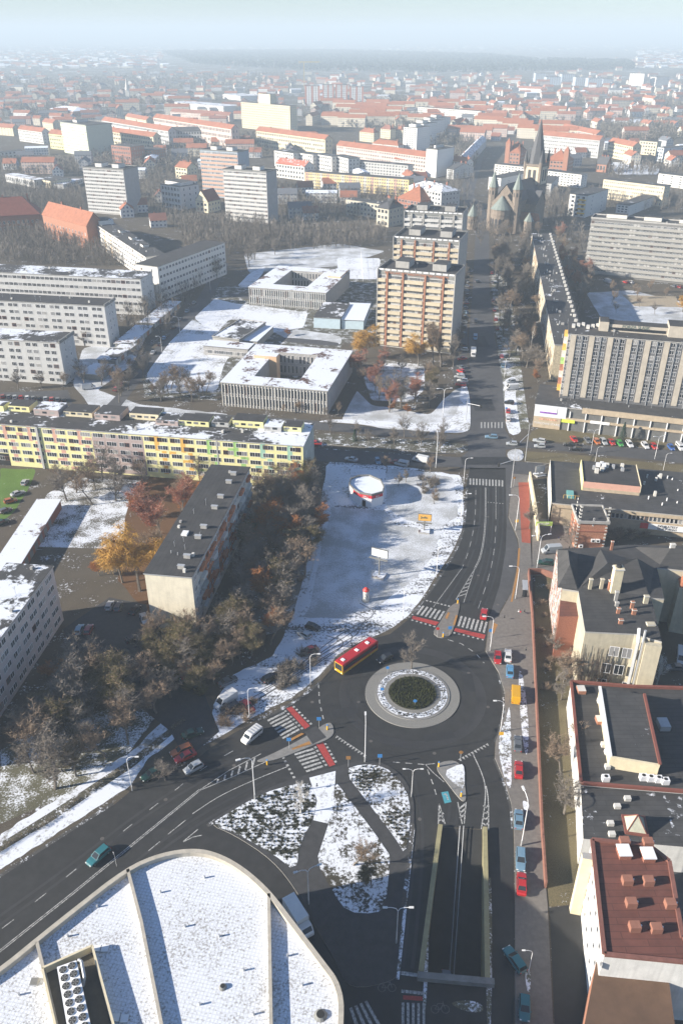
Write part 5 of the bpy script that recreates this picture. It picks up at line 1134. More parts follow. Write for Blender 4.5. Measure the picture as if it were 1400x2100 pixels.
mb = MB(); tx = Lc - 2; q_ = 6.8; mb.box(tx - q_, tx + q_, -q_, q_, 0, 41, stone); mb.box(tx - q_ - .4, tx + q_ + .4, -q_ - .4, q_ + .4, 25, 25.8, stone); mb.box(tx - q_ - .4, tx + q_ + .4, -q_ - .4, q_ + .4, 40, 41.5, stone); T_ = mb.build('tower', rt)
bel = mat('pale_belfry_stone', (.56, .48, .35), .85, .12)
mb = MB(); mb.box(tx - q_ - .06, tx - q_ - .001, -5, 5, 27.5, 39.5, bel); mb.box(tx - 5, tx + 5, -q_ - .06, -q_ - .001, 27.5, 39.5, bel); mb.build('belfry_face', T_)
for yy in (-2, 2):
    mb = MB(); mb.box(tx - q_ - .16, tx - q_ - .07, yy - 1.2, yy + 1.2, 29.5, 37.5, dkw); mb.build('arched_window', T_); mb = MB(); mb.box(tx + yy - 1.2, tx + yy + 1.2, -q_ - .16, -q_ - .07, 29.5, 37.5, dkw); mb.build('arched_window', T_)
mb = MB(); mb.cyl(tx, 0, 41.5, tw_top, 7.0, .05, 8, darktile); mb.tube([(tx, 0, tw_top - .5), (tx, 0, tw_top + 2.5)], .12, 4, metal); mb.build('spire', T_)
for a in (-1, 1):
    for b in (-1, 1):
        mb = MB(); mb.cyl(tx + a * 6.2, b * 6.2, 38, 43, 1.4, 1.4, 8, stone); mb.cyl(tx + a * 6.2, b * 6.2, 43, 52, 1.6, .001, 8, darktile); mb.build('pinnacle', T_)
for i in range(9):
    for s in (-1, 1): mb = MB(); x = 43 + i * (Lc - 52) / 9; mb.box(x, x + 1.2, s * 9.05 if s > 0 else -9.05 - .05, 9.1 if s > 0 else -9.05 + .05, 6, 15, dkw); mb.build('arched_window', rt)
mb = MB(); mb.box(16, 22, -22, -9, 0, 8, stone); mb.add([(16, -22, 8), (22, -22, 8), (22, -9, 8), (16, -9, 8), (19, -22, 13), (19, -9, 13)], [(1, 2, 5, 4), (3, 0, 4, 5), (0, 1, 4)], tile); mb.build('porch', rt)
# ---------------- far town ----------------
USED = []
red_f = mat('far_red_tiles', (.31, .12, .07), .85, .2, .15); redb = mat('far_brown_tiles', (.24, .10, .07), .85, .2, .15)
pal = [plasterw, plasterc, plasterw, mat('far_pink', (.58, .46, .40), .85, .08), mat('far_grey', (.48, .48, .47), .85, .08)]
def fb(label, A, B, base, depth=11, wall=0, roof='gable', rm=None, rh=4.5, ncol=None, nr=4, name='tenement_house', cat='tenement', back=None, group=None, cap=60, chim=3, win=True, extL=0, extR=0, m=0, rooms=(), bands=()):
    w = pal[wall] if isinstance(wall, int) else wall
    h = hsolve(A[0], A[1], base); L = (G(*B, h) - G(*A, h)).length
    c = ncol or max(3, int(L / 3.6)); fh = (h - .8) / nr
    return bld(name, label, A, B, h=h, depth=depth, back=back, wall=w, roofm=rm or (red_f if roof != 'flat' else bitum_f), roof=roof, rh=rh, cat=cat, group=group, chim=chim if roof != 'flat' else 0, cap=100, extL=extL, extR=extR, rooms=rooms, bands=bands,
        f=dict(c=c, r=nr, w=min(2.4, L / c * .6), h=fh * .56, z0=fh * .3, fh=fh, x0=.8, m=m, gw=(7, 1, 2), brown=0) if win else None,
        r=dict(c=max(2, int(depth / 4)), r=nr, w=1.2, h=fh * .45, z0=fh * .35, fh=fh, m=0, gw=(7, 1, 2), brown=0) if win else None)
gT = 'terraces of red roofed tenements'; gF = 'flat roofed housing blocks in the middle distance'
fb('cream tenement terrace with red roof ending at the grove, west edge', (0, 260), (26, 262), 277, wall=1, group=gT, extL=20)
fb('white tenement terrace with red roof between the cream terrace and the yellow green one', (37, 264), (86, 270), 289, wall=0, group=gT)
fb('yellow green tenement house with red roof beside the pale green tower', (100, 273), (127, 276), 304, wall=plastery, group=gT)
fb('tall cream house with red roof behind the yellow green one', (87, 249), (108, 252), 266, wall=1, group=gT)
tower('pale green tower block with blue green side wall', (124, 250), (176, 257), 313, (205, 250), mat('pale_green_tower', (.48, .52, .42), .85, .08), 12, 11, mat('pale_yellow_band', (.66, .66, .50)), 1, roomm=concw, w=2.2)
fb('long cream tenement terrace with red roof east of the pale green tower', (209, 267), (314, 280), 301, wall=1, group=gT)
fb('long red roofed terrace behind the cream terrace', (209, 246), (345, 268), 278, wall=4, group=gT)
fb('short orange red roof above the long terraces', (257, 238), (300, 246), 255, wall=1, group=gT)
fb('longest red roofed terrace reaching toward the cream high slab', (315, 240), (474, 264), 282, wall=3, group=gT)
fb('terrace with dark slate roof in front of the longest red one', (345, 268), (455, 268), 300, wall=4, rm=darktile, group=gT)
fb('flat roofed red brick works, darker one with chimney', (228, 297), (267, 301), 333, wall=brick, roof='flat', name='brick_works', cat='factory', depth=20, group='red brick works')
fb('flat roofed red brick works, lighter one with white windows', (274, 304), (312, 308), 330, wall=brick2, roof='flat', name='brick_works', cat='factory', depth=20, group='red brick works')
fb('red brick hall with snow covered hipped roof', (102, 222), (150, 228), 233, wall=brick2, roof='hip', rm=mat('smooth_snow_roof', (.7, .75, .82)), depth=40, nr=2, name='factory_hall', cat='factory')
fb('long low grey school with snowy roof at the west edge', (0, 312), (50, 307), 326, wall=4, roof='flat', nr=2, name='low_school', cat='school', extL=10)
fb('low cream depot with snow on its roof beside the leafless park', (72, 365), (104, 371), 381, wall=1, roof='flat', nr=1, name='depot', cat='depot', depth=22)
fb('long low snow roofed sheds west of the cream depot', (11, 357), (70, 369), 373, wall=4, roof='flat', rm=roof_snow, nr=1, name='depot', cat='depot')
fb('low workshop with grey snow roof between the depot and the grey tower', (130, 378), (170, 366), 388, wall=4, roof='flat', rm=roof_snow, nr=1, name='depot', cat='depot')
fb('narrow yellow house with red roof west of the salmon tower', (359, 341), (383, 344), 372, wall=1, group=gT, depth=14)
fb('white modern four storey building with balconies and stepped top floor', (329, 377), (369, 383), 424, wall=0, roof='flat', depth=15, nr=4, name='apartment_building', cat='apartment block', back=(410, 377), rooms=((.1, .9, .15, .8, 2.5, plasterw),))
rt, L, D, h = fb('yellow gabled house with dark red roof facing the road', (401, 411), (426, 414), 434, wall=plasterc, roof='flat', rm=tiled, depth=16, nr=2, name='gabled_house', cat='house')
mb = MB(); mb.add([(-.2, -.2, h), (L + .2, -.2, h), (L + .2, D, h), (-.2, D, h), (L / 2, -.2, h + 8), (L / 2, D, h + 8)], [(1, 2, 5, 4), (3, 0, 4, 5)], tiled); mb.add([(0, -.1, h), (L, -.1, h), (L / 2, -.1, h + 7.7)], [(0, 1, 2)], plasterc); mb.build('steep_roof', rt)
fb('cream thirteen storey long slab with a taller stair tower', (494, 209), (594, 217), 262, wall=1, roof='flat', nr=11, depth=14, name='tower_block', cat='tower block', ncol=26, rooms=((.36, .6, .1, .95, 13, plasterc),))
gw4 = 'white and red striped towers'
for i, (a, b, y) in enumerate(((625, 655, 176), (661, 684, 174), (688, 712, 174), (717, 745, 177))):
    rt, L, D, h = fb(('westernmost white tower with red stripes of the distant four', 'second white striped tower from the west of the distant four', 'third white striped tower from the west of the distant four', 'easternmost white tower with red stripes of the distant four')[i], (a, y), (b, y), 217, wall=mat('far_white_tower', (.8, .78, .76)), roof='flat', nr=11, ncol=6, depth=20, name='tower_block', cat='tower block', group=gw4)
    mb = MB()
    for u in (.0, .45, .9): mb.box(L * u, L * (u + .1), -.08, -.001, 0, h - .4, mat('far_red_stripe', (.55, .22, .16), .8))
    mb.build('red_stripe', rt)
fb('long red roofed terrace with cream gable above the leafless park', (525, 267), (664, 285), 302, wall=1, group=gT, extR=2)
fb('grey flat terrace stretching east of the white sheds', (350, 228), (470, 236), 241, wall=3, rm=redb, group=gT)
for i, (A, B) in enumerate((((562, 308), (601, 314)), ((612, 313), (641, 317)), ((643, 315), (680, 321)), ((682, 318), (714, 325)))):
    fb(('first', 'second', 'third', 'fourth')[i] + ' step from the west of the white staggered housing row', A, B, A[1] + 32, wall=0, roof='flat', name='apartment_building', cat='apartment block', group='white staggered housing row', depth=14)
fb('grey white building with snow dusted red mansard roof', (565, 334), (624, 341), 363, wall=0, rm=mat('snowy_red_tiles', (.42, .13, .08), .8, .2, .5, snow=.35), nr=3, group=gT, depth=14)
yb = fb('long yellow and pink painted block with tree lined front', (625, 352), (838, 368), 385, wall=mat('warm_yellow_block', (.66, .52, .24), .85, .08), roof='flat', nr=5, ncol=44, name='apartment_building', cat='apartment block', m=1)
pb = MB()
for i in range(14): pb.box(yb[1] * (i + .1) / 14, yb[1] * (i + .45) / 14, -.02, -.001, 0, yb[3] - .4, (pink, plasterc, concw)[i % 3])
pb.build('coloured_panel', yb[0])
fb('flat block with cream stair strips behind the yellow one', (712, 328), (836, 339), 353, wall=4, roof='flat', nr=4, name='apartment_building', cat='apartment block', group=gF)
fb('long red roofed terrace ending behind the slim white tower', (690, 297), (874, 321), 327, wall=3, group=gT)
fb('second red terrace with dormers in front of the slim white tower', (808, 325), (874, 332), 345, wall=4, group=gT)
tower('slim blank white tower above the street trees', (874, 305), (896, 307), 362, (920, 300), mat('blank_white_tower', (.74, .73, .70), .85, .05), 1, 11, None, 1)
for i, (a, y) in enumerate(((827, 260), (842, 252), (858, 246), (872, 240))):
    fb(('nearest', 'second', 'third', 'farthest')[i] + ' white tower of the staggered group of four', (a, y), (a + 28 - i * 2, y + 2), (308, 296, 285, 276)[i], wall=mat('grey_far_tower', (.66, .66, .65), .85, .05), roof='flat', nr=11, ncol=5, depth=30, name='tower_block', cat='tower block', group='white staggered towers', rooms=((.2, .7, .2, .6, 3, plasterw),))
fb('cream house with red hipped roof west of the staggered towers', (737, 269), (766, 272), 289, wall=1, roof='hip', group=gT)
fb('cream house with brown roof beside the staggered towers', (780, 263), (800, 265), 283, wall=1, roof='hip', group=gT, rm=redb)
fb('orange roofed house with dormers in front of the staggered towers', (763, 293), (816, 298), 306, wall=0, rm=tile, roof='hip', group=gT, nr=2)
fb('small cream house next to the staggered towers', (810, 265), (825, 266), 283, wall=1, roof='hip', group=gT)
fb('long white slab with many small windows near the snowy field', (857, 219), (986, 228), 241, wall=0, roof='flat', nr=5, name='apartment_building', cat='apartment block', ncol=36)
fb('corner tenement with orange red roof at the boulevard', (919, 328), (955, 333), 356, wall=0, rm=tile, group=gT)
fb('gabled grey tenement beside the corner one', (916, 345), (930, 347), 366, wall=4, group=gT, depth=30, rm=darktile)
fb('old cream two storey building west of the white banded tower', (709, 408), (783, 419), 438, wall=mat('old_cream', (.46, .42, .33), .85, .1), roof='flat', nr=3, name='old_house', cat='house')
fb('villa with dark mansard roof and rounded gable near the boulevard towers', (772, 424), (797, 428), 462, wall=mat('old_cream', (.46, .42, .33)), rm=darktile, roof='hip', nr=3, name='old_house', cat='house', depth=18, rh=6)
fb('building with snowy grey roofs and an orange pyramid roof before it', (838, 380), (905, 394), 418, wall=4, roof='hip', rm=mat('snowy_slate', (.12, .12, .13), .8, .2, .5, snow=.6), name='old_house', cat='house', depth=20)
fb('low house under a wide orange pyramid roof', (815, 404), (862, 412), 424, wall=brick, roof='hip', rm=tile, name='old_house', cat='house', depth=24, rh=9, nr=2)
for lab, A, B, base in (('red brick school wing with big orange roof west of the spire', (1037, 311), (1066, 313), 336), ('red brick school with orange roof and gables east of the spire', (1119, 327), (1163, 330), 351)):
    rt, L, D, h = fb(lab, A, B, base, wall=brick2, rm=tile, rh=9, depth=22, nr=3, name='brick_school', cat='school', roof='hip', group='red brick schools')
    mb = MB(); x = L * (.9 if 'east' in lab else .1); mb.box(x - 2.5, x + 2.5, -.5, 5, 0, h + 9, brick2); mb.add([(x - 2.7, -.7, h + 9), (x + 2.7, -.7, h + 9), (x + 2.7, 5.2, h + 9), (x - 2.7, 5.2, h + 9), (x, 2.2, h + 14)], [(0, 1, 4), (1, 2, 4), (2, 3, 4), (3, 0, 4)], tile); mb.build('gable_tower', rt)
fb('white five storey block with balconies west of the spire', (1014, 336), (1076, 342), 362, wall=0, roof='flat', name='apartment_building', cat='apartment block', group=gF, nr=5)
fb('white five storey block with balconies east of the spire', (1115, 349), (1192, 358), 376, wall=0, roof='flat', name='apartment_building', cat='apartment block', group=gF, nr=5)
fb('block with blank white gable end and dark long roof behind the church turrets', (1002, 362), (1027, 365), 388, wall=0, roof='flat', name='apartment_building', cat='apartment block', group=gF, back=(1076, 351), nr=5, ncol=2, rm=bitum)
fb('similar block with dark roof right behind the spire', (1095, 374), (1130, 376), 400, wall=4, roof='flat', name='apartment_building', cat='apartment block', group=gF, back=(1170, 363), nr=5, ncol=3, rm=bitum)
fb('long tenement with red roof, dormers and grey balconies', (1110, 276), (1229, 287), 312, wall=4, group=gT, ncol=30, nr=5)
fb('red roofed terrace curving behind the grey balconied one', (1150, 260), (1222, 275), 282, wall=3, group=gT)
rt, L, D, h = fb('block with white gable end and yellow balconies', (1168, 397), (1204, 401), 442, wall=0, roof='flat', name='apartment_building', cat='apartment block', group=gF, back=(1257, 388), nr=5, ncol=3)
for k in range(4): mb = MB(); mb.box(L * .55, L * .95, -1.1, -.05, 2.5 + k * h / 5, 3.5 + k * h / 5, yellowp); mb.build('balcony', rt)
fb('long white and pale yellow block with balconies', (1237, 367), (1362, 382), 407, wall=1, roof='flat', name='apartment_building', cat='apartment block', group=gF, nr=5, ncol=30, m=1)
fb('white block with balconies at the east edge behind the yellow white one', (1350, 355), (1400, 361), 380, wall=0, roof='flat', name='apartment_building', cat='apartment block', group=gF, nr=5, extR=30)
fb('small white block with grey roof in front of the yellow white one', (1264, 418), (1290, 421), 440, wall=0, roof='flat', name='apartment_building', cat='apartment block', group=gF, back=(1352, 402), nr=4, ncol=3)
fb('cream block with few windows near the eastern gardens', (1311, 288), (1347, 291), 316, wall=1, roof='flat', name='apartment_building', cat='apartment block', group=gF)
fb('pale blue end block near the eastern gardens', (1348, 301), (1361, 303), 330, wall=mat('pale_blue_block', (.50, .56, .60), .85, .08), roof='flat', back=(1400, 298), name='apartment_building', cat='apartment block', group=gF)
fb('cream terrace with red roof near the eastern gardens', (1247, 290), (1297, 300), 321, wall=1, group=gT)
fb('brick chapel with grey roof beside the snowy field', (1222, 335), (1243, 337), 352, wall=brick2, rm=darktile, name='chapel', cat='chapel', rh=7, nr=1)
fb('tall distant slab near the eastern horizon', (1291, 150), (1321, 151), 176, wall=0, roof='flat', nr=12, ncol=9, name='tower_block', cat='tower block')
fb('small distant tower beside the tall slab', (1333, 157), (1345, 158), 176, wall=0, roof='flat', nr=9, ncol=4, depth=40, name='tower_block', cat='tower block')
fb('long distant hall with red roof', (1194, 184), (1245, 185), 192, wall=brick, nr=1, win=False, name='factory_hall', cat='factory', depth=30)
fb('long white warehouse with white roof below the crane', (350, 209), (458, 218), 223, wall=0, roof='flat', rm=roof_snow, win=False, depth=40, name='warehouse', cat='warehouse', group='white warehouses')
fb('shorter white warehouse below the crane', (457, 193), (493, 197), 202, wall=0, roof='flat', rm=roof_snow, win=False, depth=50, name='warehouse', cat='warehouse', group='white warehouses')
fb('boxy white warehouse near the pale spire', (323, 196), (344, 197), 207, wall=0, roof='flat', rm=roof_snow, win=False, depth=30, name='warehouse', cat='warehouse', group='white warehouses')
fb('row of snow roofed halls west of the pale spire', (60, 186), (150, 184), 190, wall=4, roof='flat', rm=roof_snow, win=False, depth=40, name='warehouse', cat='warehouse', group='white warehouses')
fb('two storey row house strip with orange roofs at the playground', (1060, 180), (1110, 182), 188, wall=0, group=gT, win=False)
fb('red roofed hall at the field edge', (520, 176) if False else (130, 178), (150, 178), 186, wall=0, roof='hip', win=False, nr=2, name='old_house', cat='house')
for i, (a, b, y, bs) in enumerate(((1098, 1118, 150, 168), (1120, 1150, 158, 174), (1152, 1178, 152, 172), (1180, 1205, 158, 176), (1206, 1235, 160, 178), (1236, 1258, 162, 172))):
    fb(('first', 'second', 'third', 'fourth', 'fifth', 'sixth')[i] + ' block from the west of the hazy blue housing estate', (a, y), (b, y), bs, wall=mat('far_blue_block', (.42, .48, .55), .85, .05), roof='flat', nr=8, ncol=6, depth=30, name='tower_block', cat='tower block', group='hazy blue housing estate')
# street terrace receding along the boulevard and its snowy roofs
fb('tenement terrace with snowy grey roof receding along the boulevard', (955, 330), (997, 285), 350, wall=4, rm=mat('snowy_slate', (.12, .12, .13)), group=gT, ncol=20)
# tower crane and pale spire
k0 = G(624, 180); rt = empty('tower_crane', k0, 0, 'yellow tower crane far away above the white striped towers', 'crane')
mb = MB(); mb.box(-.9, .9, -.9, .9, 0, 62, mat('crane_yellow', (.5, .38, .12), .6)); mb.build('mast', rt); mb = MB(); mb.box(-14, 42, -.8, .8, 60, 62, mat('crane_yellow', (.5, .38, .12))); mb.build('jib', rt); mb = MB(); mb.box(-14, -9, -1.2, 1.2, 56, 60, conc); mb.build('counterweight', rt)
k0 = G(264, 208); rt = empty('distant_church', k0, 0, 'pale pointed church spire far beyond the red roofs', 'church spire'); mb = MB(); mb.box(-4, 4, -4, 4, 0, 22, concw); mb.build('tower', rt); mb = MB(); mb.cyl(0, 0, 22, 46, 5, .01, 8, concw); mb.build('spire', rt)
# filler terraces: mid rows of red roofs
rf = random.Random(21)
def house_proto(wm, rm, L, D, h, rh, floors):
    r = empty('town_house', (0, 0, 0), 0); mb = MB(); mb.box(0, L, 0, D, 0, h, wm, bot=False)
    for x in (0, L): mb.face([(x, 0, h), (x, D, h), (x, D / 2, h + rh)], wm)
    mb.build('wall', r); mb = MB(); mb.add([(-.4, -.4, h), (L + .4, -.4, h), (L + .4, D + .4, h), (-.4, D + .4, h), (-.4, D / 2, h + rh + .2), (L + .4, D / 2, h + rh + .2)], [(0, 1, 5, 4), (2, 3, 4, 5)], rm); ro = mb.build('roof', r)
    mb = MB(); mb.box(L * .3, L * .3 + .9, D * .6, D * .6 + .7, h, h + rh + .8, brick); mb.build('chimney', r); return r
fw = [farwall('far_cream_wall', (.62, .56, .44)), farwall('far_white_wall', (.70, .69, .66)), farwall('far_grey_wall', (.45, .45, .45)), farwall('far_pink_wall', (.56, .44, .38))]
protos = []
for i, (w, rm, L, D, h, rh) in enumerate(((1, red_f, 14, 10, 6, 4.5), (0, red_f, 24, 11, 9, 4.5), (1, redb, 12, 9, 5, 4.5), (3, red_f, 34, 11, 11, 4.5), (2, mat('far_slate', (.13, .14, .16), .8, .1), 18, 10, 8, 4), (1, mat('smooth_snow_roof', (.7, .75, .82)), 26, 12, 8, 1.5), (0, tile, 44, 11, 13, 4.5))):
    protos.append(house_proto(fw[w], rm, L, D, h, rh, 3))
GH = 'small houses of the distant suburbs'; kinds_h = ['small white house with red roof', 'cream tenement with red roof', 'small white house with brown roof', 'pink tenement with red roof', 'grey house with slate roof', 'white hall with snowy roof', 'long cream tenement with orange red roof']
zones = [  # px x0,x1,y0,y1,count, weights, angle
    (0, 350, 196, 240, 30, (1, 4, 1, 4, 3, 2, 5), .1, 'near the warehouses'),
    (0, 600, 150, 195, 34, (4, 2, 3, 1, 3, 3, 0), .1, 'in the hazy left suburb'),
    (600, 1000, 165, 215, 46, (6, 3, 4, 2, 3, 1, 1), -.1, 'behind the striped towers'),
    (640, 900, 222, 262, 44, (1, 4, 1, 5, 2, 0, 9), -.15, 'near the staggered towers'),
    (905, 1120, 228, 290, 38, (2, 4, 2, 4, 2, 0, 7), -.3, 'along the far boulevard'),
    (1000, 1400, 175, 232, 50, (7, 3, 4, 2, 3, 2, 1), .15, 'in the right suburb'),
    (0, 1400, 118, 150, 40, (3, 1, 3, 0, 2, 5, 0), .0, 'near the horizon'),
    (0, 420, 318, 372, 16, (3, 2, 3, 1, 3, 2, 0), .1, 'among the left woods'),
    (560, 720, 385, 460, 9, (3, 0, 3, 0, 3, 1, 0), .1, 'beyond the school grounds'),
    (1120, 1400, 300, 345, 12, (4, 2, 2, 2, 2, 1, 1), .15, 'behind the church'),
    (350, 620, 284, 330, 12, (3, 3, 2, 2, 3, 1, 0), .0, 'in the middle park'),
    (1230, 1400, 262, 290, 6, (3, 2, 3, 1, 1, 0, 0), .1, 'among the eastern gardens'),
    (700, 870, 372, 400, 5, (3, 1, 2, 0, 2, 1, 0), .1, 'near the villas'),
    (250, 420, 385, 470, 7, (3, 0, 4, 0, 2, 0, 0), .2, 'near the modern white building')]
for o in SC.objects:
    if o.parent is None and o.type == 'EMPTY' and o.get('category'): USED.append(Vector((o.location.x, o.location.y, 0)))
for x0, x1, y0, y1, cnt, wts, an, where in zones:
    for i in range(cnt):
        for _ in range(30):
            px_, py_ = rf.uniform(x0, x1), rf.uniform(y0, y1)
            g = G(px_, py_)
            if all((g - q).length > 32 + g.y * .008 for q in USED): break
        USED.append(g) if True else None
        k = rf.choices(range(7), wts)[0]; o = copy_tree(protos[k]); o.location = (g.x, g.y, 0); o.rotation_euler = (0, 0, an + rf.choice((0, 0, 0, math.pi / 2)) + rf.uniform(-.15, .15))
        tag(o, kinds_h[k] + ' ' + where, 'house', GH)
for p in protos:
    for ch in kids(p): bpy.data.objects.remove(ch)
    bpy.data.objects.remove(p)
# the rest of the horizon: countless roofs
mb = MB()
for i in range(2600):
    g = G(rf.uniform(-120, 1520), 82 + 58 * rf.random() ** .8)
    q_ = PJ(g)
    if g.y > 14000 or (330 < q_[0] < 1300 and 104 < q_[1] < 150): continue
    L, D, h = rf.uniform(12, 45), rf.uniform(10, 18), rf.uniform(5, 12); a = rf.uniform(-.3, .3); mb.T = Matrix.Translation((g.x, g.y, 0)) @ Matrix.Rotation(a, 4, 'Z')
    w = rf.choice((fw[1], fw[0], fw[1], fw[2])); rm = rf.choice((red_f, redb, mat('smooth_snow_roof', (.7, .75, .82)), mat('far_slate', (.13, .14, .16))))
    mb.box(0, L, 0, D, 0, h, w, bot=False); mb.add([(-.4, -.4, h), (L + .4, -.4, h), (L + .4, D + .4, h), (-.4, D + .4, h), (-.4, D / 2, h + 4), (L + .4, D / 2, h + 4)], [(0, 1, 5, 4), (2, 3, 4, 5)], rm)
for i in range(950):
    g = G(rf.uniform(-60, 1460), rf.uniform(152, 222) if i % 3 else rf.uniform(222, 262)); g.z = 0
    if any(abs(g.x - q.x) + abs(g.y - q.y) < 42 for q in USED): continue
    USED.append(g); L, D, h = rf.uniform(10, 34), rf.uniform(8, 12), rf.uniform(5, 11); mb.T = Matrix.Translation((g.x, g.y, 0)) @ Matrix.Rotation(rf.uniform(-.3, .3) + rf.choice((0, 0, 1.57)), 4, 'Z')
    w = rf.choice((fw[1], fw[0], fw[0], fw[3])); rm = rf.choice((red_f, red_f, redb, mat('far_slate', (.13, .14, .16))))
    mb.box(0, L, 0, D, 0, h, w, bot=False); mb.add([(-.4, -.4, h), (L + .4, -.4, h), (L + .4, D + .4, h), (-.4, D + .4, h), (-.4, D / 2, h + 4), (L + .4, D / 2, h + 4)], [(0, 1, 5, 4), (2, 3, 4, 5)], rm); mb.add([(0, 0, h), (0, D, h), (0, D / 2, h + 3.8), (L, 0, h), (L, D, h), (L, D / 2, h + 3.8)], [(1, 0, 2), (3, 4, 5)], w)
mb.T = None; o = mb.build('distant_houses'); o['kind'] = 'stuff'
# ---------------- vehicles ----------------
carglass = plain('car_glass', (.03, .035, .04), .08); lampw = plain('headlamp_glass', (.7, .7, .68), .15); lampr = plain('tail_lamp', (.4, .02, .02), .3); rim_m = plain('wheel_rim', (.4, .4, .42), .35, .6)
PC = {'red': (.40, .02, .02), 'white': (.62, .62, .61), 'silver': (.42, .44, .45), 'black': (.012, .012, .014), 'grey': (.13, .14, .15), 'blue': (.03, .10, .32), 'light blue': (.10, .27, .45), 'green': (.02, .12, .07), 'orange': (.42, .12, .03), 'yellow': (.62, .33, .01), 'teal': (.03, .15, .17), 'dark red': (.22, .02, .02), 'steel blue': (.16, .27, .36), 'dark green': (.012, .05, .035), 'bright green': (.05, .30, .06), 'gold': (.35, .27, .15)}
def loft(mb, secs, m, caps=True):
    """secs: list of rings of equal count"""
    n = len(secs[0]); v = [p for s in secs for p in s]; fs = []
    for i in range(len(secs) - 1):
        for k in range(n): fs.append((i * n + k, (i + 1) * n + k, (i + 1) * n + (k + 1) % n, i * n + (k + 1) % n))
    if caps: fs.append(tuple(range(n))); fs.append(tuple(reversed([(len(secs) - 1) * n + k for k in range(n)])))
    mb.add(v, fs, m)
def ring(x, w, z0, z1, zm=None):
    zm = zm or (z0 + (z1 - z0) * .55)
    return [(x, -w * .9, z0), (x, -w, zm), (x, -w * .94, z1 - .03), (x, -w * .8, z1), (x, w * .8, z1), (x, w * .94, z1 - .03), (x, w, zm), (x, w * .9, z0)]
_cars = {}
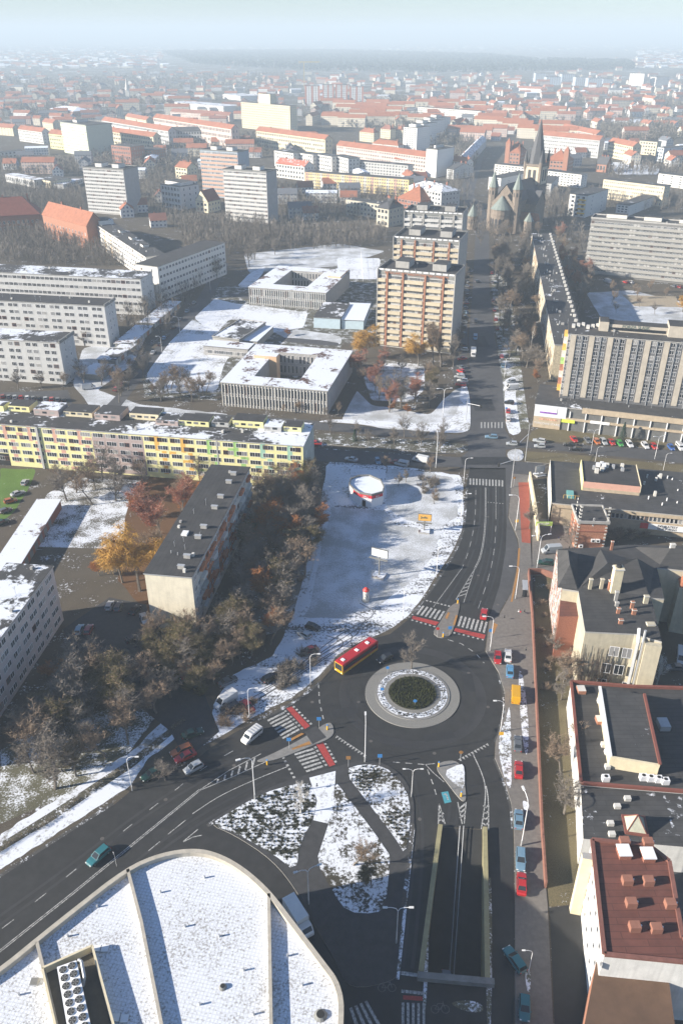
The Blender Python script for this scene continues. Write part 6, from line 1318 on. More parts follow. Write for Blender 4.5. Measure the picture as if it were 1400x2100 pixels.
def car_proto(kind, col):
    if (kind, col) in _cars: return _cars[(kind, col)]
    pm_ = plain('car_paint_' + col.replace(' ', '_'), PC[col], .28, .15 if col in ('silver', 'grey', 'steel blue') else 0, .6)
    if kind == 'bus': r = bus_proto(); _cars[(kind, col)] = r; return r
    r = empty('parked_car' if kind in ('hatch', 'sedan', 'estate') else ('delivery_van' if kind in ('van', 'pickup', 'minibus') else 'lorry'), (0, 0, -50)); W_ = .86
    if kind in ('hatch', 'sedan', 'estate'):
        L2 = {'hatch': 1.98, 'sedan': 2.25, 'estate': 2.3}[kind]; zr = {'hatch': 1.46, 'sedan': 1.43, 'estate': 1.46}[kind]
        tail = {'hatch': .92, 'sedan': .96, 'estate': .95}[kind]
        mb = MB(); loft(mb, [ring(-L2, W_ * .78, .38, tail - .18), ring(-L2 + .18, W_ * .95, .24, tail), ring(-L2 * .5, W_, .20, .95), ring(.5, W_, .20, .93), ring(L2 - .75, W_ * .98, .22, .84), ring(L2 - .18, W_ * .9, .24, .70), ring(L2, W_ * .72, .36, .58)], pm_)
        if kind == 'sedan': xs = (-1.62, -1.02, .22, 1.02)
        elif kind == 'hatch': xs = (-1.88, -1.52, .12, .92)
        else: xs = (-2.18, -1.86, .12, .98)
        cab = [(xs[0], .93), (xs[1], zr), (xs[2], zr), (xs[3], .88)]
        def cr(x, z, top): w = W_ * (.76 if top else .9); return (x, -w, z), (x, w, z)
        pts = [cr(x, z, i in (1, 2)) for i, (x, z) in enumerate(cab)]
        v = [p for ab in pts for p in ab]
        mb.add(v, [(1, 0, 2, 3), (3, 2, 4, 5), (5, 4, 6, 7), (0, 6, 4, 2), (1, 3, 5, 7)], pm_)
        mb.build('body', r)
        def inset(q, t, off):
            c_ = sum((Vector(a) for a in q), Vector()) / len(q); n_ = (Vector(q[1]) - Vector(q[0])).cross(Vector(q[2]) - Vector(q[0])).normalized()
            return [Vector(a).lerp(c_, t) + n_ * off for a in q]
        for nm, q in (('rear_window', (v[1], v[0], v[2], v[3])), ('windscreen', (v[5], v[4], v[6], v[7])), ('side_window', (v[0], v[6], v[4], v[2])), ('side_window', (v[1], v[3], v[5], v[7]))):
            g_ = MB(); g_.face(inset(q, .13, .012), carglass); g_.build(nm, r)
        wx = (-L2 + .78, L2 - .82)
    elif kind in ('van', 'minibus'):
        L2 = 2.75 if kind == 'van' else 2.4; zr = 2.35 if kind == 'van' else 1.95; W_ = .98 if kind == 'van' else .93
        mb = MB(); loft(mb, [ring(-L2, W_ * .94, .35, zr - .08), ring(-L2 + .1, W_, .28, zr), ring(L2 - 1.75, W_, .28, zr), ring(L2 - 1.5, W_, .28, zr - .06), ring(L2 - .8, W_, .28, 1.25), ring(L2 - .1, W_ * .94, .3, .98), ring(L2, W_ * .85, .38, .8)], pm_); mb.build('body', r)
        g_ = MB(); g_.face([(L2 - 1.47, -W_ * .76, zr - .1), (L2 - .80, -W_ * .8, 1.29), (L2 - .80, W_ * .8, 1.29), (L2 - 1.47, W_ * .76, zr - .1)], carglass); g_.build('windscreen', r)
        for s in (-1, 1):
            g_ = MB(); g_.box(L2 - 1.75, L2 - 1.1, s * W_ - .012, s * W_ + .012, 1.2, 1.6, carglass)
            if kind == 'minibus': g_.box(-L2 + .3, L2 - 1.9, s * W_ - .012, s * W_ + .012, 1.2, 1.62, carglass)
            g_.build('side_window', r)
        wx = (-L2 + .95, L2 - .95)
        if kind == 'minibus':
            g_ = MB()
            for x in (-1.7, -1.0, -.3, .4): g_.box(x - .04, x + .04, -.7, .7, zr + .06, zr + .11, rim_m)
            g_.build('roof_rack', r)
    else:
        L2 = 3.4; W_ = 1.1; zr = 3.0
        mb = MB(); mb.box(-L2, L2 - 1.9, -W_, W_, .9, zr, mat('box_body', (.72, .72, .70), .6, .05)); mb.box(-L2, L2 - .1, -.5, .5, .5, .9, black); mb.build('box_body', r)
        mb = MB(); loft(mb, [ring(L2 - 1.8, W_ * .95, .45, 2.2), ring(L2 - .9, W_ * .95, .45, 2.2), ring(L2 - .25, W_ * .95, .45, 1.4), ring(L2, W_ * .9, .5, 1.1)], pm_); mb.build('cab', r)
        g_ = MB(); g_.face([(L2 - .86, -W_ * .74, 2.14), (L2 - .24, -W_ * .74, 1.44), (L2 - .24, W_ * .74, 1.44), (L2 - .86, W_ * .74, 2.14)], carglass); g_.build('windscreen', r); wx = (-L2 + 1.2, L2 - .9)
    for x in wx:
        for s in (-1, 1):
            mb = MB(); mb.T = Matrix.Translation((x, s * (W_ - .1), .32)) @ Matrix.Rotation(R(90), 4, 'X'); mb.cyl(0, 0, -.11, .11, .32, .32, 12, black); mb.cyl(0, 0, -.13, .13, .17, .17, 8, rim_m); mb.build('wheel', r)
    for s in (-1, 1):
        zt_ = .62 if kind in ('hatch', 'sedan', 'estate') else .8
        mb = MB(); mb.box(L2 - .2, L2 - .01, s * W_ * .66 - .16, s * W_ * .66 + .16, zt_ - .1, zt_ + .04, lampw); mb.build('headlight', r)
        mb = MB(); mb.box(-L2 - .01, -L2 + .12, s * W_ * .7 - .12, s * W_ * .7 + .12, .62, .82, lampr); mb.build('tail_light', r)
        mb = MB(); mb.box(.62, .78, s * (W_ + .02) - .06, s * (W_ + .02) + .06, .9, 1.03, pm_); mb.build('wing_mirror', r)
    _cars[(kind, col)] = r; return r
def bus_proto():
    r = empty('city_bus', (0, 0, -50)); Rr = plain('bus_red', (.40, .015, .02), .35, 0, .4); Yy = plain('bus_yellow', (.55, .33, .01), .35, 0, .4)
    mb = MB(); mb.box(-6, 6, -1.25, 1.25, .35, .95, Yy); mb.box(-5.98, 5.98, -1.24, 1.24, .951, 2.85, Rr); loft(mb, [ring(-6, 1.2, 2.8, 3.0), ring(-5.5, 1.25, 2.8, 3.15), ring(5.5, 1.25, 2.8, 3.15), ring(6, 1.2, 2.8, 3.0)], Rr); mb.build('body', r)
    for s in (-1, 1): g_ = MB(); g_.box(-5.6, 5.7, s * 1.25 - .02, s * 1.25 + .02, 1.25, 2.4, carglass); g_.build('side_window', r)
    g_ = MB(); g_.box(5.98, 6.03, -1.1, 1.1, 1.15, 2.75, carglass); g_.build('windscreen', r); g_ = MB(); g_.box(-6.03, -5.98, -.9, .9, 1.5, 2.5, carglass); g_.build('rear_window', r)
    mb = MB(); mb.box(5.99, 6.05, -1.25, 1.25, .4, 1.1, Yy); mb.box(5.985, 6.045, -1.26, -1.11, 1.1, 2.9, Yy); mb.box(5.985, 6.045, 1.11, 1.26, 1.1, 2.9, Yy); mb.box(5.985, 6.045, -1.1, 1.1, 2.76, 2.95, Yy); mb.build('front_trim', r)
    for x in (-3.6, 0, 4.6): mb = MB(); mb.box(x - .35, x + .35, -.45, .45, 3.14, 3.3, white); mb.build('roof_hatch', r)
    for x in (-3.6, 3.4):
        for s in (-1, 1): mb = MB(); mb.T = Matrix.Translation((x, s * 1.14, .48)) @ Matrix.Rotation(R(90), 4, 'X'); mb.cyl(0, 0, -.13, .13, .48, .48, 14, black); mb.cyl(0, 0, -.15, .15, .25, .25, 8, rim_m); mb.build('wheel', r)
    for s in (-1, 1): mb = MB(); mb.box(6.04, 6.08, s * .9 - .18, s * .9 + .18, .55, .75, lampw); mb.build('headlight', r)
    return r
CARS = []
def car(kind, col, px, py, to, label, z=.03, group=None, name=None):
    """centre pixel and a pixel the nose points to"""
    p = G(px, py, .7 if kind not in ('van', 'lorry', 'bus', 'minibus') else 1.2); q = G(*to, p.z); d = q - p
    o = copy_tree(car_proto(kind, col)); o.location = (p.x, p.y, z); o.rotation_euler = (0, 0, math.atan2(d.y, d.x)); tag(o, label, {'bus': 'bus', 'van': 'van', 'minibus': 'van', 'lorry': 'lorry'}.get(kind, 'car'), group)
    if name: o.name = name
    return o
gE = 'cars parked on the pavement east of the roundabout'
car('bus', 'red', 731, 1347, (690, 1376), 'red and yellow city bus rounding the snowy corner of the roundabout')
car('hatch', 'black', 789, 1349, (772, 1357), 'black car behind the bus, by the tree of the roundabout', name='moving_car')
car('sedan', 'red', 992, 1258, (995, 1240), 'red car driving away over the zebra crossing', name='moving_car')
car('minibus', 'white', 516, 1505, (500, 1518), 'white minibus with roof rack driving toward the crossing')
car('hatch', 'silver', 397, 1573, (378, 1583), 'dark silver hatchback driving beside the snowy verge', name='moving_car')
car('estate', 'teal', 202, 1754, (186, 1768), 'dark teal car alone in the shaded west lanes', name='moving_car')
car('hatch', 'red', 1020, 1349, (1020, 1365), 'red van like car beside the white car', .13, gE)
car('sedan', 'white', 1041, 1344, (1041, 1330), 'white saloon next to the red one', .13, gE)
car('sedan', 'light blue', 1045, 1376, (1045, 1360), 'light blue saloon behind the white saloon', .13, gE)
car('van', 'yellow', 1057, 1421, (1057, 1400), 'bright yellow delivery van parked on the pavement', .13)
car('sedan', 'grey', 1061, 1525, (1061, 1510), 'dark grey saloon between the yellow van and the red coupe', .13, gE)
car('sedan', 'red', 1063, 1578, (1063, 1560), 'red coupe with open sunroof beside the snow strip', .13, gE)
car('sedan', 'steel blue', 1063, 1680, (1063, 1660), 'steel blue saloon beside the snow dusted lamp post', .13, gE)
car('estate', 'steel blue', 1067, 1762, (1067, 1785), 'pale steel blue car facing the camera below the lamp post', .13, gE)
car('sedan', 'red', 1069, 1812, (1069, 1790), 'red saloon half in shadow, last of the sunlit row', .13, gE)
car('estate', 'teal', 1055, 1967, (1043, 1950), 'teal car parked askew near the curved lamp post', .03, gE)
car('hatch', 'teal', 1075, 2066, (1075, 2090), 'teal green car at the lower end of the pavement', .13, gE)
car('lorry', 'white', 612, 1883, (630, 1912), 'white box lorry in the shaded lane beside the mall wall', name='box_lorry')
car('estate', 'grey', 918, 1982, (918, 2002), 'grey car deep in the shaded underpass ramp', -4.8, name='moving_car')
car('van', 'white', 463, 1434, (438, 1450), 'white panel van on the snowy lot above the west crossing')
car('estate', 'black', 472, 1452, (452, 1462), 'dark car half hidden behind bushes next to the white panel van')
car('sedan', 'grey', 468, 1396, (485, 1388), 'grey saloon with lit tail lamps on the snowy lot')
car('estate', 'black', 556, 1388, (575, 1378), 'black estate beside the dark bush on the snowy lot')
car('hatch', 'black', 642, 1285, (660, 1290), 'black hatchback on the snow close to the silver one')
car('hatch', 'silver', 624, 1300, (610, 1292), 'silver hatchback on the snow close to the black one')
car('sedan', 'dark red', 634, 1333, (615, 1340), 'dark red car under the small bush by the bend')
car('sedan', 'dark red', 508, 1448, (522, 1462), 'red car with snow on its bonnet below the lamp post')
car('sedan', 'red', 380, 1378, (376, 1390), 'red car hidden among the trees of the yard')
gW = 'cars parked along the verge of the west road'
car('sedan', 'dark green', 312, 1586, (292, 1597), 'dark green saloon on the snowy verge behind a small tree', .03, gW)
car('estate', 'orange', 372, 1538, (352, 1546), 'orange tow truck like car at the edge of the west road', .03, gW)
car('sedan', 'red', 380, 1550, (362, 1558), 'red saloon beside the orange car', .03, gW)
car('sedan', 'dark green', 395, 1503, (412, 1497), 'dark green car behind the orange and red ones', .03, gW)
gY = 'cars in the dark yard behind the slab'
car('hatch', 'silver', 225, 1241, (230, 1228), 'silver white hatchback at the top of the dark yard', .03, gY)
car('hatch', 'grey', 243, 1243, (248, 1230), 'grey hatchback next to the silver white one in the yard', .03, gY)
car('hatch', 'black', 277, 1250, (287, 1238), 'black hatchback in the middle of the yard', .03, gY)
car('sedan', 'silver', 296, 1268, (302, 1283), 'silver saloon beside the gable of the slab', .03, gY)
car('hatch', 'steel blue', 163, 1290, (168, 1278), 'blue grey hatchback of the pair under the trees', .03, gY)
car('hatch', 'dark red', 182, 1290, (187, 1278), 'dark red hatchback of the pair under the trees', .03, gY)
car('hatch', 'black', 275, 1309, (290, 1303), 'black car hidden under the branches of the yard', .03, gY)
gG = 'cars parked along the green lawn'
car('hatch', 'silver', 52, 988, (60, 978), 'silver car parked alone at the lawn nearest the passage', .03, gG)
car('sedan', 'silver', 37, 1011, (52, 1006), 'silver saloon beside the orange car at the lawn', .03, gG)
car('hatch', 'orange', 22, 1026, (38, 1022), 'orange car at the green lawn', .03, gG)
car('hatch', 'grey', 12, 1046, (28, 1040), 'grey car below the orange one at the lawn', .03, gG)
car('sedan', 'dark green', 5, 1070, (20, 1064), 'dark green car at the end of the lawn row', .03, gG)
gC = 'cars at the crossroads'
car('estate', 'steel blue', 1007, 895, (990, 894), 'blue grey estate crossing the junction toward the median', .03, gC, 'moving_car')
car('hatch', 'silver', 1049, 909, (1035, 908), 'silver hatchback waiting beside the snowy nub of the median', .03, gC, 'moving_car')
car('estate', 'silver', 1105, 903, (1092, 901), 'silver car with snow on its roof, upper one of the pair', .03, gC, 'moving_car')
car('hatch', 'silver', 1106, 914, (1092, 913), 'silver green hatchback, lower one of the pair', .03, gC, 'moving_car')
gS = 'cars parked at an angle before the shop podium'
for i, (x, y, kind, col) in enumerate(((1176, 900, 'sedan', 'red'), (1204, 902, 'sedan', 'grey'), (1223, 905, 'hatch', 'orange'), (1237, 905, 'estate', 'silver'), (1253, 906, 'sedan', 'red'), (1270, 909, 'hatch', 'bright green'), (1290, 910, 'estate', 'white'), (1322, 913, 'estate', 'white'), (1340, 915, 'hatch', 'red'), (1375, 917, 'hatch', 'blue'), (1394, 914, 'minibus', 'white'))):
    car(kind, col, x, y, (x + 7, y + 8), ('red saloon, first of the angled row from the junction', 'charcoal saloon beside the lamp post in the angled row', 'small orange car in the angled row', 'silver estate next to the orange car', 'red saloon next to the silver estate', 'bright green car in the angled row', 'white estate next to the bright green car', 'white car by the second lamp post of the angled row', 'red hatchback squeezed beside the white car', 'blue car in the angled row', 'white minibus at the edge of the angled row')[i], .03, gS)
car('sedan', 'silver', 1338, 893, (1320, 892), 'silver car standing on the path below the podium columns')
car('sedan', 'black', 1168, 911, (1152, 909), 'black car leaving the angled row, one of two dark cars', .03, gC, 'moving_car')
car('estate', 'black', 1180, 920, (1164, 919), 'black car on the carriageway in front of the angled row', .03, gC, 'moving_car')
gM = 'cars parked along the street south of the pastel block'
for x, y, kind, col, lb in ((720, 941, 'sedan', 'silver', 'silver saloon parked west of the white pavilion'), (774, 945, 'hatch', 'steel blue', 'blue grey hatchback parked above the white pavilion'), (808, 947, 'sedan', 'dark red', 'dark red car parked under the trees beside the white minibus'), (823, 948, 'minibus', 'silver', 'silver minibus between the dark red car and the white van'), (862, 940, 'van', 'white', 'white van parked beside the tall lamp post')):
    car(kind, col, x, y, (x - 14, y - 3) if kind != 'hatch' else (x + 4, y + 9), lb, .03, gM)
car('sedan', 'red', 648, 908, (660, 909), 'bright red car appearing past the gable of the pastel block')
car('van', 'white', 1048, 793, (1034, 794), 'white delivery van parked on the snow by the podium')
car('estate', 'silver', 1046, 782, (1034, 784), 'silver car behind the white delivery van', .13)
car('hatch', 'black', 1043, 825, (1035, 824), 'dark car covered by a low bush on the snowy verge', .13)
car('hatch', 'red', 1041, 842, (1041, 832), 'red hatchback on the snowy verge by the junction', .13)
car('hatch', 'white', 1041, 859, (1041, 850), 'small white car on the snowy verge by the junction', .13)
car('lorry', 'white', 970, 724, (970, 740), 'white box lorry on the boulevard', name='box_lorry')
car('minibus', 'light blue', 974, 690, (974, 700), 'white and blue van on the boulevard above the lorry')
car('hatch', 'black', 975, 658, (975, 668), 'black car on the boulevard ahead of the blue van', name='moving_car')
car('hatch', 'grey', 980, 577, (990, 577), 'dark car turning on the far boulevard', name='moving_car')
car('van', 'white', 182, 792, (200, 790), 'white panel van parked at the end of the nearest garages')
car('sedan', 'red', 238, 797, (243, 789), 'red car at the corner of the garage lane'); car('sedan', 'dark red', 248, 788, (253, 780), 'dark red car behind the red one on the garage lane')
car('hatch', 'light blue', 337, 692, (342, 682), 'pale blue car driving up the garage lane', name='moving_car')
rc = random.Random(9); cols = ['silver', 'grey', 'white', 'black', 'silver', 'dark red', 'steel blue', 'black', 'silver', 'red']
gB = 'cars parked beside the boulevard under the towers'; ordn = ['first', 'second', 'third', 'fourth', 'fifth', 'sixth', 'seventh', 'eighth', 'ninth', 'tenth', 'eleventh', 'twelfth', 'thirteenth', 'fourteenth', 'fifteenth', 'sixteenth', 'seventeenth', 'eighteenth', 'nineteenth', 'twentieth', 'twenty-first', 'twenty-second', 'twenty-third', 'twenty-fourth']
ys = [568, 577, 586, 595, 605, 613, 621, 631, 640, 650, 660, 671, 683, 706, 716, 735, 752, 760, 768]
for i, y in enumerate(ys):
    k = rc.choice(cols); car(rc.choice(('hatch', 'sedan', 'estate')), k, 955 - (y - 568) * .05 + rc.uniform(-2, 2), y, (940, y - rc.uniform(-2, 4)), k + ' car, ' + ordn[i] + ' from the far end of the row under the cream towers', .03, gB)
for i, (x, y) in enumerate(((942, 772), (948, 780), (944, 788))): car('estate', ('silver', 'white', 'red')[i], x, y, (x - 12, y - 1), ('silver', 'white', 'red')[i] + ' snow dusted car at the lower end of the boulevard row', .12, gB)
for i in range(12):
    y = 540 + i * 19; k = rc.choice(cols); car(rc.choice(('hatch', 'sedan')), k, 1004 + max(0, y - 600) * .15 + 4, y, (1004 + max(0, y - 600) * .15 + 3, y - 9), k + ' car, ' + ordn[i] + ' from the far end of the promenade kerb', .03, 'cars along the promenade kerb')
gP = 'cars in the row before the grey blocks'
for i in range(11):
    k = ('dark red', 'grey', 'silver', 'red', 'white', 'grey', 'black', 'silver', 'red', 'grey', 'black')[i]; car('hatch', k, 6 + i * 12.5, 812 + i * .7, (6 + i * 12.5, 803 + i * .7), k + ' hatchback, ' + ordn[i] + ' from the west of the row before the grey blocks', .03, gP)
for i in range(7):
    y = 620 + i * 17; x = 398 - i * 14; k = rc.choice(cols); car('sedan', k, x, y, (x + 8, y - 10), k + ' car, ' + ordn[i] + ' from the far end of the garage lane', .03, 'cars along the garage lane')
gQ = 'cars in front of the long grey slab'
for i, (x, y, k, kd) in enumerate(((1244, 575, 'white', 'van'), (1282, 578, 'red', 'hatch'), (1292, 578, 'white', 'estate'), (1380, 586, 'grey', 'hatch'), (1392, 588, 'dark red', 'hatch'))):
    car(kd, k, x, y, (x - 8, y - 3), k + ' ' + ('van' if kd == 'van' else 'car') + ' parked in front of the long grey slab', .03, gQ)
car('van', 'silver', 1130, 1126, (1105, 1128), 'silver panel van parked beside the old building', .12)
car('estate', 'dark green', 1118, 1153, (1105, 1152), 'dark green estate with a bright sticker beside the silver van', .12)
gD = 'vehicles in the dark courtyard of the old building'
car('van', 'white', 1396, 1345, (1396, 1365), 'white van in the dark courtyard of the old building', .03, gD); car('sedan', 'grey', 1384, 1368, (1370, 1368), 'grey car in the dark courtyard of the old building', .03, gD)
for r_ in _cars.values():
    def rm_(o):
        for ch in kids(o): rm_(ch)
        bpy.data.objects.remove(o)
    rm_(r_)
# ---------------- street lamps, signals, signs ----------------
def lamp_proto(arms, hl=9.0):
    r = empty('street_lamp', (0, 0, -50)); mb = MB(); mb.tube([(0, 0, 0), (0, 0, 1.2)], .13, 8, metal); mb.tube([(0, 0, 1.2), (0, 0, hl)], [.09, .06], 6, white if arms != 0 else metal); mb.build('pole', r)
    for s in ([1] if arms == 1 else [1, -1]):
        mb = MB(); mb.tube([(0, 0, hl), (s * .35, 0, hl + .7), (s * 1.1, 0, hl + 1.0), (s * 1.9, 0, hl + 1.0)], [.06, .055, .05, .05], 6, white); mb.build('arm', r)
        mb = MB(); mb.box(min(s * 1.8, s * 2.6), max(s * 1.8, s * 2.6), -.16, .16, hl + .93, hl + 1.1, white, lampw); mb.build('lamp_head', r)
    return r
L1, L2_ = lamp_proto(1), lamp_proto(2)
def lamp(px, py, top, ang, label, two=False, z=.13, group='pale curved street lamps'):
    g = G(px, py); h = hs_(px, py, top); o = copy_tree(L2_ if two else L1); o.location = (g.x, g.y, z); o.rotation_euler = (0, 0, R(ang)); s = h / 10.0; o.scale = (s, s, s); return tag(o, label, 'street lamp', group)
def hs_(px, py, top):
    g = G(px, py); lo, hi = 1, 30
    for _ in range(30):
        m = (lo + hi) / 2
        if PJ(Vector((g.x, g.y, m)))[1] > top: lo = m
        else: hi = m
    return lo
for a in ((748, 1563, 1482, 90, 'straight street lamp standing on the rim of the planted island'), (637, 1405, 1342, 0, 'street lamp on the bend above the roundabout crossing'), (512, 1475, 1412, 0, 'street lamp beside the white panel van'),
          (523, 1640, 1552, 200, 'street lamp at the corner of the shrub bed by the splitter island'), (272, 1622, 1553, 0, 'street lamp on the snowy verge left of the dark green saloon'), (1004, 1335, 1265, 180, 'street lamp at the kerb above the red and white cars'),
          (1025, 1502, 1438, 180, 'street lamp at the kerb beside the long snow strip'), (1068, 1735, 1642, 100, 'leaning shadowed street lamp between the blue saloons'), (1082, 2000, 1950, 180, 'curved street lamp beside the askew teal car'),
          (894, 1185, 1122, 0, 'street lamp on the snow above the curve of the north road'), (944, 1070, 1013, 0, 'street lamp on the snowy verge south of the junction'), (950, 990, 940, 0, 'street lamp at the junction corner beside the snow lawn'),
          (1056, 1228, 1162, 180, 'street lamp on the pavement above the walkers'), (1056, 1088, 1016, 180, 'street lamp beside the red cycle path'), (826, 1270, 1218, 90, 'bare straight post above the exit crossing'),
          (1218, 955, 917, 0, 'street lamp on the grass median nearer the junction'), (1358, 967, 930, 0, 'street lamp on the grass median near the frame edge'), (240, 1778, 1755, 120, 'small street lamp at the mall edge of the west road'), (893, 960, 892, 90, 'tall straight lamp post beside the white van'),
          (370, 690, 650, 180, 'street lamp on the garage lane beside the fence'), (333, 725, 690, 180, 'second street lamp of the garage lane'), (432, 600, 560, 180, 'far street lamp of the garage lane')): lamp(*a)
for a in ((843, 1635, 1578, 0, 'double armed street lamp on the snowy rim of the island'), (633, 1855, 1782, 20, 'double armed street lamp beside the box lorry'), (812, 1935, 1862, 0, 'double armed street lamp in the deep shadow'), (1210, 930, 882, 10, 'double armed street lamp in the angled car row'),
          (1341, 942, 895, 10, 'double armed street lamp at the east end of the angled row'), (907, 855, 797, 5, 'double armed street lamp on the snowy pavement north of the junction'), (1100, 1165, 1098, 10, 'double armed street lamp beside the silver van'), (1033, 775, 735, 0, 'double armed street lamp beside the boulevard')): lamp(*a, two=True)
for p in (L1, L2_):
    for ch in kids(p): bpy.data.objects.remove(ch)
    bpy.data.objects.remove(p)
def mast(px, py, top, armto, label):
    g = G(px, py); h = hs_(px, py, top); rt = empty('traffic_signal', g, 0, label, 'traffic light', 'traffic lights on masts'); a = G(*armto, h * .72) - g; mb = MB(); mb.tube([(0, 0, 0), (0, 0, h)], [.14, .09], 8, metal); mb.build('pole', rt)
    mb = MB(); mb.tube([(0, 0, h * .72), (a.x, a.y, h * .75)], .08, 6, white); mb.build('arm', rt); mb = MB(); mb.box(a.x - .3, a.x + .3, a.y - .3, a.y + .3, h * .75 - .7, h * .75 + .5, black); mb.build('signal_head', rt)
mast(1047, 1000, 920, (1022, 955), 'traffic signal mast reaching over the road south of the junction'); mast(955, 862, 813, (985, 834), 'traffic signal mast reaching over the boulevard north of the junction'); mast(1076, 945, 868, (1062, 912), 'signal post cluster east of the junction')
def sign(px, py, h, label, board, m, rz=0.0, name='road_sign', lean=False):
    rt = empty(name, G(px, py, .13), rz, label, 'road sign'); mb = MB(); mb.tube([(0, 0, 0), (0, 0, h)], .05, 6, metal); mb.build('post', rt); mb = MB()
    if board == 'round': mb.T = Matrix.Translation((0, -.07, h)) @ Matrix.Rotation(R(90), 4, 'X'); mb.cyl(0, 0, -.02, .02, .42, .42, 14, m)
    else: mb.box(-.45, .45, -.09, -.05, h - .45, h + .45, m)
    mb.build('sign_board', rt); return rt
bl = mat('sign_blue', (.05, .25, .6), .5, .05); rd_ = mat('sign_red', (.6, .04, .03), .5, .05)
for px_, py_, h_, lb, bd, m in ((654, 1491, 2.4, 'blue and white crossing sign on the west splitter island', 'sq', bl), (593, 1535, 2.6, 'crossing sign near the ochre bands of the west island', 'sq', bl), (1004, 1310, 2.6, 'blue and white crossing sign at the pavement corner', 'sq', bl), (896, 1305, 2.4, 'no entry sign on the north splitter island', 'round', rd_), (921, 1302, 2.2, 'blue crossing sign on the north splitter island', 'sq', bl),
        (714, 1572, 2.5, 'orange marker sign at the tip of the planted island', 'sq', ochre), (778, 1568, 2.5, 'small blue sign on the rim of the planted island', 'sq', bl), (943, 1560, 2.4, 'orange and blue sign on the small south island', 'round', ochre), (1057, 1085, 2.8, 'yellow and red sign cluster beside the cycle path', 'sq', yellowp), (1025, 1522, 2.5, 'yellow diamond sign at the kerb of the snow strip', 'sq', yellowp),
        (794, 1380, 1.6, 'blue arrow sign on the roundabout centre facing north', 'round', bl), (850, 1447, 1.4, 'blue arrow sign on the planting of the roundabout', 'round', bl), (783, 1424, 1.6, 'blue arrow sign on the west side of the roundabout', 'round', bl), (1052, 998, 3.2, 'orange and blue sign on the mast base south of the junction', 'round', ochre), (1036, 852, 3.0, 'blue and orange sign on the snowy verge', 'round', bl)):
    sign(px_, py_, h_, lb, bd, m)
for px_, py_, lb in ((671, 1496, 'yellow bollard with hazard board on the west island'), (548, 1568, 'blue topped yellow bollard at the hatch of the west road'), (908, 1306, 'yellow bollard on the north splitter island'), (938, 1237, 'yellow bollard at the tip of the north hatching'), (899, 1572, 'yellow bollard at the tip of the south island'), (945, 1633, 'yellow bollard at the tail of the south island')):
    rt = empty('traffic_bollard', G(px_, py_, .15), 0, lb, 'bollard', 'yellow island bollards'); mb = MB(); mb.cyl(0, 0, 0, 1.15, .17, .15, 10, yellowp); mb.build('shaft', rt); mb = MB(); mb.cyl(0, 0, 1.151, 1.4, .17, .1, 10, bl); mb.build('cap_ring', rt)
# billboards
def billboard(px, py, top, w, h, label, m, rz, base=True):
    g = G(px, py); H_ = hs_(px, py, top); rt = empty('billboard', g, R(rz), label, 'billboard'); mb = MB(); mb.box(-1.6, 1.6, -1.4, 1.4, 0, .5, conc, roof_snow if base else conc); mb.build('plinth', rt)
    mb = MB(); mb.tube([(0, 0, .5), (0, 0, H_ - h)], .2, 8, conc_d); mb.build('post', rt); mb = MB(); mb.box(-w / 2, w / 2, -.15, .25, H_ - h, H_, conc_d); mb.build('panel_frame', rt)
    mb = MB(); mb.box(-w / 2 + .12, w / 2 - .12, -.19, -.151, H_ - h + .12, H_ - .12, m); mb.build('poster', rt)
    mb = MB(); mb.box(-w / 2 - .4, w / 2 + .2, -1.1, -.3, H_ - h - .35, H_ - h - .28, conc_d); mb.build('catwalk', rt); return rt, H_
billboard(777, 1182, 1126, 4.6, 2.4, 'tall billboard with blank white poster on a single post in the lawn', white, -24)
rt, H_ = billboard(869, 1090, 1054, 3.9, 2.3, 'orange billboard with dark script over a concrete block', mat('orange_poster', (.75, .40, .08), .6, .08), -8)
text_obj('Jadlo', 1.0, mat('dark_letters', (.10, .14, .12)), rt, (-.2, -.22, H_ - 1.1), (R(90), 0, 0), 'script')
rt, H_ = billboard(1105, 975, 955, 3.4, 2.4, 'pale grey back of a billboard beside the pavilion corner', mat('pale_board', (.5, .52, .53), .6, .05), 18)
g = G(750, 1232); rt = empty('advertising_column', g, 0, 'round advertising column with red domed top and posters', 'advertising column'); mb = MB(); mb.cyl(0, 0, 0, .4, 1.0, 1.0, 16, conc); mb.cyl(0, 0, .4, 3.2, .72, .72, 16, mat('posters', (.5, .5, .46), .7, .7, 1.5)); mb.build('column', rt)
mb = MB(); mb.cyl(0, 0, 3.2, 3.4, .85, .85, 16, rd_); mb.cyl(0, 0, 3.4, 3.95, .85, .45, 16, rd_); mb.cyl(0, 0, 3.95, 4.2, .45, .02, 12, rd_); mb.build('dome', rt)
# garden shed in the trees, bus shelter, playground frames
g = G(523, 1310); rt = empty('garden_hut', g, R(-25), 'small dark hut with pale green door panels among the bushes', 'hut'); mb = MB(); mb.box(-2.2, 2.2, -1.6, 1.6, 0, 2.2, mat('dark_timber', (.07, .05, .035))); mb.build('wall', rt); mb = MB(); mb.add([(-2.5, -1.9, 2.1), (2.5, -1.9, 2.1), (2.5, 1.9, 2.1), (-2.5, 1.9, 2.1), (-2.5, 0, 3.5), (2.5, 0, 3.5)], [(0, 1, 5, 4), (2, 3, 4, 5)], mat('brown_roof', (.13, .075, .045))); mb.build('roof', rt); mb = MB(); mb.box(-1.8, -.9, -1.66, -1.61, .2, 2.0, mat('pale_green_door', (.5, .62, .42))); mb.build('door', rt); mb = MB(); mb.box(.8, 1.7, -1.66, -1.61, .2, 1.7, mat('pale_green_door', (.5, .62, .42))); mb.build('door', rt)
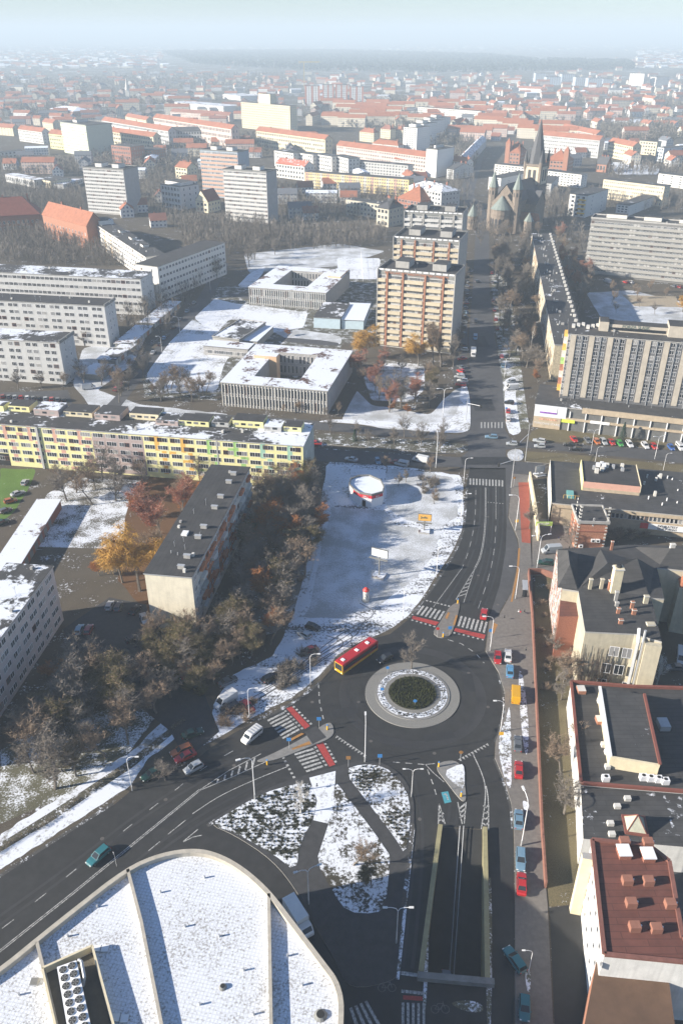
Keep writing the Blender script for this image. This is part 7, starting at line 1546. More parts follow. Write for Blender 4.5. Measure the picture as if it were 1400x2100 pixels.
g = G(1074, 1215); rt = empty('bus_shelter', g, R(80), 'small glass bus shelter against the brick wall', 'bus shelter'); mb = MB(); mb.box(-2.2, 2.2, -.7, .7, 2.3, 2.42, metal); mb.build('canopy', rt)
for x in (-2.1, 2.1): mb = MB(); mb.box(x - .04, x + .04, -.6, .6, .1, 2.3, carglass); mb.build('side_panel', rt)
for px_, py_, lb in ((755, 1002, 0),): pass
def fence(pts, label, h=1.2, name='railing', step=2.0, m=None, group=None):
    P = [G(*p) for p in pts]; rt = empty(name, P[0], 0, label, 'fence', group); m = m or metal; mb = MB(); po = MB()
    for i in range(len(P) - 1):
        a, b = P[i] - P[0], P[i + 1] - P[0]; n_ = max(1, int((b - a).length / step))
        for z in (h * .5, h): mb.tube([(a.x, a.y, z), (b.x, b.y, z)], .03, 4, m)
        for k in range(n_): q = a.lerp(b, k / n_); po.tube([(q.x, q.y, 0), (q.x, q.y, h)], .04, 4, m)
    mb.build('rail', rt); po.build('post', rt)['kind'] = 'stuff'
fence([(600, 1440), (655, 1392), (692, 1350), (716, 1328), (765, 1303)], 'dark guard railing along the inner bend before the bus', 1.0, m=conc_d)
fence([(445, 625), (385, 680), (330, 740), (300, 790)], 'white slatted fence between the garage lane and the school yard', 1.6, 'yard_fence', 3.0)
fence([(632, 1200), (648, 1140), (668, 1050)], 'thin wire fence along the snowy path east of the wood', 1.2, 'wire_fence')
fence([(745, 590), (740, 520)], 'tall ball fence of the playing field', 3.0, 'ball_fence')
# bicycles stand by the crossing
for i, px_ in enumerate((586, 594)):
    g = G(px_, 1436); rt = empty('bicycle_stand', g, R(30), ('western', 'eastern')[i] + ' round metal bicycle hoop by the crossing', 'bicycle stand', 'round bicycle hoops')
    mb = MB(); mb.tube([(.75 * math.cos(a * math.pi / 8), 0, .75 + .75 * math.sin(a * math.pi / 8)) for a in range(17)], .05, 5, metal); mb.build('hoop', rt)
# ---------------- people ----------------
skin = plain('skin', (.42, .25, .18), .6)
def person(px, py, face, label, coat, legs, stride=.25, hat=None, bag=None, hair=(.05, .035, .02), z=.13):
    g = G(px, py, z); t = G(*face, z); d = t - g; me2 = BODY[stride].copy(); o = mob('person', me2, None, (g.x, g.y, z), math.atan2(d.y, d.x))
    cm = plain('coat_' + coat[0], coat[1], .8); lm_ = plain('trousers_' + legs[0], legs[1], .8); hm_ = plain('hair_dark' if hat is None else 'hat_' + hat[0], hair if hat is None else hat[1], .8)
    me2.materials.clear()
    for m in (cm, lm_, skin, hm_, black): me2.materials.append(m)
    for p in me2.polygons:
        c_ = p.center
        if c_.z > 1.66 or (c_.z > 1.54 and c_.x < .02): p.material_index = 3
        elif c_.z > 1.47: p.material_index = 2
        elif c_.z < .12: p.material_index = 4
        elif c_.z < .84 and abs(c_.y) < .2: p.material_index = 1
        elif c_.z < .87 and abs(c_.y) >= .2: p.material_index = 2
        else: p.material_index = 0
        p.use_smooth = True
    tag(o, label, 'person')
    mb = MB(); mb.cyl(0, 0, .72, .98, .19, .16, 10, cm, cap=False); mb.build('coat_skirt', o)
    if bag: mb = MB(); mb.box(-.15, .17, -.42, -.30, .55, .85, plain('bag_' + bag[0], bag[1], .7)); tag(mb.build('shopping_bag', None, (g.x, g.y, z), math.atan2(d.y, d.x)), bag[0] + ' bag carried by the walker', 'bag')
    return o
K = ('black', (.015, .015, .018)); Bl = ('navy', (.02, .03, .08)); Gr = ('grey', (.15, .15, .16)); Rd = ('red', (.5, .03, .04)); Be = ('beige', (.5, .45, .38)); Wh = ('white', (.7, .7, .7))
person(1033, 1271, (1030, 1262), 'person in black standing alone on the pavement near the kerb', K, K, .12)
person(1062, 1259, (1066, 1268), 'person in a white jacket walking beside the one in red', Wh, Be, .2); person(1066, 1260, (1072, 1270), 'person in a red jacket between the white and the black jackets', Rd, Be, .22); person(1074, 1259, (1080, 1266), 'person in black walking next to the brick wall with the one in red', K, Bl, .2)
person(1077, 1338, (1077, 1328), 'person in a dark coat with pale hat pushing past the white saloon', K, Gr, .2, hat=Wh); person(1091, 1406, (1088, 1412), 'person in dark clothes at the brick wall beside the yellow van', K, K, .15)
person(692, 1320, (698, 1330), 'person in black walking over the snow above the bus', K, K, .22, z=.03); person(650, 1617, (646, 1600), 'person in black walking up the snowy path of the island', K, K, .25, z=.17); person(1062, 944, (1064, 955), 'person in a beige coat waiting at the median', Be, Gr, .1)
person(1010, 875, (1008, 868), 'person in dark clothes crossing the boulevard', K, Gr, .3, z=.03); person(1148, 1112, (1160, 1112), 'person in black beside the brick tower, with a pale bag', K, K, .2, z=.12); person(886, 1142, (890, 1130), 'person in dark grey on the snowy path by the north curve', Gr, K, .25, z=.02)
person(1144, 1108, (1150, 1108), 'person in navy beside the brick tower', Bl, K, .15, z=.12)
# ---------------- trees ----------------
def bark(name, c): return mat(name, c, .9, .25, 2.0, spec=.1)
bk_g = bark('grey_bark', (.16, .14, .12)); tw_g = bark('grey_twigs', (.20, .175, .15)); tw_b = bark('brown_twigs', (.24, .18, .13)); tw_o = bark('orange_twigs', (.38, .20, .08)); tw_y = bark('willow_twigs', (.46, .27, .07))
birch_m = mat('birch_bark', (.55, .53, .50), .8, .4, 5); lf_o = bark('rusty_leaves', (.32, .12, .05)); lf_r = bark('red_brown_leaves', (.26, .085, .045)); lf_g = bark('olive_leaves', (.13, .115, .05)); lf_p = bark('dull_pink_twigs', (.36, .21, .16)); pine_m = bark('fir_needles', (.025, .05, .03))
def tree_meshes(seed, kind):
    """unit tree about 10 m tall: (trunk mesh, crown mesh)"""
    r = random.Random(seed); T = MB(); C_ = MB()
    K = dict(bare=dict(tw=tw_g, bk=bk_g, n=5, sp=.62, up=.25, t=8), brown=dict(tw=tw_b, bk=bk_g, n=5, sp=.6, up=.25, t=8), rusty=dict(tw=tw_o, bk=bk_g, n=5, sp=.6, up=.2, t=12, lf=lf_o, ln=9), red=dict(tw=lf_p, bk=bk_g, n=5, sp=.65, up=.2, t=12, lf=lf_r, ln=7),
             olive=dict(tw=tw_b, bk=bk_g, n=5, sp=.65, up=.2, t=12, lf=lf_g, ln=12), willow=dict(tw=tw_y, bk=bk_g, n=5, sp=.6, up=-.1, t=14, droop=1, lf=tw_y, ln=3), birch=dict(tw=tw_b, bk=birch_m, n=4, sp=.45, up=.3, t=11), poplar=dict(tw=tw_b, bk=bk_g, n=7, sp=.16, up=.9, t=8), whitetree=dict(tw=birch_m, bk=birch_m, n=4, sp=.55, up=.3, t=7))[kind]
    tw, bkm = K['tw'], K['bk']; tips = []
    def grow(p, d, ln, rad, lev):
        n_ = 4 if lev < 2 else 3; path = [p]; q = p.copy(); dd = d.copy()
        for i in range(n_):
            dd = (dd + Vector((r.uniform(-.16, .16), r.uniform(-.16, .16), r.uniform(-.08, .12) + (.05 if lev else 0)))).normalized(); q = q + dd * ln / n_; path.append(q.copy())
        rr_ = [rad * (1 - .55 * i / n_) for i in range(n_ + 1)]
        (T if lev < 2 else C_).tube(path, rr_, 5 if lev == 0 else (4 if lev == 1 else 3), bkm if lev < 2 else (bkm if kind in ('birch', 'whitetree') and lev == 2 else tw))
        if lev >= 3:
            tips.append((path, dd)); return
        k = (K['n'] + 2, K['n'] + 1, K['n'])[lev]
        for j in range(k):
            t = r.uniform(.38, 1.0) if lev == 0 else r.uniform(.25, 1.0); f = t * n_; i = min(int(f), n_ - 1); b = path[i].lerp(path[i + 1], f - i)
            a = r.uniform(0, 2 * math.pi) + j * 2.4; u = Vector((math.cos(a), math.sin(a), 0)); sp = K['sp'] * r.uniform(.8, 1.35)
            nd = (dd * (1 - sp * .6) + u * sp + Vector((0, 0, K['up'] * .5))).normalized()
            grow(b, nd, ln * r.uniform(.5, .72) * (1.0 if lev else .78), rr_[i] * .55, lev + 1)
        if lev < 2: grow(path[-1], (dd + Vector((r.uniform(-.2, .2), r.uniform(-.2, .2), .2))).normalized(), ln * .55, rr_[-1] * .9, lev + 1)
    grow(Vector((0, 0, 0)), Vector((0, 0, 1)), 5.4 if kind != 'poplar' else 6.5, .22, 0)
    for path, dd in tips:
        for j in range(K['t']):
            b = path[0].lerp(path[-1], r.uniform(.1, 1)); a = r.uniform(0, 6.28); u = Vector((math.cos(a), math.sin(a), r.uniform(-.2, .8) if not K.get('droop') else -1.2)); nd = (dd * .5 + u * .7).normalized(); l = r.uniform(.35, .9) * (1.9 if K.get('droop') else 1)
            e = b + nd * l; s = nd.cross(Vector((r.uniform(-1, 1), r.uniform(-1, 1), r.uniform(-1, 1)))).normalized() * .027
            C_.face([b - s, b + s, e], tw)
            if K.get('lf'):
                for _ in range(K['ln'] // 3):
                    c_ = b.lerp(e, r.random()) + Vector((r.uniform(-.1, .1),) * 3); w_ = Vector((r.uniform(-1, 1), r.uniform(-1, 1), r.uniform(-.6, .6))).normalized() * .09; w2 = Vector((r.uniform(-1, 1), r.uniform(-1, 1), r.uniform(-1, 1))).normalized() * .09
                    C_.face([c_ - w_, c_ + w_, c_ + w2], K['lf'])
    zmax = max(v[2] for v in C_.v); f = 10.0 / zmax
    for M_ in (T, C_): M_.v = [(a * f, b * f, c * f) for a, b, c in M_.v]
    return T.mesh('trunk'), C_.mesh('crown')
def conifer(seed):
    r = random.Random(seed); T = MB(); C_ = MB(); T.tube([(0, 0, 0), (0, 0, 9.8)], [.2, .03], 5, bk_g)
    for i in range(1500):
        z = r.uniform(.8, 9.9); rad = (10 - z) * .27 * r.uniform(.3, 1.0); a = r.uniform(0, 6.28); p = Vector((rad * math.cos(a), rad * math.sin(a), z - rad * .3)); u = Vector((math.cos(a), math.sin(a), -.4)) * r.uniform(.2, .5); w_ = Vector((-math.sin(a), math.cos(a), 0)) * r.uniform(.1, .2)
        C_.face([p - w_, p + w_, p + u], pine_m)
    return T.mesh('trunk'), C_.mesh('crown')
def bush(seed, m1, m2):
    r = random.Random(seed); T = MB(); C_ = MB()
    for i in range(70):
        a = r.uniform(0, 6.28); d = Vector((math.cos(a) * r.uniform(.2, 1), math.sin(a) * r.uniform(.2, 1), r.uniform(.5, 1.3))).normalized(); p = Vector((r.uniform(-.3, .3), r.uniform(-.3, .3), 0)); q = p + d * r.uniform(.9, 1.6); (T if i < 8 else C_).tube([p, q], [.03, .012], 3, m1)
        for k in range(9):
            b = p.lerp(q, r.uniform(.2, 1)); e = b + Vector((r.uniform(-1, 1), r.uniform(-1, 1), r.uniform(-.3, 1))).normalized() * r.uniform(.2, .5); s = Vector((r.uniform(-1, 1), r.uniform(-1, 1), r.uniform(-1, 1))).normalized() * .025; C_.face([b - s, b + s, e], m2)
    return T.mesh('stems'), C_.mesh('foliage')
TM = {k: [tree_meshes(s + i * 7, k) for i in range(n)] for s, (k, n) in enumerate((('bare', 5), ('brown', 4), ('rusty', 2), ('red', 2), ('olive', 2), ('willow', 2), ('birch', 2), ('poplar', 2), ('whitetree', 1)))}
TM['fir'] = [conifer(3)]; BM_ = [bush(1, tw_g, tw_g), bush(2, tw_b, tw_b), bush(3, lf_g, lf_g)]
rt_ = random.Random(77)
NM = dict(bare='bare_tree', brown='bare_tree', rusty='rusty_leaved_tree', red='reddish_tree', olive='olive_tree', willow='willow_tree', birch='birch_tree', poplar='poplar_tree', whitetree='birch_tree', fir='fir_tree')
NM['olive'] = 'mistletoe_tree'; NTREE = [0]
def tree(kind, x, y, h, label, group=None, sx=1.0):
    tm, cm = rt_.choice(TM[kind]); o = empty(NM[kind], (x, y, 0), rt_.uniform(0, 6.28), label, 'tree', group); s = h / 10.0; o.scale = (s * sx, s * sx, s); mob('trunk', tm, o); mob('crown', cm, o); NTREE[0] += 1; return o
def treep(kind, px, py, h, label, sx=1.0, group=None): g = G(px, py); return tree(kind, g.x, g.y, h, label, group, sx)
def inpoly(x, y, P):
    c = False; n_ = len(P)
    for i in range(n_):
        a, b = P[i], P[(i + 1) % n_]
        if (a[1] > y) != (b[1] > y) and x < (b[0] - a[0]) * (y - a[1]) / (b[1] - a[1]) + a[0]: c = not c
    return c
def scatter(poly, n, sep):
    P = [tuple(p) for p in PXL(poly)]; x0, x1 = min(p[0] for p in P), max(p[0] for p in P); y0, y1 = min(p[1] for p in P), max(p[1] for p in P); out = []
    for _ in range(n * 60):
        if len(out) >= n: break
        x, y = rt_.uniform(x0, x1), rt_.uniform(y0, y1)
        if inpoly(x, y, P) and all((x - a) ** 2 + (y - b) ** 2 > sep * sep for a, b in out): out.append((x, y))
    return out
KW = dict(bare='bare grey tree', brown='bare brown tree', rusty='tree with rusty leaves', red='reddish twiggy tree', olive='olive tinted tree with mistletoe', willow='golden willow', birch='slender birch', poplar='columnar poplar', whitetree='white barked birch', fir='dark fir')
def grove(poly, n, sep, kinds, hr, where, sx=1.0):
    for x, y in scatter(poly, n, sep):
        k = rt_.choice(kinds); tree(k, x, y, rt_.uniform(*hr), KW[k] + ' ' + where, KW[k] + 's ' + where, sx)
def hedge(poly, n, sep, which, sr, where, name='shrub'):
    for x, y in scatter(poly, n, sep):
        tm, cm = BM_[which]; o = empty(name, (x, y, .02), rt_.uniform(0, 6.28), 'low twiggy shrub ' + where, 'shrub', 'shrubs ' + where); s = rt_.uniform(*sr); o.scale = (s, s, s * .8); mob('stems', tm, o); mob('foliage', cm, o)
# singles that stand out
treep('bare', 843, 1372, 11.0, 'round crowned bare tree at the north rim of the roundabout')
treep('willow', 287, 1212, 20, 'large golden orange tree beside the long slab', 1.1); treep('willow', 252, 1195, 14, 'smaller golden orange tree at the edge of the snowy lawn')
treep('red', 332, 1110, 20, 'tall pinkish red tree between the pastel block and the slab', 1.1); treep('red', 378, 1070, 16, 'pinkish red tree close to the pastel block'); treep('bare', 210, 985, 13, 'wide bare tree before the mauve part of the pastel block', 1.3); treep('bare', 410, 985, 11, 'bare tree before the orange part of the pastel block')
treep('rusty', 205, 1180, 6, 'small rusty leaved tree in the middle of the snowy lawn', 1.3); treep('rusty', 120, 1400, 8, 'orange red leaved tree at the foot of the west block', 1.4); treep('rusty', 95, 1390, 6, 'smaller orange red tree at the foot of the west block', 1.4)
treep('willow', 748, 735, 16, 'golden willow west of the cream tower', 1.2); treep('willow', 858, 750, 15, 'golden willow before the cream tower', 1.1); treep('poplar', 903, 752, 23, 'tall brown poplar at the corner of the cream tower', 1.6); treep('poplar', 888, 752, 19, 'shorter brown poplar beside the tall one', 1.5); treep('red', 735, 775, 13, 'pinkish tree below the golden willow', 1.3)
treep('olive', 885, 800, 11, 'yellow green leaved tree by the boulevard corner', 1.2); treep('rusty', 800, 842, 4, 'low rusty leaved tree south of the snowy lawn', 1.6); treep('rusty', 835, 850, 4, 'second low rusty leaved tree south of the snowy lawn', 1.5)
treep('bare', 822, 828, 15, 'bare tree in the middle of the snowy lawn by the boulevard', 1.2); treep('bare', 800, 825, 13, 'slender bare tree in the snowy lawn by the boulevard')
treep('whitetree', 617, 1668, 9.0, 'white barked birch on the shrub bed beside the crossing', .9); treep('whitetree', 1345, 1405, 9, 'white barked birch behind the old building'); treep('birch', 1087, 715, 13, 'pale slender birch beside the receding slab', .8)
treep('bare', 1155, 1670, 11, 'bare tree against the white wall of the hall', 1.1); treep('bare', 1165, 1130, 9, 'bare tree between the pavilion and the brick tower'); treep('bare', 1085, 1085, 9, 'bare tree over the red cycle path', 1.1)
treep('olive', 760, 1815, 5.0, 'dense olive green shrub tree on the island', 1.5); treep('brown', 725, 1775, 6.5, 'brown bare tree on the island next to the green one', 1.5); treep('fir', 727, 905, 5, 'small dark fir on the median'); treep('fir', 1274, 905, 7.5, 'dark fir before the shop podium')
treep('bare', 902, 925, 10, 'spreading bare tree on the median near the junction', 1.3); treep('bare', 860, 915, 8, 'bare tree on the median west of the spreading one'); treep('bare', 808, 912, 8, 'bare tree on the median in the middle'); treep('bare', 755, 912, 7, 'bare tree on the median beside the small fir')
treep('olive', 372, 1352, 12, 'large olive tinted tree before the sunlit gable', 1.3); treep('bare', 340, 1600, 7, 'small bare tree on the verge over the dark green saloon', 1.2); treep('brown', 1140, 1395, 10, 'brown bare tree at the foot of the old building', 1.3)
treep('bare', 527, 490, 16, 'big spreading bare tree before the white banded tower', 1.5); treep('fir', 675, 398, 9, 'fir before the yellow and pink block'); treep('fir', 695, 400, 8, 'second fir before the yellow and pink block'); treep('poplar', 1296, 360, 15, 'lone columnar poplar by the snowy field', 1.2)
treep('rusty', 590, 690, 4, 'low orange shrub tree in the school yard', 1.6); treep('willow', 1398, 640, 9, 'golden willow at the playground edge', 1.2); treep('red', 1195, 575, 12, 'pinkish tree beside the gable of the long grey slab', 1.4); treep('red', 1180, 590, 10, 'lower pinkish tree beside the long grey slab', 1.3); treep('rusty', 1102, 785, 6, 'rusty tree behind the podium', 1.3)
treep('birch', 500, 760, 6, 'small pale birch in the school courtyard'); treep('birch', 560, 770, 7, 'second pale birch in the school courtyard')
# groves
grove([(470, 1290), (520, 1120), (560, 990), (640, 1000), (660, 1060), (630, 1180), (595, 1250), (560, 1310)], 80, 2.5, ['bare', 'brown', 'bare', 'brown', 'olive', 'rusty', 'bare'], (8, 14), 'in the wood beside the slab', 1.2)
grove([(300, 1320), (400, 1300), (480, 1290), (560, 1320), (470, 1370), (430, 1420), (350, 1400), (300, 1360)], 36, 2.6, ['olive', 'bare', 'brown'], (6, 11), 'around the foot of the slab', 1.2)
grove([(120, 1420), (200, 1380), (320, 1400), (370, 1450), (260, 1530), (120, 1620), (60, 1600), (40, 1500)], 30, 4, ['bare', 'olive', 'brown', 'bare'], (8, 14), 'on the shaded slope', 1.3)
grove([(95, 985), (300, 985), (330, 1010), (290, 1030), (130, 1040)], 11, 4.5, ['bare', 'brown'], (8, 13), 'below the pastel block', 1.2)
grove([(270, 1060), (330, 1030), (420, 1010), (330, 1180), (300, 1200), (280, 1130)], 8, 5, ['red', 'brown', 'rusty'], (8, 12), 'in the leafy court', 1.1)
grove([(305, 815), (350, 790), (445, 805), (440, 825), (320, 828)], 16, 3, ['bare', 'brown'], (8, 12), 'at the south edge of the school yard')
grove([(230, 800), (290, 740), (310, 760), (275, 830), (240, 830)], 10, 4, ['brown', 'bare'], (8, 13), 'at the corner of the garage lane')
grove([(1010, 520), (1035, 520), (1060, 640), (1080, 760), (1050, 770), (1030, 700)], 48, 3.6, ['bare', 'brown', 'bare'], (9, 15), 'along the boulevard promenade', 1.1)
grove([(1060, 490), (1085, 500), (1095, 600), (1118, 760), (1095, 780), (1070, 640)], 22, 5, ['bare', 'brown'], (9, 14), 'beside the receding slab', 1.1)
grove([(1135, 490), (1200, 560), (1215, 620), (1180, 640), (1150, 560)], 20, 5, ['brown', 'bare', 'red'], (9, 15), 'before the grey slab')
grove([(1225, 590), (1400, 600), (1400, 660), (1240, 640)], 9, 8, ['bare', 'brown'], (6, 9), 'around the playground')
grove([(725, 790), (760, 760), (870, 770), (900, 820), (880, 845), (740, 850)], 12, 5, ['bare', 'brown', 'red'], (9, 14), 'around the snowy lawn')
grove([(640, 500), (500, 480), (430, 520), (380, 560), (440, 590), (500, 560), (560, 530)], 26, 6, ['bare'], (10, 16), 'beyond the schools')
grove([(770, 968), (820, 962), (900, 970), (905, 1030), (860, 1040), (800, 1010)], 7, 4, ['bare', 'brown'], (4, 7), 'beside the white pavilion')
grove([(560, 835), (700, 840), (700, 860), (560, 855)], 6, 5, ['brown', 'bare'], (4, 6), 'behind the near school')
grove([(945, 560), (952, 560), (940, 760), (925, 760)], 14, 5, ['bare'], (9, 13), 'under the cream towers')
grove([(20, 800), (270, 770), (270, 790), (20, 812)], 6, 7, ['bare', 'brown'], (8, 12), 'before the grey blocks')
grove([(160, 690), (300, 640), (310, 660), (170, 715)], 6, 5, ['bare', 'brown'], (9, 13), 'between the grey blocks')
grove([(650, 880), (950, 905), (950, 918), (650, 895)], 5, 8, ['bare'], (7, 10), 'on the median')
grove([(1125, 1300), (1165, 1380), (1180, 1640), (1150, 1640), (1120, 1400)], 5, 5, ['bare', 'brown'], (8, 11), 'in the grass strip')
grove([(955, 490), (1000, 470), (1060, 485), (1085, 470), (1120, 470), (1100, 500), (1000, 510)], 12, 6, ['bare', 'brown'], (9, 15), 'around the church')
hedge([(545, 1410), (600, 1350), (660, 1330), (640, 1380), (590, 1425)], 14, 1.2, 0, (1.2, 2.2), 'in the dark clump on the snowy lot')
hedge([(440, 1470), (520, 1440), (530, 1475), (460, 1500)], 9, 1.3, 1, (1.0, 1.8), 'beside the white panel van')
hedge([(560, 980), (650, 990), (655, 1060), (620, 1200), (520, 1280)], 26, 2.5, 1, (1.4, 2.4), 'under the wood by the lawn')
hedge([(830, 975), (900, 985), (905, 1030), (850, 1035)], 9, 1.6, 0, (1.0, 1.7), 'beside the white pavilion')
hedge([(1100, 1190), (1130, 1190), (1165, 1400), (1150, 1420), (1110, 1420)], 12, 3.0, 1, (.8, 1.4), 'in the narrow garden by the brick wall')
hedge([(300, 1330), (470, 1310), (430, 1430), (330, 1400)], 20, 2.2, 2, (1.2, 2.2), 'under the trees of the yard')
hedge([(1220, 1080), (1330, 1088), (1330, 1105), (1240, 1110)], 10, 1.8, 1, (1.2, 2.0), 'behind the pavilion banner')
# rows of clipped hedge pieces on the snowy verge
for i, (px_, py_) in enumerate(((8, 1740), (50, 1712), (98, 1688), (146, 1650), (195, 1615), (243, 1582), (285, 1552), (330, 1515), (365, 1487))):
    g = G(px_, py_); g2 = G(px_ + 20, py_ - 14); a = math.atan2(g2.y - g.y, g2.x - g.x); mb = MB(); r2 = random.Random(i)
    for k in range(420):
        x, y, z = r2.uniform(-1.9, 1.9), r2.uniform(-.45, .45), r2.uniform(0, .7); s = Vector((r2.uniform(-1, 1), r2.uniform(-1, 1), r2.uniform(-1, 1))).normalized() * .09; t = Vector((r2.uniform(-1, 1), r2.uniform(-1, 1), r2.uniform(-1, 1))).normalized() * .14; p = Vector((x, y, z)); mb.face([p - s, p + s, p + t], tw_g if k % 3 else lf_g)
    tag(mb.build('clipped_hedge', None, (g.x, g.y, .02), a), ordn[i] + ' dark hedge piece from the frame edge along the snowy verge', 'hedge', 'hedge pieces on the snowy verge')
# planting in the beds: rows of low plants, far too many to count
def tufts(name, poly, sp, hh, m, z, jit=.35, ringr=None, r_=.3):
    mb = MB(); r2 = random.Random(len(name)); P = [tuple(p) for p in PXL(poly)] if poly else None
    if P: x0, x1 = min(p[0] for p in P), max(p[0] for p in P); y0, y1 = min(p[1] for p in P), max(p[1] for p in P)
    else: x0, x1, y0, y1 = cx - ringr[1], cx + ringr[1], cy - ringr[1], cy + ringr[1]
    x = x0
    while x < x1:
        y = y0
        while y < y1:
            px_, py_ = x + r2.uniform(-jit, jit) * sp, y + r2.uniform(-jit, jit) * sp
            ok = inpoly(px_, py_, P) if P else ringr[0] < math.hypot(px_ - cx, py_ - cy) < ringr[1]
            if ok:
                for k in range(7):
                    a = r2.uniform(0, 6.28); l = r2.uniform(.6, 1) * r_; s = Vector((-math.sin(a), math.cos(a), 0)) * l * .35; c_ = Vector((px_, py_, z)); mb.face([c_ - s, c_ + s, c_ + Vector((math.cos(a) * l, math.sin(a) * l, r2.uniform(.3, 1) * hh))], m)
            y += sp
        x += sp
    o = mb.build(name); o['kind'] = 'stuff'; return o
low_m = bark('dark_evergreen', (.018, .022, .012))
tufts('bed_plants', [(440, 1692), (478, 1666), (540, 1630), (600, 1614), (634, 1608), (646, 1643), (637, 1683), (612, 1728), (600, 1770), (560, 1745), (482, 1706)], .85, .35, low_m, .16, .25, r_=.42)
tufts('bed_plants', [(708, 1585), (745, 1573), (786, 1578), (770, 1600), (752, 1640), (735, 1620)], .7, .35, low_m, .16, .25, r_=.4)
tufts('bed_plants', [(775, 1665), (838, 1660), (832, 1730), (815, 1720)], .8, .35, low_m, .16, .25, r_=.42)
tufts('roundabout_shrubs', None, .38, .7, bark('box_green', (.05, .055, .02)), .36, .4, (0, rw * .49), .35)
tufts('ring_plants', None, .5, .25, low_m, .30, .35, (rw * .62, rw * .72), .25)
# middle-distance and far woods
def wood(name, polys, n_each, hr, m, seed, tri=26, wid=.16, flat=.55):
    mb = MB(); r2 = random.Random(seed)
    for poly, n_ in zip(polys, n_each):
        P = [tuple(p) for p in PXL(poly)]; x0, x1 = min(p[0] for p in P), max(p[0] for p in P); y0, y1 = min(p[1] for p in P), max(p[1] for p in P); c = 0; t = 0
        while c < n_ and t < n_ * 40:
            t += 1; x, y = r2.uniform(x0, x1), r2.uniform(y0, y1)
            if not inpoly(x, y, P): continue
            c += 1; h = r2.uniform(*hr); rad = h * .38; far = y > 900; k = int(tri * (.6 if far else 1))
            mb.face([(x - .15, y, 0), (x + .15, y, 0), (x, y, h * .7)], bk_g)
            for _ in range(k):
                a = r2.uniform(0, 6.28); z = h * r2.uniform(.22, 1); rr_ = rad * math.sqrt(max(.05, 1 - ((z / h - .55) / .5) ** 2)) * r2.uniform(.15, 1); e = Vector((x + rr_ * math.cos(a), y + rr_ * math.sin(a), z)); b = Vector((x + rr_ * .35 * math.cos(a), y + rr_ * .35 * math.sin(a), z - rad * .55)); w_ = wid * (2.6 if far else 1) * (1 + y / 2500); s = Vector((-math.sin(a), math.cos(a), r2.uniform(-.5, .5))) * w_
                mb.face([b - s * .3, b + s * .3, e + s, e - s], m)
    o = mb.build(name); o['kind'] = 'stuff'; return o
wood('woodland', [[(0, 480), (95, 478), (180, 500), (275, 530), (270, 548), (0, 545)], [(320, 440), (450, 455), (620, 470), (790, 470), (790, 505), (500, 520), (380, 540), (372, 480)], [(0, 385), (165, 392), (170, 430), (85, 432), (0, 430)], [(0, 335), (160, 335), (165, 362), (0, 362)], [(210, 335), (400, 330), (405, 400), (330, 440), (290, 430), (285, 350)],
      [(560, 390), (700, 400), (830, 395), (770, 440), (620, 460), (575, 440)], [(930, 300), (985, 300), (960, 420), (905, 400)], [(950, 430), (985, 440), (1000, 480), (950, 480)], [(1110, 400), (1165, 400), (1170, 470), (1200, 480), (1195, 520), (1125, 480)], [(1200, 400), (1400, 410), (1400, 435), (1220, 430)], [(1225, 345), (1400, 345), (1400, 362), (1240, 365)], [(160, 310), (560, 290), (560, 325), (410, 325), (200, 335)], [(280, 590), (400, 560), (440, 560), (330, 690), (260, 690)]],
     (420, 640, 320, 210, 300, 330, 160, 40, 130, 120, 120, 420, 110), (7, 12), bark('wood_twigs', (.17, .15, .13)), 5, 34, .085)
wood('woodland_far', [[(300, 283), (520, 285), (560, 300), (380, 310)], [(860, 262), (980, 260), (985, 300), (880, 300)], [(1230, 262), (1400, 258), (1400, 285), (1240, 300)], [(0, 222), (350, 200), (350, 214), (0, 245)], [(0, 165), (600, 150), (620, 172), (0, 200)], [(760, 195), (850, 205), (850, 222), (760, 215)], [(700, 228), (870, 240), (870, 262), (700, 262)], [(1150, 192), (1400, 205), (1400, 225), (1150, 212)], [(620, 210), (1400, 235), (1400, 262), (900, 280), (620, 250)]], (260, 250, 600, 600, 1300, 150, 260, 500, 800), (8, 13), bark('wood_twigs', (.17, .15, .13)), 6, 26, .12)
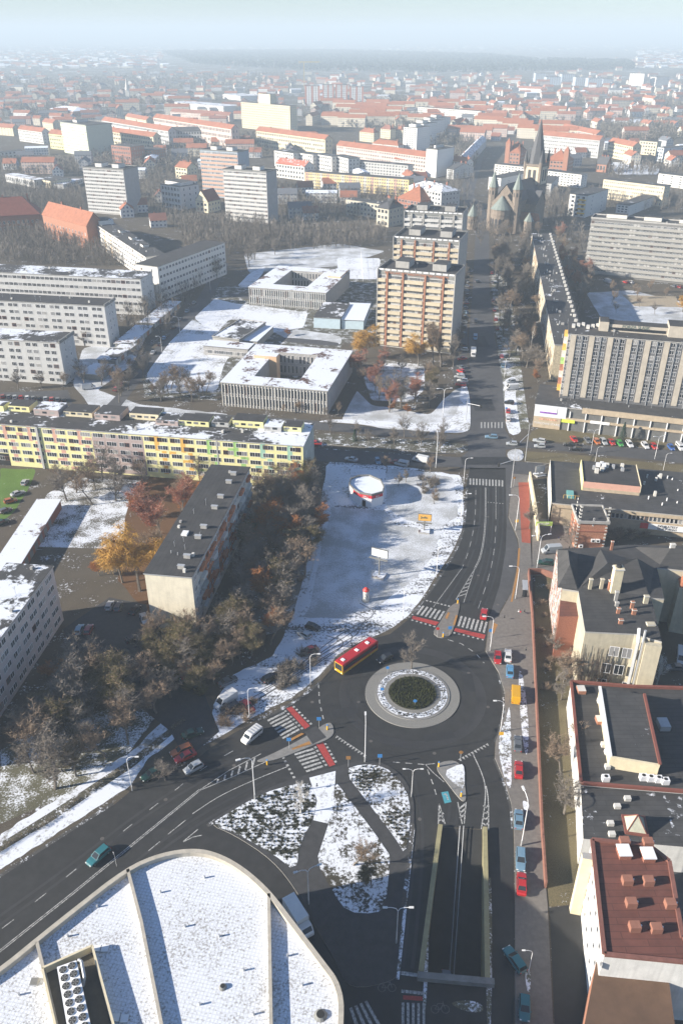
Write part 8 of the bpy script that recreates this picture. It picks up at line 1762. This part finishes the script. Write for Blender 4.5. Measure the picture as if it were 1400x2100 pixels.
wood('forest', [[(330, 108), (700, 106), (1010, 116), (1120, 128), (1130, 146), (900, 150), (640, 146), (400, 132)], [(1120, 126), (1290, 130), (1300, 142), (1130, 146)]], (7500, 1300), (16, 24), bark('forest_green', (.03, .045, .04)), 8, 14, .9)
# ---------------- labels: one for each ----------------
import re
RP = [(r'westernmost', 'leftmost'), (r'easternmost', 'rightmost'), (r'western', 'left'), (r'eastern', 'right'), (r'\bwest\b', 'left'), (r'\beast\b', 'right'), (r'north of', 'beyond'), (r'south of', 'in front of'), (r'\bnorth\b', 'far'), (r'\bsouth\b', 'near')]
tops = [o for o in SC.objects if o.parent is None and o.get('label') and o.get('kind') is None]
bpy.context.view_layer.update()
for o in tops:
    l = o['label']
    for a, b in RP: l = re.sub(a, b, l)
    o['label'] = l
    if o.get('group'):
        l = o['group']
        for a, b in RP: l = re.sub(a, b, l)
        o['group'] = l
def nth(i):
    w = 'first second third fourth fifth sixth seventh eighth ninth tenth eleventh twelfth'.split()
    if i < 12: return w[i]
    i += 1; return str(i) + ('th' if 10 < i % 100 < 14 else {1: 'st', 2: 'nd', 3: 'rd'}.get(i % 10, 'th'))
by = {}
for o in tops: by.setdefault(o['label'], []).append(o)
for l, v in by.items():
    if len(v) < 2: continue
    v.sort(key=lambda o: PJ(o.location)[0])
    for i, o in enumerate(v): o['label'] = l + ', ' + (nth(i) if i else 'leftmost') + ('' if not i else ' from the left')
HAZE_D = 0.00028
# ---------------- haze ----------------
hm = bpy.data.materials.new('haze_air'); hm.use_nodes = True; n_ = hm.node_tree; n_.nodes.remove(n_.nodes['Principled BSDF'])
pv = n_.nodes.new('ShaderNodeVolumePrincipled'); pv.inputs['Color'].default_value = (.74, .88, 1.0, 1); pv.inputs['Density'].default_value = HAZE_D; pv.inputs['Anisotropy'].default_value = 0.0
n_.links.new(pv.outputs[0], n_.nodes['Material Output'].inputs['Volume'])
mb = MB(); mb.box(-12000, 12000, -200, 18000, -9, 215, hm); o = mb.build('haze'); o['kind'] = 'stuff'
